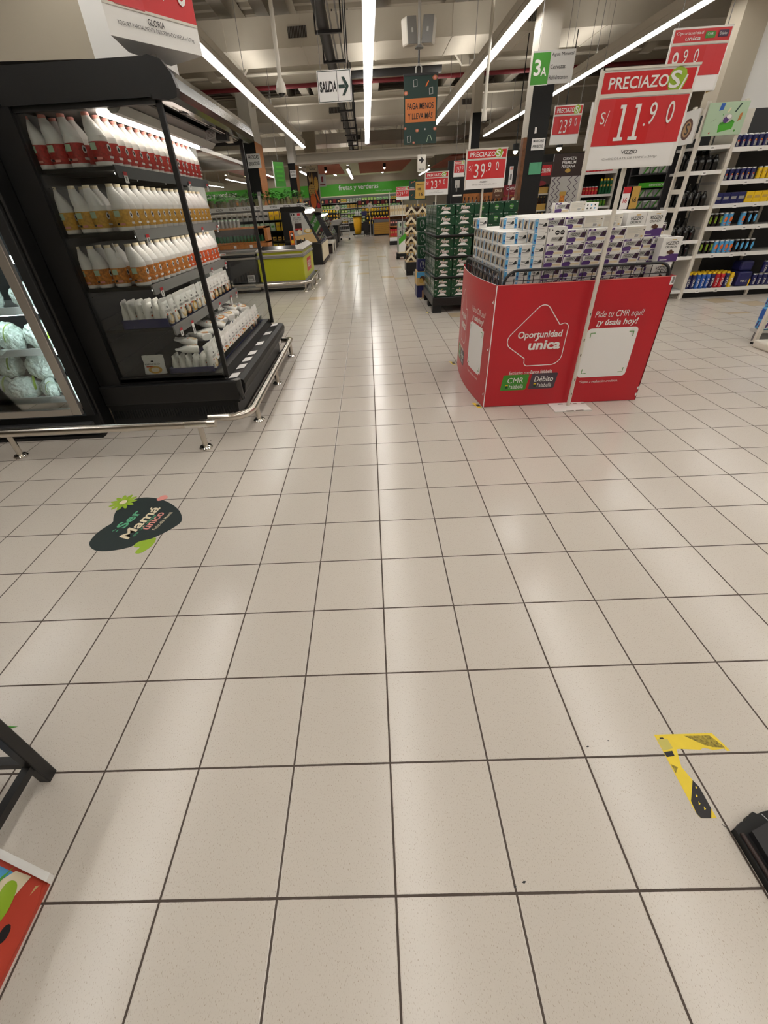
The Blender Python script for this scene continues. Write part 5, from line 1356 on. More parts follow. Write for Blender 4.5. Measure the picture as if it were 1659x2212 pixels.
# fruit-print column
t = thing('fruit_print_column', 'square column wrapped in a pineapple and papaya print, far left', 'column', (-2.45, 24, 0))
m = MB((-2.45, 24, 0)); m.box(-2.72, 24, 0, -2.2, 24.5, ZC, 'wall_paint'); f = Face(m, (-2.72, 24, 1.5), (1, 0, 0), (0, 0, 1), .004)
f.rect(0, 0, .52, 1.42, 'darkbrown', 1); f.disc(.18, .72, .16, 'gold', 2, 16, .27)
for r in range(7):
    for k in range(4): f.disc(.07 + k * .07 + (r % 2) * .03, .5 + r * .07, .018, 'darkbrown', 3, 6)
for dx in (-.12, -.04, .04, .12): f.poly([(.14 + dx * .3, .96), (.22 + dx * .3, .96), (.18 + dx * 1.2, 1.4)], 'tan' if dx < 0 else 'label_gold', 3)
f.disc(.2, .3, .14, 'orange', 3, 16, .3); f.poly([(.3, .7), (.36, .74), (.5, .3), (.46, .2)], 'orange', 3); f.disc(.4, .95, .1, 'label_gold', 2, 12, .28); f.disc(.42, .1, .08, 'red', 4, 10, .12)
part('printed_wrap', m, t)
t = thing('exit_sign', 'small far SALIDA sign with arrow pointing left on the fruit column', 'exit sign', (-2.45, 23.9, 2.9))
m = MB((-2.45, 23.9, 2.9)); m.box(-2.72, 23.95, 2.9, -2.2, 23.98, 3.42, 'cream'); f = Face(m, (-2.72, 23.95, 2.9), (1, 0, 0), (0, 0, 1), .004); f.poly([(.12, .33), (.25, .46), (.25, .38), (.4, .38), (.4, .28), (.25, .28), (.25, .2)], 'ink', 1); f.text('SALIDA', .16, .06, .26, .07, 'ink', .02, 0, 1); f.stroke([(.03, .16), (.49, .16)], .008, 'grey', 1); part('sign_board', m, t)
m = MB((-2, 23.9, 2.4)); m.box(-2.17, 23.9, 2.33, -1.84, 23.92, 2.79, 'lightgrey'); f = Face(m, (-2.17, 23.9, 2.33), (1, 0, 0), (0, 0, 1), .004); f.rrect(.12, .16, .09, .22, .04, 'dark_red', 1); f.rect(.04, .05, .25, .04, 'dark_red', 1); m.cyl((-2.2, 23.95, 2.5), (-2.1, 23.91, 2.5), .01, 'grey', 6); solo('extinguisher_sign', m, 'pale fire extinguisher sign with red bottle beside the fruit column', 'sign')
m = MB((-2.6, 16, 2.3)); m.prism([(-2.83, 15.9, 2.72), (-2.56, 16.3, 2.72), (-2.56, 16.3, 2.10), (-2.83, 15.9, 2.10)], (.01, -.01, 0), 'midgreen'); m.prism([(-2.84, 15.88, 2.74), (-2.83, 15.9, 2.74), (-2.83, 15.9, 2.08), (-2.84, 15.88, 2.08)], (.02, 0, 0), 'white'); m.cyl((-2.69, 16.1, 2.7), (-2.69, 16.1, ZC + .05), .006, 'grey', 5)
f = Face(m, (-2.82, 15.89, 2.10), (.27, .4, 0), (0, 0, 1), .012)
for k in range(4): f.rect(.1, .14 + k * .11, .3, .05, 'green', 1)
solo('hanging_banner', m, 'small green hanging banner seen at an angle between the two left columns', 'banner')
m = MB((2.2, 20, 2.6)); m.box(2.05, 20, 2.45, 2.37, 20.02, 2.98, 'offwhite'); f = Face(m, (2.05, 20, 2.45), (1, 0, 0), (0, 0, 1), .004); f.poly([(.25, .36), (.14, .47), (.14, .39), (.05, .39), (.05, .33), (.14, .33), (.14, .25)], 'ink', 1); f.text('SALIDA', .04, .05, .24, .07, 'ink', .02, 0, 1); m.cyl((2.2, 20.01, 2.98), (2.2, 20.01, ZC), .005, 'grey', 5); solo('exit_sign', m, 'small far SALIDA sign with arrow pointing right above the 23.90 sign', 'exit sign')

# ================================================================== FREEZERS ON THE LEFT
o = (-1.85, 10.5, 0)
fz = thing('chest_freezer', 'lime green chest freezer with glass lid at left of the aisle', 'freezer', o)
m = MB(o); m.box(-2.34, 9.65, .2, -1.38, 11.5, .63, 'lime', .01); m.box(-2.33, 9.66, .70, -1.39, 11.49, .745, 'lime'); part('body', m, fz)
m = MB(o); m.box(-2.36, 9.63, .63, -1.36, 11.52, .665, 'grey', .008); m.box(-2.35, 9.64, .665, -1.37, 11.51, .70, 'aluminium', .008); m.box(-2.32, 9.66, .06, -1.40, 11.48, .2, 'aluminium'); part('metal_trim', m, fz)
for z in (.075, .115, .155):
    m = MB(o); m.box(-2.345, 9.64, z, -1.375, 11.51, z + .025, 'grey', .006); part('skirt_rib', m, fz)
m = MB(o); m.box(-2.3, 9.7, 0, -1.45, 11.4, .06, 'blackmatte'); part('plinth', m, fz)
m = MB(o); m.prism([(-2.36, 9.63, .745), (-1.36, 9.63, .745), (-1.50, 9.76, .83), (-2.22, 9.76, .83)], (0, 0, .0), 'grey') if 0 else None
m.add([(-2.36, 9.63, .745), (-1.36, 9.63, .745), (-1.36, 11.52, .745), (-2.36, 11.52, .745), (-2.36, 9.63, .775), (-1.36, 9.63, .775), (-1.36, 11.52, .775), (-2.36, 11.52, .775), (-2.26, 9.74, .85), (-1.47, 9.74, .85), (-1.47, 11.4, .85), (-2.26, 11.4, .85)],
      [(0, 1, 5, 4), (1, 2, 6, 5), (2, 3, 7, 6), (3, 0, 4, 7), (4, 5, 9, 8), (5, 6, 10, 9), (6, 7, 11, 10), (7, 4, 8, 11)], 'aluminium')
part('lid_frame', m, fz)
m = MB(o); m.add([(-2.26, 9.645, .792), (-1.50, 9.645, .792), (-1.52, 9.732, .850), (-2.22, 9.732, .850)], [(0, 1, 2, 3)], 'blackgloss'); m.box(-2.24, 9.76, .835, -1.49, 11.38, .85, 'glass'); m.box(-2.24, 9.76, .70, -1.49, 11.38, .75, 'charcoal'); part('lid_glass', m, fz)
for y in (10.3, 10.9):
    m = MB(o); m.tube([(-1.46, y, .85), (-1.46, y, .90), (-1.5, y + .25, .90), (-1.5, y + .25, .85)], .012, 'charcoal', 8); part('lid_handle', m, fz)
m = MB(o); f = Face(m, (-1.38, 10.15, .30), (0, 1, 0), (0, 0, 1), .004); f.rrect(0, 0, .75, .26, .02, 'red', 1, .3); f.text('PRECIAZO', .12, .07, .55, .13, 'white', .04, .3, 2); part('sticker', m, fz)
rail('bumper_rail', 'steel bumper rail wrapped around the lime green freezer', [(-2.4, 9.37, .18), (-1.5, 9.37, .18), (-1.33, 9.42, .18), (-1.25, 9.58, .18), (-1.25, 10.4, .18), (-1.25, 11.3, .18), (-1.27, 11.38, .16), (-1.36, 11.42, .16)], [(-1.36, 9.40), (-1.25, 9.65), (-1.25, 10.4), (-1.25, 11.2)], .028)
t = thing('flyer_holder', 'upright orange flyer card standing on the lime green freezer', 'flyer', (-1.58, 9.9, .85))
m = MB((-1.58, 9.9, .85)); m.box(-1.632, 9.9, .85, -1.54, 9.91, 1.10, 'orange'); f = Face(m, (-1.632, 9.9, .85), (1, 0, 0), (0, 0, 1), .003); f.rect(.018, .09, .056, .12, 'ink', 1); f.disc(.046, .05, .03, 'yellow', 1, 10); f.poly([(.02, .18), (.046, .2), (.07, .17), (.046, .15)], 'white', 2); part('card', m, t)
o = (-3.6, 10.5, 0)
gf = thing('chest_freezer', 'dark grey chest freezer seen through the yogurt case glass', 'freezer', o)
m = MB(o); m.box(-4.9, 9.65, .2, -2.38, 11.5, .64, 'charcoal', .01); m.box(-4.88, 9.7, 0, -2.42, 11.4, .06, 'blackmatte'); part('body', m, gf)
for z, c in ((.06, 'aluminium'), (.1, 'grey'), (.14, 'aluminium'), (.64, 'aluminium'), (.69, 'blackmatte'), (.73, 'aluminium'), (.77, 'grey')):
    m = MB(o); m.box(-4.91, 9.635, z, -2.37, 11.51, z + .038, c, .006); part('metal_trim', m, gf)
m = MB(o); f = Face(m, (-2.62, 9.648, .21), (1, 0, 0), (0, 0, 1), .003); f.rect(0, 0, .16, .14, 'lightgrey', 1); f.rect(.02, .02, .12, .10, 'grey', 2); f.rect(.04, .04, .08, .03, 'lightgrey', 3); part('grille_plate', m, gf)
for k in range(5):
    m = MB(o); f = Face(m, (-3.1 - k * .18, 9.63, .745), (1, 0, 0), (0, 0, 1), .003); f.rect(0, 0, .13, .035, 'paper', 1); f.rect(.02, .01, .09, .012, 'pink', 2); part('price_tag', m, gf)
t = thing('wooden_rack', 'wooden rack of jars standing on the dark grey freezer', 'rack', (-3.2, 10.2, .81))
m = MB((-3.2, 10.2, .81))
for z in (.815, .905, 1.17): m.box(-4.7, 10.1, z, -2.14, 10.5, z + .03, 'wood')
m.box(-2.2, 10.1, .815, -2.14, 10.5, 1.2, 'wood'); m.box(-4.7, 10.48, .815, -2.14, 10.5, 1.2, 'darkbrown'); m.box(-4.7, 10.08, .815, -2.14, 10.1, .90, 'wood')
part('rack_frame', m, t)
for x in (-2.9, -2.55):
    m = MB((-3.2, 10.2, .81)); f = Face(m, (x, 10.08, .83), (1, 0, 0), (0, 0, 1), .003); f.rect(0, 0, .06, .05, 'paper', 1); part('price_tag', m, t)
def jar(col, lid, r, h, cat='jar'):
    def mk():
        t = thing('jar', 'x', cat); b = MB(); b.lathe([(r * .9, 0), (r, .01), (r, h * .8), (r * .8, h * .88), (r * .82, h * .9, lid), (r * .82, h, lid)], (0, 0, 0), col, 10); part('jar_body', b, t); return t
    return Proto(mk)
J1, J2 = jar('glassgreen', 'charcoal', .033, .13), jar('silver', 'sage', .04, .15)
for k in range(22):
    J1.put((-2.27 - k * .075, 10.17, .935), 0, 'dark jar on the wooden rack, %s from the right' % ORD[k], 'dark jars on the wooden rack')
for k in range(20):
    J2.put((-2.75 - k * .085, 10.24, 1.2), 0, 'pale green tub on top of the wooden rack, %s from the right' % ORD[k], 'pale tubs on the wooden rack')
m = MB((-2.33, 10.9, 1.4)); m.box(-2.385, 10.9, 1.43, -2.31, 10.92, 1.82, 'grey'); m.box(-2.38, 10.895, 1.47, -2.33, 10.9, 1.75, 'lightgrey'); m.cyl((-2.35, 10.93, .78), (-2.35, 10.93, 1.5), .012, 'grey', 8); solo('price_checker', m, 'narrow grey upright sign post in front of the herb plants', 'sign')

# ---- multideck with herbs on top
o = (-3.8, 17.5, 0)
md = thing('refrigerated_multideck', 'wall-like open chiller with a white header strip under potted herbs', 'refrigerator', o)
m = MB(o); m.box(-6.3, 17.9, .0, -2.13, 18.1, 1.65, 'charcoal'); m.box(-6.3, 17.1, 0, -2.13, 17.9, .25, 'black'); m.box(-6.3, 17.05, 1.63, -2.13, 18.1, 1.65, 'offwhite'); m.box(-2.15, 17.1, .25, -2.13, 17.9, 1.63, 'black'); part('cabinet', m, md)
m = MB(o); m.box(-6.3, 17.03, 1.526, -2.13, 17.05, 1.65, 'paper'); f = Face(m, (-6.3, 17.03, 1.526), (1, 0, 0), (0, 0, 1), .004)
for k in range(9): f.text('SCOLTA', .15 + k * .47, .028, .24, .068, 'ink', .03, 0, 1)
part('header_strip', m, md)
for z in (.33, .588, .892, 1.217):
    m = MB(o); m.box(-6.3, 17.15, z - .025, -2.15, 17.9, z, 'charcoal'); part('shelf', m, md)
m = MB(o); m.cyl((-6.2, 17.25, 1.59), (-2.2, 17.25, 1.59), .015, 'tube_case', 8); part('light_tube', m, md)  # unseen tube behind the header, added to light the packs
Q = {'y': small('yellow', .13, .1, .19, 'label_gold'), 'g': small('lightgrey', .14, .1, .19, 'charcoal'), 'v': small('sage', .14, .1, .19, 'leaf'), 'o': small('label_gold', .11, .1, .11, 'darkbrown')}
for z, h, seq, nm in ((1.217, 0, 'yyyyyyygggggggggggyyy', 'top shelf'), (.892, 0, 'yyyyyyvvvvvvvvvvvvvyy', 'second shelf'), (.588, 0, 'ooooooooooooggggggggg', 'third shelf')):
    for k, c in enumerate(seq):
        x = -2.25 - k * .185
        if x < -6.2: break
        Q[c].put((x, 17.2, z), 0, 'small %s food pack in the herb-topped chiller, %s from the right on its %s' % ({'y': 'yellow', 'g': 'grey', 'v': 'green', 'o': 'golden'}[c], ORD[k], nm), 'food packs in the herb-topped chiller', sc=(1.12, 1, 1.3 if z > .8 else 1.1))
def mk():
    t = thing('potted_herb', 'x', 'plant'); b = MB(); b.lathe([(.055, 0), (.085, .16), (.08, .17)], (0, 0, 0), 'herb_sleeve', 10); f = Face(b, (-.03, -.088, .04), (1, 0, 0), (0, .08, 1), .002); f.rect(0, 0, .06, .07, 'label_peach', 1); part('paper_sleeve', b, t)
    b = MB(); r2 = random.Random(3)
    for k in range(60):
        a = r2.uniform(0, 2 * PI); d = r2.uniform(.02, .12); z = r2.uniform(.10, .33)
        c = Vector((d * math.cos(a), d * math.sin(a), z)); q = r2.uniform(0, 2 * PI); u = Vector((math.cos(q), math.sin(q), r2.uniform(-.5, .6))).normalized() * .058; v = u.cross(Vector((0, 0, 1))).normalized() * .034
        b.add([tuple(c - u), tuple(c + v), tuple(c + u), tuple(c - v)], [(0, 1, 2, 3)], 'leaf')
    part('leaves', b, t); return t
PH = Proto(mk)
for k in range(17): PH.put((-2.27 - k * .225, 17.35 + .1 * (k % 2), 1.651), k * 1.3, 'potted green herb on the chiller, %s from the right' % ORD[k], 'potted herbs on the chiller', sc=(1.12, 1.12, 1.05 + .1 * (k % 3)))

# ---- black slanted display case with advert
def slant_case(name, label, y0, y1, x0, xr, zt, adv, ox=0.0):
    o = (x0 + .5, y0, 0)
    t = thing(name, label, 'refrigerator', o)
    k = zt / 1.53; dx = xr + 1.446
    P = lambda pts: [(x * 1.0 + dx, y0, z * k) for x, z in pts]
    m = MB(o); m.prism(P([(-2.55, 0), (-1.44, 0), (-1.44, .56), (-1.70, .60), (-2.0, .58), (-2.25, .62), (-2.3, 1.42), (-2.55, 1.42)]), (0, y1 - y0, 0), 'black'); part('base', m, t)
    m = MB(o); m.prism(P([(-2.58, 1.42), (-1.86, 1.42), (-1.80, 1.46), (-1.84, 1.52), (-1.95, 1.54), (-2.55, 1.55)]), (0, y1 - y0, 0), 'blackgloss'); part('canopy', m, t)
    m = MB(o); m.cyl((-1.8 + dx, y0 + .1, 1.43 * k), (-1.8 + dx, y1, 1.43 * k), .02, 'tube_case', 8); part('light_tube', m, t)
    m = MB(o); m.prism(P([(-2.28, .60), (-1.46, .58), (-1.90, 1.42), (-2.30, 1.42)]), (0, .03, 0), 'charcoal')
    f = Face(m, (0, y0, 0), (1, 0, 0), (0, 0, 1), .004)
    q = lambda pts: [(x + dx, z * k) for x, z in pts]
    if adv:
        f.poly(q([(-2.2, .62), (-1.53, .62), (-1.93, 1.39), (-2.28, 1.39)]), 'lightgrey', 1)
        f.poly(q([(-2.2, .62), (-1.53, .62), (-1.66, .86), (-2.21, .80)]), 'tan', 2); f.disc(-1.80 + dx, .92 * k, .13, 'gold', 3, 14, .06); f.disc(-1.8 + dx, .94 * k, .08, 'cream', 4, 10, .05)
        f.rect(-2.18 + dx, .93 * k, .21, .2, 'darkbrown', 2); f.rect(-2.18 + dx, .96 * k, .21, .04, 'red', 3); f.disc(-2.05 + dx, .9 * k, .07, 'cream', 4, 10)
        f.text('CON EL SABOR', -2.21 + dx, 1.25 * k, .25, .035, 'ink', .02, 0, 2); f.text('A AHORA QUE', -2.20 + dx, 1.2 * k, .24, .035, 'ink', .02, 0, 2); f.text('ES TU', -2.15 + dx, 1.15 * k, .1, .032, 'ink', .02, 0, 2)
        f.disc(-2.24 + dx, 1.35 * k, .025, 'ink', 2, 8); f.disc(-2.17 + dx, 1.35 * k, .025, 'ink', 2, 8); f.rect(-2.07 + dx, 1.32 * k, .09, .06, 'red', 2)
    part('end_panel', m, t)
    m = MB(o); m.add([(-1.45 + dx, y0 + .03, .60 * k), (-1.45 + dx, y1, .60 * k), (-1.86 + dx, y1, 1.42 * k), (-1.86 + dx, y0 + .03, 1.42 * k)], [(0, 1, 2, 3)], 'glass'); part('slanted_glass', m, t)
    m = MB(o); m.cyl((-1.445 + dx, y0, .585 * k), (-1.865 + dx, y0, 1.42 * k), .014, 'black', 8); part('edge_trim', m, t)
    m = MB(o); m.box(-1.44 + dx, y0 + .15, .1, -1.42 + dx, y1 - .1, .55 * k, 'cream' if adv else 'charcoal'); m.box(-1.43 + dx, y0 + .05, 0, -1.40 + dx, y1, .06, 'darkbrown'); part('front_panel', m, t)
    for i in range(5):
        m = MB(o); m.box(-1.95 + dx, y0 + .2 + i * (y1 - y0 - .4) / 5, .62 * k, -1.55 + dx, y0 + .2 + (i + .8) * (y1 - y0 - .4) / 5, .68 * k, ('cream', 'label_peach', 'pink', 'sage', 'tan')[i]); part('product_tray', m, t)
    return t
slant_case('refrigerated_display_case', 'black slanted chiller with a bread advert on its end, behind the lime freezer', 14.5, 17.0, -2.55, -1.446, 1.53, True)
slant_case('refrigerated_display_case', 'second dark slanted chiller farther along the left of the aisle', 19.8, 22.6, -2.5, -1.45, 1.35, False)
t = thing('display_table', 'low pale table of dark bottles beside the farther dark chiller', 'table', (-1.5, 19.0, 0))
m = MB((-1.5, 19, 0)); m.box(-1.9, 18.2, .34, -1.32, 19.6, .4, 'offwhite'); part('tabletop', m, t)
for x, y in ((-1.87, 18.25), (-1.37, 18.25), (-1.37, 19.5), (-1.87, 19.5)):
    m = MB((-1.5, 19, 0)); m.box(x, y, 0, x + .04, y + .04, .34, 'offwhite'); part('leg', m, t)
m = MB((-1.5, 19, 0)); m.box(-1.85, 18.3, .02, -1.4, 19.5, .24, 'darkbrown'); part('lower_crates', m, t)
for k in range(6):
    m = MB((-1.6 + .04 * k, 18.35 + k * .2, .4)); m.cyl((-1.75, 18.35 + k * .2, .45), (-1.42, 18.35 + k * .2, .52), .05, 'darkbrown', 10, .035); solo('wine_bottle', m, 'dark bottle lying on the low pale table, %s from the front' % ORD[k], 'bottle', 'bottles on the low pale table')
t = thing('serving_counter', 'grey-topped glass deli counter beyond the slanted chillers', 'counter', (-1.9, 24.5, 0))
m = MB((-1.9, 24.5, 0)); m.box(-2.9, 24.6, 0, -1.5, 26, .75, 'black'); part('base', m, t); m = MB((-1.9, 24.5, 0)); m.prism([(-2.9, 24.5, .75), (-1.45, 24.5, .75), (-1.25, 24.5, .95), (-1.3, 24.5, 1.0), (-2.9, 24.5, .85)], (0, 1.5, 0), 'lightgrey'); part('worktop', m, t); m = MB((-1.9, 24.5, 0)); m.prism([(-1.35, 24.5, .98), (-1.32, 24.5, .98), (-1.5, 24.5, 1.3), (-1.53, 24.5, 1.3)], (0, 1.4, 0), 'glass'); part('glass_screen', m, t)
m = MB((-2.3, 24.6, .87)); m.box(-2.5, 24.7, .87, -1.75, 24.9, 1.05, 'darkbrown'); m.box(-2.1, 24.69, .92, -1.8, 24.7, .99, 'dark_red'); solo('sign_board', m, 'dark board with red lettering on the deli counter', 'board')

# ================================================================== FRUIT SECTION (far)
t = thing('fascia_sign', 'long green fascia reading frutas y verduras on the back wall', 'sign', (-4, 36, 2.2))
m = MB((-4, 36, 2.2)); m.box(-12.4, 36.0, 2.2, 3.65, 36.15, 2.87, 'green'); part('fascia_board', m, t)
for x0 in (-1.9, -12.0):
    m = MB((-4, 36, 2.2)); f = Face(m, (x0, 36.0, 2.2), (1, 0, 0), (0, 0, 1), .01); f.text('frutas y verduras', .0, .22, 2.82, .38, 'white', .03, 0, 1); f.text('fresco y saludable', 2.6, .08, 1.15, .15, 'sage', .01, 0, 1); part('lettering', m, t)
m = MB(); m.box(-12.5, 36.05, 2.87, 5, 36.3, 3.3, 'wall_paint'); struct('trim_11', m)
t = thing('produce_wall_chiller', 'wall chiller full of green salad packs under the green fascia', 'refrigerator', (-.5, 36.3, 0))
m = MB((-.5, 36.3, 0)); m.box(-3.6, 36.7, 0, 2.6, 36.8, 2.15, 'charcoal'); m.box(-3.6, 36.1, 0, 2.6, 36.8, .45, 'black'); part('cabinet', m, t)
for z in (.55, .85, 1.15, 1.45, 1.8):
    m = MB((-.5, 36.3, 0)); m.box(-3.6, 36.2, z - .05, 2.6, 36.7, z, 'lightgrey'); part('shelf', m, t)
m = MB((-.5, 36.3, 0)); m.cyl((-3.5, 36.25, 2.26), (2.5, 36.25, 2.26), .05, 'tube_case', 8); part('light_tube', m, t)  # unseen tube added behind the fascia, made thick to brighten the salad packs
Q2 = [small(c, .17, .1, .2, d) for c, d in (('sage', 'leaf'), ('label_gold', 'leaf'), ('lightgrey', 'midgreen'), ('veg', 'cream'))]
for r, z in enumerate((.55, .85, 1.15, 1.45, 1.8)):
    for k in range(28):
        Q2[(k // 5 + r) % 4].put((-3.45 + k * .215, 36.25, z), 0, 'pale green salad pack under the fascia, %s from the left, %s shelf' % (ORD[k], ('lowest', 'second', 'third', 'fourth', 'top')[r]), 'salad packs in the wall chiller')
# wooden fruit bin and fruit
t = thing('fruit_bin', 'slatted wooden fruit bin at the far end of the aisle', 'bin', (.85, 28.8, 0))
m = MB((.85, 28.8, 0)); m.box(.35, 28.6, .06, 1.6, 29.6, .66, 'wood')
for k in range(6): m.box(.40, 28.585, .09 + k * .095, 1.6, 28.6, .17 + k * .095, 'label_gold')
m.box(.33, 28.57, .06, .40, 28.62, .80, 'grey'); part('slatted_box', m, t)
m = MB((.85, 28.8, 0)); m.box(.33, 28.57, .66, 1.6, 29.6, .80, 'grey'); part('metal_rim', m, t); m = MB((.85, 28.8, 0)); m.box(.4, 28.65, 0, 1.55, 29.5, .06, 'black'); part('plinth', m, t)
def fruit(nm, col, r, sc=(1, 1, 1)):
    def mk():
        t = thing(nm, 'x', 'fruit'); b = MB(); b.ball((0, 0, r), r, col, sc=sc); part('flesh', b, t); return t
    return Proto(mk)
F1, F2, F3 = fruit('red_fruit', 'red', .055), fruit('mango', 'yellow', .075, (.8, .8, 1.2)), fruit('orange_fruit', 'cart_yellow', .06)
for r in range(4):
    for k in range(10): F1.put((.42 + k * .115, 28.68 + r * .115, .80), 0, 'red fruit in the wooden bin, %s from the left, %s row' % (ORD[k], ORD[r]), 'red fruit in the wooden bin')
t = thing('fruit_display', 'stepped dark display of yellow fruit behind the wooden bin', 'display', (.7, 30.2, 0))
m = MB((.7, 30.2, 0))
for k in range(4): m.box(-.1, 30.0 + k * .25, 0, 2.2, 30.25 + k * .25, .55 + k * .22, 'black')
part('steps', m, t); m = MB((.7, 30.2, 0)); m.box(-.6, 31.1, 1.55, 2.3, 31.13, 1.78, 'blackmatte'); f = Face(m, (-.6, 31.1, 1.55), (1, 0, 0), (0, 0, 1), .006)
for k in range(6): f.rect(.1 + k * .48, .02, .2, .19, 'dark_red', 1); f.disc(.42 + k * .48, .1, .06, 'tan', 1, 10)
part('card_strip', m, t); m = MB((.7, 30.2, 0))
for x in (-.55, 2.25): m.cyl((x, 31.15, 0), (x, 31.15, 1.75), .03, 'charcoal', 8)
part('posts', m, t)
for r in range(4):
    for k in range(12): F2.put((.0 + k * .18 + .05 * (r % 2), 30.1 + r * .25, .555 + r * .22), 0, 'yellow mango on the stepped display, %s from the left, %s step' % (ORD[k], ORD[r]), 'yellow mangoes on the stepped display')
t = thing('fruit_display', 'dark display of yellow and orange fruit left of the yellow cart', 'display', (-2.6, 30.2, 0))
m = MB((-2.6, 30.2, 0))
for k in range(3): m.box(-4.2, 30.0 + k * .3, 0, -1.7, 30.3 + k * .3, .8 + k * .22, 'black')
part('steps', m, t); m = MB((-2.6, 30.2, 0)); m.box(-4.2, 31.0, 1.72, -1.6, 31.03, 1.95, 'blackmatte'); f = Face(m, (-4.2, 31.0, 1.72), (1, 0, 0), (0, 0, 1), .006)
for k in range(5): f.rect(.15 + k * .5, .02, .2, .19, 'dark_red', 1); f.disc(.5 + k * .5, .1, .06, 'tan', 1, 10)
part('card_strip', m, t); m = MB((-2.6, 30.2, 0))
for x in (-4.15, -1.65): m.cyl((x, 31.05, 0), (x, 31.05, 1.9), .03, 'charcoal', 8)
part('posts', m, t)
for r in range(3):
    for k in range(14): (F2 if r != 1 else F3).put((-4.05 + k * .17, 30.12 + r * .3, .805 + r * .22), 0, 'yellow fruit on the left display, %s from the left, %s step' % (ORD[k], ORD[r]), 'yellow fruit on the left display')
# cleaning cart
o = (-.35, 28.6, 0)
t = thing('cleaning_cart', 'black janitor cart with a hanging yellow bag at the far end of the aisle', 'cart', o)
m = MB(o)
bm = bmesh.new(); bmesh.ops.create_cone(bm, cap_ends=True, segments=20, radius1=.19, radius2=.27, depth=.85)
for v in bm.verts: v.co = (-.55 + v.co.x * 1.0, 28.65 + v.co.y * .8, .60 + v.co.z)
m.bm(bm, 'cart_yellow', True); m.ball((-.55, 28.65, .2), .19, 'cart_yellow', sc=(1, .8, .5)); part('yellow_bag', m, t)
m = MB(o); m.box(-.85, 28.4, 1.0, -.05, 28.9, 1.05, 'black'); m.box(-.85, 28.42, .1, .2, 28.9, .15, 'black'); m.box(-.22, 28.45, .15, .08, 28.85, .75, 'black'); part('frame', m, t)
m = MB(o); m.box(-.30, 28.5, 1.05, .02, 28.8, 1.25, 'navy'); part('top_bin', m, t)
for x in (-.78, -.2, .12):
    m = MB(o); m.cyl((x, 28.5, .05), (x + .03, 28.5, .05), .05, 'blackmatte', 12); part('wheel', m, t)
for k in range(3):
    m = MB((-.55 + k * .1, 28.6, 1.05)); m.lathe([(.035, 0), (.035, .15), (.012, .2), (.02, .25)], (-.62 + k * .1, 28.6, 1.05), 'paper', 8); solo('spray_bottle', m, 'white spray bottle on the janitor cart, %s from the left' % ORD[k], 'bottle', 'spray bottles on the cart')
for x, y, nm in ((.19, 27.9, 'right of the yellow cart'), (-1.65, 27.9, 'left of the yellow cart')):
    o = (x, y, 0)
    t = thing('produce_scale', 'slim pole with a round white dial, standing %s' % nm, 'scale', o)
    m = MB(o); m.cyl((x, y, 0), (x, y, 1.4), .02, 'lightgrey', 8); m.cyl((x, y, 0), (x, y, .02), .12, 'lightgrey', 14); part('pole', m, t)
    m = MB(o); m.cyl((x, y - .03, 1.48), (x, y + .03, 1.48), .14, 'offwhite', 20); f = Face(m, (x - .14, y - .031, 1.34), (1, 0, 0), (0, 0, 1), .003); f.disc(.14, .14, .04, 'grey', 1, 10); part('dial', m, t)
t = thing('shopping_cart', 'grey wire shopping cart beside the deli counter', 'cart', (-1.25, 26.5, 0))
m = MB((-1.25, 26.5, 0))
for z in (.45, .65, .9): m.tube([(-1.5, 26.2, z), (-1.0, 26.2, z), (-1.0, 26.9, z), (-1.5, 26.9, z)], .012, 'silver', 6, True)
for k in range(6):
    for y in (26.2, 26.9): m.cyl((-1.5 + k * .1, y, .45), (-1.5 + k * .1, y, .9), .006, 'silver', 5)
part('basket', m, t); m = MB((-1.25, 26.5, 0)); m.tube([(-1.0, 26.2, .9), (-.95, 26.25, .3), (-1.0, 26.3, .12), (-1.5, 26.3, .12)], .014, 'silver', 6); part('chassis', m, t)
for x in (-1.45, -1.0):
    m = MB((-1.25, 26.5, 0)); m.cyl((x, 26.25, .05), (x, 26.28, .05), .05, 'blackmatte', 10); part('wheel', m, t)

# ================================================================== LIQUOR CORNER (right, middle distance)
m = MB(); m.box(2.45, 15.0, 0, 8.5, 15.1, 2.42, 'blackmatte'); struct('wall_inner', m)
for k, (x, y, z) in enumerate(((3.5, 12, 2.29), (4.5, 12, 2.30))):
    t = thing('spotlight', 'glowing round spotlight above the liquor shelves, %s of two' % ('left', 'right')[k], 'spotlight', (x, y, z)); m = MB((x, y, z)); m.cyl((x, y, z + .03), (x, y, z + .16), .07, 'blackmatte', 12); m.cyl((x, y, z + .16), (x, y, ZC), .01, 'blackmatte', 6); part('housing', m, t); m = MB((x, y, z)); m.ball((x, y, z + .02), .05, 'spot_bulb'); part('bulb', m, t)
t = thing('liquor_shelf', 'wooden liquor shelf with spirits behind the beer stack', 'shelving', (3.2, 14.3, 0))
m = MB((3.2, 14.3, 0)); m.box(2.6, 14.5, 0, 4.6, 14.55, 1.6, 'wood')
for z in (.5, .85, 1.2): m.box(2.6, 14.15, z, 4.6, 14.5, z + .03, 'wood')
for x in (2.6, 3.3, 3.95, 4.57): m.box(x, 14.15, 0, x + .03, 14.5, 1.6, 'darkwood')
part('frame', m, t)
def mk():
    t = thing('spirit_bottle', 'x', 'bottle'); b = MB(); b.lathe([(.036, 0), (.038, .01), (.038, .17), (.015, .22), (.014, .27), (.016, .272, 'ink'), (.016, .29, 'ink')], (0, 0, 0), 'glassbrown', 10); f = Face(b, (-.02, -.039, .06), (1, 0, 0), (0, 0, 1), .002); f.rect(0, 0, .04, .07, 'cream', 1); part('bottle_body', b, t); return t
PSB = Proto(mk)
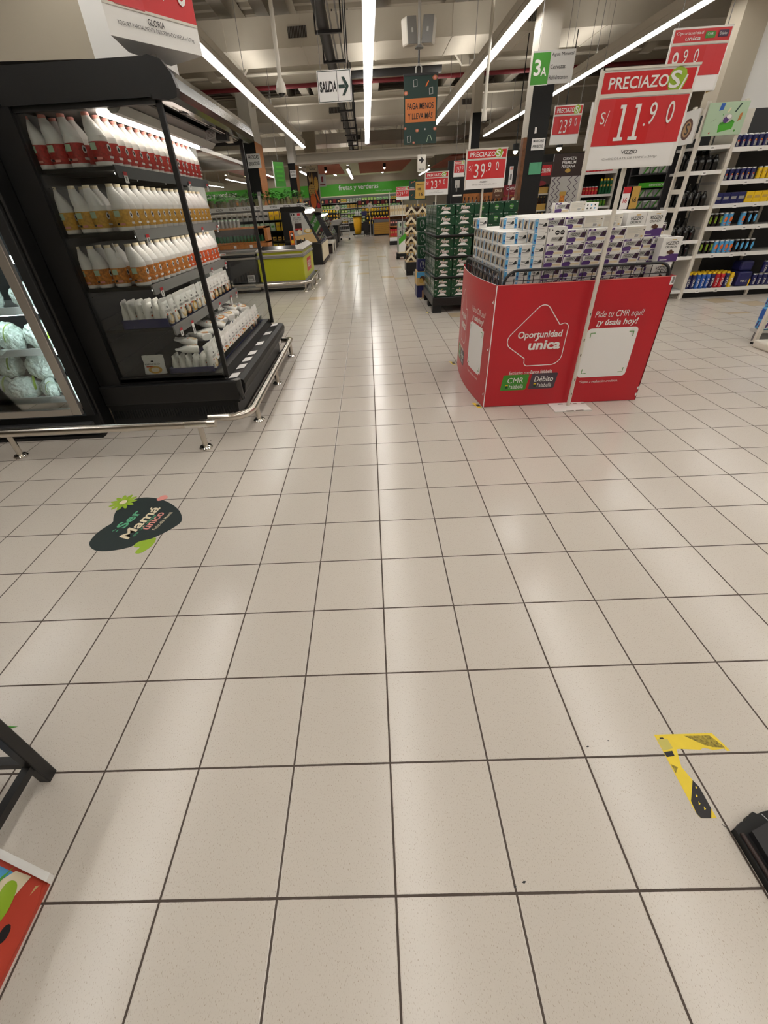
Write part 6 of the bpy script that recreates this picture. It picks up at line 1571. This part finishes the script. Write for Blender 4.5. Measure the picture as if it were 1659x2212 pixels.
for k in range(16): PSB.put((2.72 + k * .115, 14.22, 1.23), 0, 'brown spirit bottle on the top liquor shelf, %s from the left' % ORD[k], 'spirit bottles on the liquor shelf')
m = MB((4.1, 13.95, 1.4)); m.box(3.86, 13.95, 1.50, 4.42, 13.99, 1.74, 'dark_red'); m.box(3.86, 13.95, 1.10, 4.42, 13.99, 1.48, 'dark_red'); f = Face(m, (3.86, 13.95, 1.1), (1, 0, 0), (0, 0, 1), .004); f.text('CHIVAS 12', .07, .52, .42, .07, 'white', .03, 0, 1); f.text('CHIVAS REGAL', .2, .47, .2, .025, 'pink', 0, 0, 1); f.disc(.28, .2, .13, 'ink', 1, 12, .16); f.disc(.28, .3, .05, 'cream', 2, 8); m.box(4.0, 13.97, 0, 4.03, 14.0, 1.2, 'ink'); m.box(4.25, 13.97, 0, 4.28, 14.0, 1.2, 'ink'); solo('brand_panel', m, 'dark red whisky panel with white lettering behind the beer stack', 'sign')
m = MB((3.6, 13.9, 1.4)); m.box(3.56, 13.95, 1.45, 3.84, 13.98, 1.72, 'brown'); f = Face(m, (3.56, 13.95, 1.45), (1, 0, 0), (0, 0, 1), .004); f.text('JONAS', .04, .12, .2, .09, 'cream', .03, 0, 1); f.text('RUM', .08, .05, .12, .03, 'cream', 0, 0, 1); m.box(3.6, 13.96, 0, 3.63, 13.99, 1.46, 'ink'); solo('brand_panel', m, 'small brown brand panel left of the dark red whisky panel', 'sign')
m = MB((2.4, 13.1, 1.4)); m.box(2.23, 13.0, 0, 2.55, 13.05, 1.94, 'blackmatte'); f = Face(m, (2.23, 13.0, 1.38), (1, 0, 0), (0, 0, 1), .004); f.rect(.09, .34, .12, .16, 'lightgrey', 1); f.rect(.04, .16, .24, .035, 'paper', 1); f.poly([(.12, .26), (.15, .26), (.15, .4), (.12, .4)], 'grey', 2); m.box(2.2, 12.98, 0, 2.58, 13.1, .05, 'blackmatte'); solo('promo_totem', m, 'black promotional totem between the 23.90 and 39.90 signs', 'totem')
m = MB((2.1, 14.2, 0)); m.box(1.72, 14.0, 0, 2.2, 14.5, 1.35, 'cream'); m.box(1.9, 13.99, 1.2, 2.0, 14.0, 1.45, 'ink'); m.box(1.92, 13.98, 1.27, 1.98, 13.99, 1.35, 'green'); solo('counter', m, 'pale counter with a small dark terminal behind the beer stack', 'counter')
m = MB((3.55, 12.2, 1.6)); m.box(3.28, 11.5, 1.68, 3.36, 11.52, 2.02, 'paper'); f = Face(m, (3.28, 11.5, 1.68), (1, 0, 0), (0, 0, 1), .003); f.rect(.01, .28, .06, .04, 'pink', 1); f.rect(.02, .1, .04, .1, 'grey', 1); m.cyl((3.32, 11.51, 0), (3.32, 11.51, 1.7), .008, 'grey', 6); solo('price_strip', m, 'narrow white price strip on a stem right of the 39.90 sign', 'sign')

# ---- beer fixture with the big bottle poster
o = (3.4, 9.2, 0)
t = thing('beer_display', 'beer fixture with a tall bottle poster and CERVEZA PREMIUM PERUANA header', 'display', o)
m = MB(o); m.box(2.92, 9.0, 0, 2.96, 9.6, 1.72, 'offwhite'); m.box(2.92, 9.55, 0, 3.36, 9.6, 1.72, 'offwhite')
for z in (.7, .95, 1.2, 1.45): m.box(2.96, 9.02, z, 3.36, 9.55, z + .02, 'offwhite')
part('shelf_body', m, t)
m = MB(o); m.box(3.34, 8.98, 0, 3.86, 9.02, 2.02, 'grey'); f = Face(m, (3.34, 8.98, 0), (1, 0, 0), (0, 0, 1), .003)
f.rect(0, .9, .52, .8, 'lightgrey', 1); f.rect(0, 1.70, .52, .32, 'darkbrown', 1)
for x in (.06, .14, .34, .45):
    f.stroke([(x + (.03 if k % 2 else -.03), .95 + k * .05) for k in range(16)], .014, 'darkpurple', 2)
f.poly([(.12, .9), (.38, .9), (.36, 1.15), (.30, 1.32), (.20, 1.32), (.14, 1.15)], 'cream', 3); f.rect(.205, 1.32, .09, .1, 'label_peach', 3); f.rect(.19, 1.42, .12, .06, 'gold', 4); f.poly([(.13, .9), (.37, .9), (.33, 1.02), (.25, 1.12), (.17, 1.0)], 'brown', 4); f.poly([(.13, .9), (.2, .98), (.25, 1.12), (.2, .92)], 'red', 5); f.disc(.25, 1.2, .035, 'tan', 4, 10)
for i, s in enumerate(('CERVEZA', 'PREMIUM', 'PERUANA')): f.text(s, .15, 1.93 - i * .055, .24, .042, 'paper', .02, 0, 2)
f.disc(.27, 1.78, .05, 'gold', 2, 12, .03)
part('poster_panel', m, t)
m = MB(o); m.box(2.94, 8.98, 1.6, 3.34, 9.0, 1.92, 'darkbrown'); f = Face(m, (2.94, 8.98, 1.6), (1, 0, 0), (0, 0, 1), .003); f.rect(.18, .13, .2, .15, 'red', 1); f.text('CUSQUEÑA', .2, .16, .16, .085, 'white', .04, 0, 2)
for k in range(3): f.rect(.03, .12 + k * .06, .1, .04, 'paper', 1)
f.disc(.2, .02, .12, 'dark_red', 1, 12, .04); part('header_card', m, t)
def mk():
    t = thing('beer_sixpack', 'x', 'beer pack'); b = MB(); b.box(-.09, 0, 0, .09, .13, .1, 'gold', .005)
    for x in (-.06, 0, .06):
        b.lathe([(.026, .08), (.026, .13), (.012, .17), (.012, .2), (.014, .205, 'gold'), (.014, .215, 'gold')], (x, .04, 0), 'glassbrown', 8)
    part('bottles', b, t); return t
P6 = Proto(mk)
for i, z in enumerate((.97, 1.22, 1.47)):
    for k in range(2): P6.put((3.06 + k * .19, 9.05, z), 0, 'golden beer pack on the bottle-poster fixture, %s, %s shelf' % (('left', 'right')[k], ('low', 'middle', 'top')[i]), 'golden beer packs', sc=(1, 1, .95))
m = MB((3.08, 8.9, 1.2)); m.box(3.09, 8.95, 1.22, 3.14, 8.96, 1.42, 'paper'); f = Face(m, (3.09, 8.95, 1.22), (1, 0, 0), (0, 0, 1), .003); f.rect(.01, .15, .03, .03, 'pink', 1); f.rect(.012, .05, .026, .06, 'grey', 1); m.box(3.1, 8.96, 1.40, 3.12, 9.02, 1.42, 'grey'); solo('price_strip', m, 'small white price strip hanging on the golden beer shelves', 'sign')

# ---- soft drink shelf and can wall behind the bin
o = (4.7, 10.2, 0)
t = thing('gondola_shelf', 'white shelf of bottles and red cans behind the red bin', 'shelving', o)
m = MB(o); m.box(4.36, 10.45, 0, 5.0, 10.5, 1.9, 'charcoal'); part('back_panel', m, t)
for x in (4.34, 4.98):
    m = MB(o); m.box(x, 10.0, 0, x + .03, 10.5, 1.95, 'offwhite'); part('upright', m, t)
for z in (.95, 1.2, 1.4, 1.77):
    m = MB(o); m.box(4.37, 10.0, z - .02, 4.98, 10.45, z, 'lightgrey'); m.box(4.37, 9.985, z - .035, 4.98, 10.0, z + .005, 'white'); part('shelf', m, t)
P_rc = can('drink_can', 'red', .14, .03, 'plain'); P_gb = can('green_bottle', 'glassgreen', .26, .03, 'plain'); P_gc = can('drink_can', 'midgreen', .12, .03, 'claw')
for k in range(5): P_rc.put((4.43 + k * .062, 10.04, 1.40), 0, 'red drink can behind the bin, %s from the left' % ORD[k], 'red cans behind the bin')
for k in range(4): P_gb.put((4.76 + k * .064, 10.04, 1.40), 0, 'green bottle behind the bin, %s from the left' % ORD[k], 'green bottles behind the bin')
for k in range(8): P_gc.put((4.43 + k * .066, 10.04, 1.20), 0, 'green drink can behind the bin, %s from the left' % ORD[k], 'green cans behind the bin')
for k in range(8): P_rc.put((4.43 + k * .066, 10.04, 1.77), 0, 'red drink can on the top shelf behind the bin, %s from the left' % ORD[k], 'red cans behind the bin')
o = (5.3, 9.5, 0)
t = thing('gondola_shelf', 'shelf wall of silver and green drink packs right of the white pole', 'shelving', o)
m = MB(o); m.box(4.95, 9.35, 0, 6.2, 9.4, 2.1, 'charcoal'); part('back_panel', m, t)
for z in (.97, 1.14, 1.31, 1.51, 1.66, 1.81):
    m = MB(o); m.box(4.95, 9.0, z - .015, 6.2, 9.35, z, 'charcoal'); part('shelf', m, t)
m = MB(o); m.box(4.95, 8.98, 1.46, 5.62, 9.0, 1.535, 'green'); f = Face(m, (4.95, 8.98, 1.46), (1, 0, 0), (0, 0, 1), .003); f.text('GRAN SABOR', .18, .02, .26, .035, 'white', .02, 0, 1); part('green_strip', m, t)
def mk():
    t = thing('drink_pack', 'x', 'pack'); b = MB(); b.box(-.07, 0, 0, .07, .12, .13, 'silver', .02); f = Face(b, (-.07, 0, 0), (1, 0, 0), (0, 0, 1), .003); f.poly([(.02, .01), (.05, .01), (.12, .12), (.09, .12)], 'midgreen', 1); f.rect(.08, .02, .04, .05, 'lightgrey', 1); part('pack_body', b, t); return t
PDK = Proto(mk)
for i, z in enumerate((.97, 1.14, 1.31, 1.55, 1.66, 1.81)):
    if i == 3: continue
    for k in range(5 if i < 3 else 6): PDK.put((5.04 + k * .145 + (.02 if i < 3 else 0), 9.03, z), 0, 'silver drink pack with a green stripe, %s from the left, %s row' % (ORD[k], ORD[i]), 'silver and green drink packs')
for nm, x, c, lab in (('price_strip', 2.93, 'paper', 'white price strip with red top hanging right of the white pole'), ('price_strip', 3.035, 'gold', 'golden price strip hanging beside the white one behind the bin')):
    t = thing(nm, lab, 'sign', (x, 5.5, 1.2)); m = MB((x, 5.5, 1.2)); m.box(x, 5.5, 1.255, x + .085, 5.506, 1.465, c); f = Face(m, (x, 5.5, 1.255), (1, 0, 0), (0, 0, 1)); f.rect(.0, .15, .085, .06, 'red' if c == 'paper' else 'gold', 1); f.text('16', .02, .06, .045, .05, 'red' if c == 'paper' else 'ink', .03, 0, 1); part('card', m, t); m = MB((x, 5.5, 1.2)); m.cyl((x + .04, 5.51, 0), (x + .04, 5.51, 1.3), .006, 'grey', 6); m.cyl((x + .04, 5.51, 0), (x + .04, 5.51, .01), .04, 'grey', 10); part('stem', m, t)
m = MB((2.08, 4.15, 1.3)); m.box(1.78, 4.10, 1.2995, 2.03, 4.18, 1.36, 'paper'); f = Face(m, (1.78, 4.10, 1.30), (1, 0, 0), (0, 0, 1))
for k in range(7):
    for r in range(2): f.disc(.03 + k * .032, .018 + r * .024, .007, 'charcoal' if (k + r) % 3 else 'skyblue', 1, 6)
solo('chocolate_box', m, 'white patterned open tray lying on top of the chocolate boxes at the back', 'box')
# ================================================================== FLOOR THINGS IN THE FOREGROUND
def flat(mb, pts, z, th, m):
    a = sum(pts[i][0] * pts[(i + 1) % len(pts)][1] - pts[(i + 1) % len(pts)][0] * pts[i][1] for i in range(len(pts)))
    if a < 0: pts = pts[::-1]
    n = len(pts)
    mb.add([(x, y, z) for x, y in pts] + [(x, y, z + th) for x, y in pts], [(i, (i + 1) % n, n + (i + 1) % n, n + i) for i in range(n)] + [tuple(range(n, 2 * n)), tuple(range(n - 1, -1, -1))], m)
def smooth(pts, it=2):
    for _ in range(it):
        q = []
        for i in range(len(pts)):
            a, b = pts[i], pts[(i + 1) % len(pts)]
            q += [(a[0] * .75 + b[0] * .25, a[1] * .75 + b[1] * .25), (a[0] * .25 + b[0] * .75, a[1] * .25 + b[1] * .75)]
        pts = q
    return pts
o = (-1.36, 1.58, 0)
t = thing('floor_sticker', 'dark floor sticker with mother\'s day lettering, flowers and hearts', 'sticker', o)
m = MB(o); flat(m, smooth([(-1.573, 1.4), (-1.587, 1.434), (-1.584, 1.498), (-1.563, 1.549), (-1.535, 1.588), (-1.561, 1.635), (-1.581, 1.711), (-1.561, 1.766), (-1.522, 1.822), (-1.462, 1.836), (-1.375, 1.818), (-1.292, 1.775), (-1.203, 1.701), (-1.162, 1.647), (-1.135, 1.593), (-1.131, 1.554), (-1.172, 1.496), (-1.221, 1.446), (-1.257, 1.422), (-1.306, 1.411), (-1.318, 1.373), (-1.376, 1.352), (-1.438, 1.342), (-1.492, 1.345), (-1.537, 1.364)]), .0002, .0008, 'sticker_dark'); part('dark_base', m, t)
m = MB(o)
for k in range(11):
    a = 2 * PI * k / 11 + .2; L = .085; c = (-1.576, 1.789); w = .017
    d = (math.cos(a), math.sin(a)); nrm = (-d[1], d[0])
    flat(m, smooth([(c[0] + d[0] * .01, c[1] + d[1] * .01), (c[0] + d[0] * L * .6 + nrm[0] * w, c[1] + d[1] * L * .6 + nrm[1] * w), (c[0] + d[0] * L * 1.08, c[1] + d[1] * L * 1.08), (c[0] + d[0] * L * .6 - nrm[0] * w, c[1] + d[1] * L * .6 - nrm[1] * w)]), .0004 + .00005 * k, .0008, 'sticker_green')
f = Face(m, (-1.576, 1.789, .0016), (1, 0, 0), (0, 1, 0), .0004); f.disc(0, 0, .022, 'cream', 1, 12); part('flower', m, t)
m = MB(o); flat(m, smooth([(-1.371, 1.795), (-1.375, 1.815), (-1.352, 1.848), (-1.325, 1.845), (-1.307, 1.813), (-1.325, 1.800), (-1.353, 1.785)], 1), .0005, .0008, 'pink'); part('small_heart', m, t)
m = MB(o); flat(m, smooth([(-1.32, 1.373), (-1.306, 1.411), (-1.257, 1.422), (-1.218, 1.443), (-1.21, 1.383), (-1.229, 1.34), (-1.253, 1.313), (-1.278, 1.314), (-1.286, 1.328), (-1.274, 1.368), (-1.294, 1.361)], 1), .0005, .0008, 'sticker_green'); part('large_heart', m, t)
m = MB(o)
ux = Vector((.037, .160, 0)).normalized(); uy = Vector((-ux.y, ux.x, 0))
f = Face(m, (-1.44, 1.522, .0012), ux, uy, .0004); f.text('Ser', 0.005, .002, .16, .062, 'mint', .05, 0, 1); f.stroke([(-.03, .03), (-.01, .03)], .006, 'mint', 1); f.stroke([(-.028, .055), (-.01, .045)], .006, 'mint', 1)
f = Face(m, (-1.372, 1.43, .0012), ux, uy, .0004); f.text('Mamá', 0, 0, .29, .066, 'cream', .04, .1, 2)
f = Face(m, (-1.345, 1.452, .0012), ux, uy, .0004); f.text('es un viaje', 0, -.004, .19, .026, 'mint', .02, 0, 2)
f = Face(m, (-1.297, 1.508, .0012), ux, uy, .0004); f.text('único', 0, -.002, .155, .05, 'pink', .04, 0, 2)
f = Face(m, (-1.255, 1.50, .0012), ux, uy, .0004); f.text('Feliz día Mamá', 0, -.002, .165, .022, 'cream', .02, 0, 2)
part('lettering', m, t)
# hazard tape L
t = thing('floor_tape', 'worn yellow and black hazard tape in an L shape on the floor', 'tape', (.9, .25, 0))
m = MB((.9, .25, 0)); flat(m, [(.84, .359), (1.02, .3585), (1.026, .345), (1.041, .307), (1.03, .306), (1.028, .313), (.99, .31), (.98, .314), (.965, .317), (.955, .3115), (.892, .316), (.884, .315), (.879, .309), (.84, .309)], .0002, .0004, 'tape_yellow')
flat(m, [(.93, .353), (1.008, .352), (1.028, .322), (1.03, .315), (.995, .318), (.974, .325)], .0007, .0001, 'tape_worn'); flat(m, [(.852, .35), (.862, .35), (.865, .346), (.85, .345)], .0007, .0001, 'ink'); flat(m, [(.842, .312), (.875, .318), (.874, .345), (.842, .345)], .00065, .0001, 'tape_olive'); part('cross_strip', m, t)
m = MB((.9, .25, 0)); flat(m, [(.84, .312), (.884, .315), (.876, .29), (.869, .267), (.879, .232), (.886, .217), (.886, .141), (.844, .142), (.839, .152), (.838, .177)], .0003, .0005, 'tape_yellow')
flat(m, [(.879, .232), (.887, .215), (.886, .163), (.871, .141), (.844, .142), (.839, .152), (.842, .181)], .0009, .0001, 'ink'); flat(m, [(.841, .308), (.868, .311), (.867, .297), (.842, .294)], .0009, .0001, 'ink'); flat(m, [(.842, .275), (.858, .266), (.842, .25)], .0009, .0001, 'tape_worn')
for x, y in ((.85, .2), (.862, .19), (.858, .172), (.874, .21), (.865, .16)): flat(m, [(x, y), (x + .006, y + .002), (x + .004, y + .008)], .0011, .0001, 'tape_yellow')
part('long_strip', m, t)
for k, (x, y, s, nm) in enumerate(((.85, 4.15, 1, 'small hazard tape corner at the far left foot of the red bin'), (.86, 3.0, 1, 'small hazard tape corner at the near left foot of the red bin'), (.905, 6.70, .8, 'small hazard tape mark at the foot of the beer pallet'), (.93, 7.9, .8, 'small hazard tape mark beside the stack behind the beer pallet'))):
    m = MB((x, y, 0)); flat(m, [(x - .03, y + .05 * s), (x, y + .05 * s), (x + .03, y - .06 * s), (x, y - .06 * s)], .0003, .0005, 'tape_yellow'); flat(m, [(x - .008, y + .01), (x + .02, y + .01), (x + .03, y - .03), (x, y - .03)], .001, .0001, 'ink'); solo('floor_tape', m, nm, 'tape')
# black rough mat bottom right
t = thing('rubber_pallet', 'black ragged plastic pallet corner at the bottom right edge', 'pallet', (1.2, .0, 0))
m = MB((1.2, 0, 0)); flat(m, [(.903, .112), (.92, .12), (.93, .126), (.945, .128), (.955, .138), (.968, .139), (.976, .147), (.985, .142), (1.004, .147), (1.03, .15), (1.5, .165), (1.5, -.35), (.93, -.35), (.905, -.02)], 0, .022, 'blackmatte')
flat(m, [(.93, .10), (.99, .12), (1.5, .14), (1.5, -.33), (.95, -.33), (.93, -.0)], .022, .02, 'ink'); part('slab', m, t)
m = MB((1.2, 0, 0)); m.tube([(.913, .1, .024), (.914, .05, .026), (.915, .0, .025), (.918, -.06, .026), (.925, -.2, .025)], .006, 'darkbrown', 6); m.tube([(.98, .135, .044), (1.0, .09, .045), (1.03, .02, .045), (1.05, -.06, .044)], .0012, 'silver', 5); m.tube([(.89, .127, .001), (.897, .121, .001), (.9, .115, .003)], .0008, 'charcoal', 5); part('frayed_film', m, t)
# stool / plant stand bottom left
o = (-1.25, .1, 0)
t = thing('wooden_stand', 'black wooden stand leg cut by the left edge of the picture', 'stand', o)
for x, y in ((-1.075, .29), (-1.075, -.2), (-1.5, .29), (-1.5, -.2)):
    m = MB(o); m.box(x - .017, y - .017, 0, x + .017, y + .017, .5, 'black', .003); part('leg', m, t)
m = MB(o); m.box(-1.087, -.19, .085, -1.063, .28, .112, 'black'); part('stretcher', m, t)
m = MB(o); m.box(-1.49, .278, .085, -1.08, .302, .112, 'black'); part('stretcher', m, t)
m = MB(o); m.box(-1.53, -.23, .5, -1.045, .33, .53, 'black', .004); part('top_board', m, t)
m = MB((-1.1, .36, 0)); m.add([(-1.345, .432, .002), (-1.35, .452, .004), (-1.285, .447, .001), (-1.33, .446, .006)], [(0, 2, 3), (3, 2, 1), (0, 3, 1)], 'leaf'); solo('fallen_leaf', m, 'pointed dry leaf on the floor behind the black stand leg', 'leaf')
# floral board bottom left
o = (-1.1, -.1, 0)
t = thing('printed_board', 'flower-printed board with a white rim lying at the bottom left corner', 'board', o)
m = MB(o); flat(m, [(-1.5, .222), (-.907, .04), (-.913, -.4), (-1.5, -.4)], 0, .012, 'red_petal'); f = Face(m, (0, 0, .012), (1, 0, 0), (0, 1, 0), .0006)
f.poly([(-1.5, .2), (-1.0, .055), (-1.05, .0), (-1.15, -.05), (-1.5, -.05)], 'skyblue', 1); f.poly([(-1.01, .062), (-.96, .05), (-.985, .0), (-1.03, -.02), (-1.06, .03)], 'cream', 2)
f.poly(smooth([(-1.02, .045), (-.985, .04), (-.975, .0), (-.98, -.04), (-1.005, -.035), (-1.025, .0)], 2), 'sticker_green', 3)
f.poly(smooth([(-.962, .052), (-.907, .03), (-.905, -.1), (-.93, -.16), (-.99, -.12), (-1.06, -.06), (-1.04, -.02), (-.985, -.045), (-.97, .0)], 1), 'red_petal', 4)
f.disc(-.955, -.055, .012, 'ink', 5, 12, .017); f.poly([(-.935, .03), (-.925, .032), (-.938, .012)], 'tan', 5); f.poly([(-1.0, -.1), (-.975, -.075), (-1.0, -.11)], 'tan', 5); f.poly([(-.95, -.09), (-.945, -.16), (-1.0, -.2), (-.97, -.14)], 'leaf', 6); f.poly([(-1.04, .05), (-1.02, .07), (-1.06, .0)], 'leaf', 5)
part('printed_face', m, t)
m = MB(o); m.prism([(-1.5, .236, 0), (-.905, .053, 0), (-.905, .036, 0), (-1.5, .219, 0)], (0, 0, .026), 'white'); part('white_rim', m, t)
# scuffs on the floor
for k, (x, y, s) in enumerate(((.325, .02, .006), (.3, .012, .004), (.62, .33, .006), (.69, .345, .004), (-1.33, 2.62, .012), (-1.28, 2.58, .009))):
    m = MB((x, y, 0)); flat(m, [(x - s, y), (x, y - s * .4), (x + s, y + s * .3), (x, y + s * .5)], .0003, .0004, 'ink'); solo('floor_speck', m, 'small dark speck of dirt on the floor, %s' % ('near the bottom centre', 'beside the bottom centre speck', 'right of centre near a joint', 'right of centre beyond the joint', 'by the left rail post', 'closer to the left rail post')[k], 'dirt')
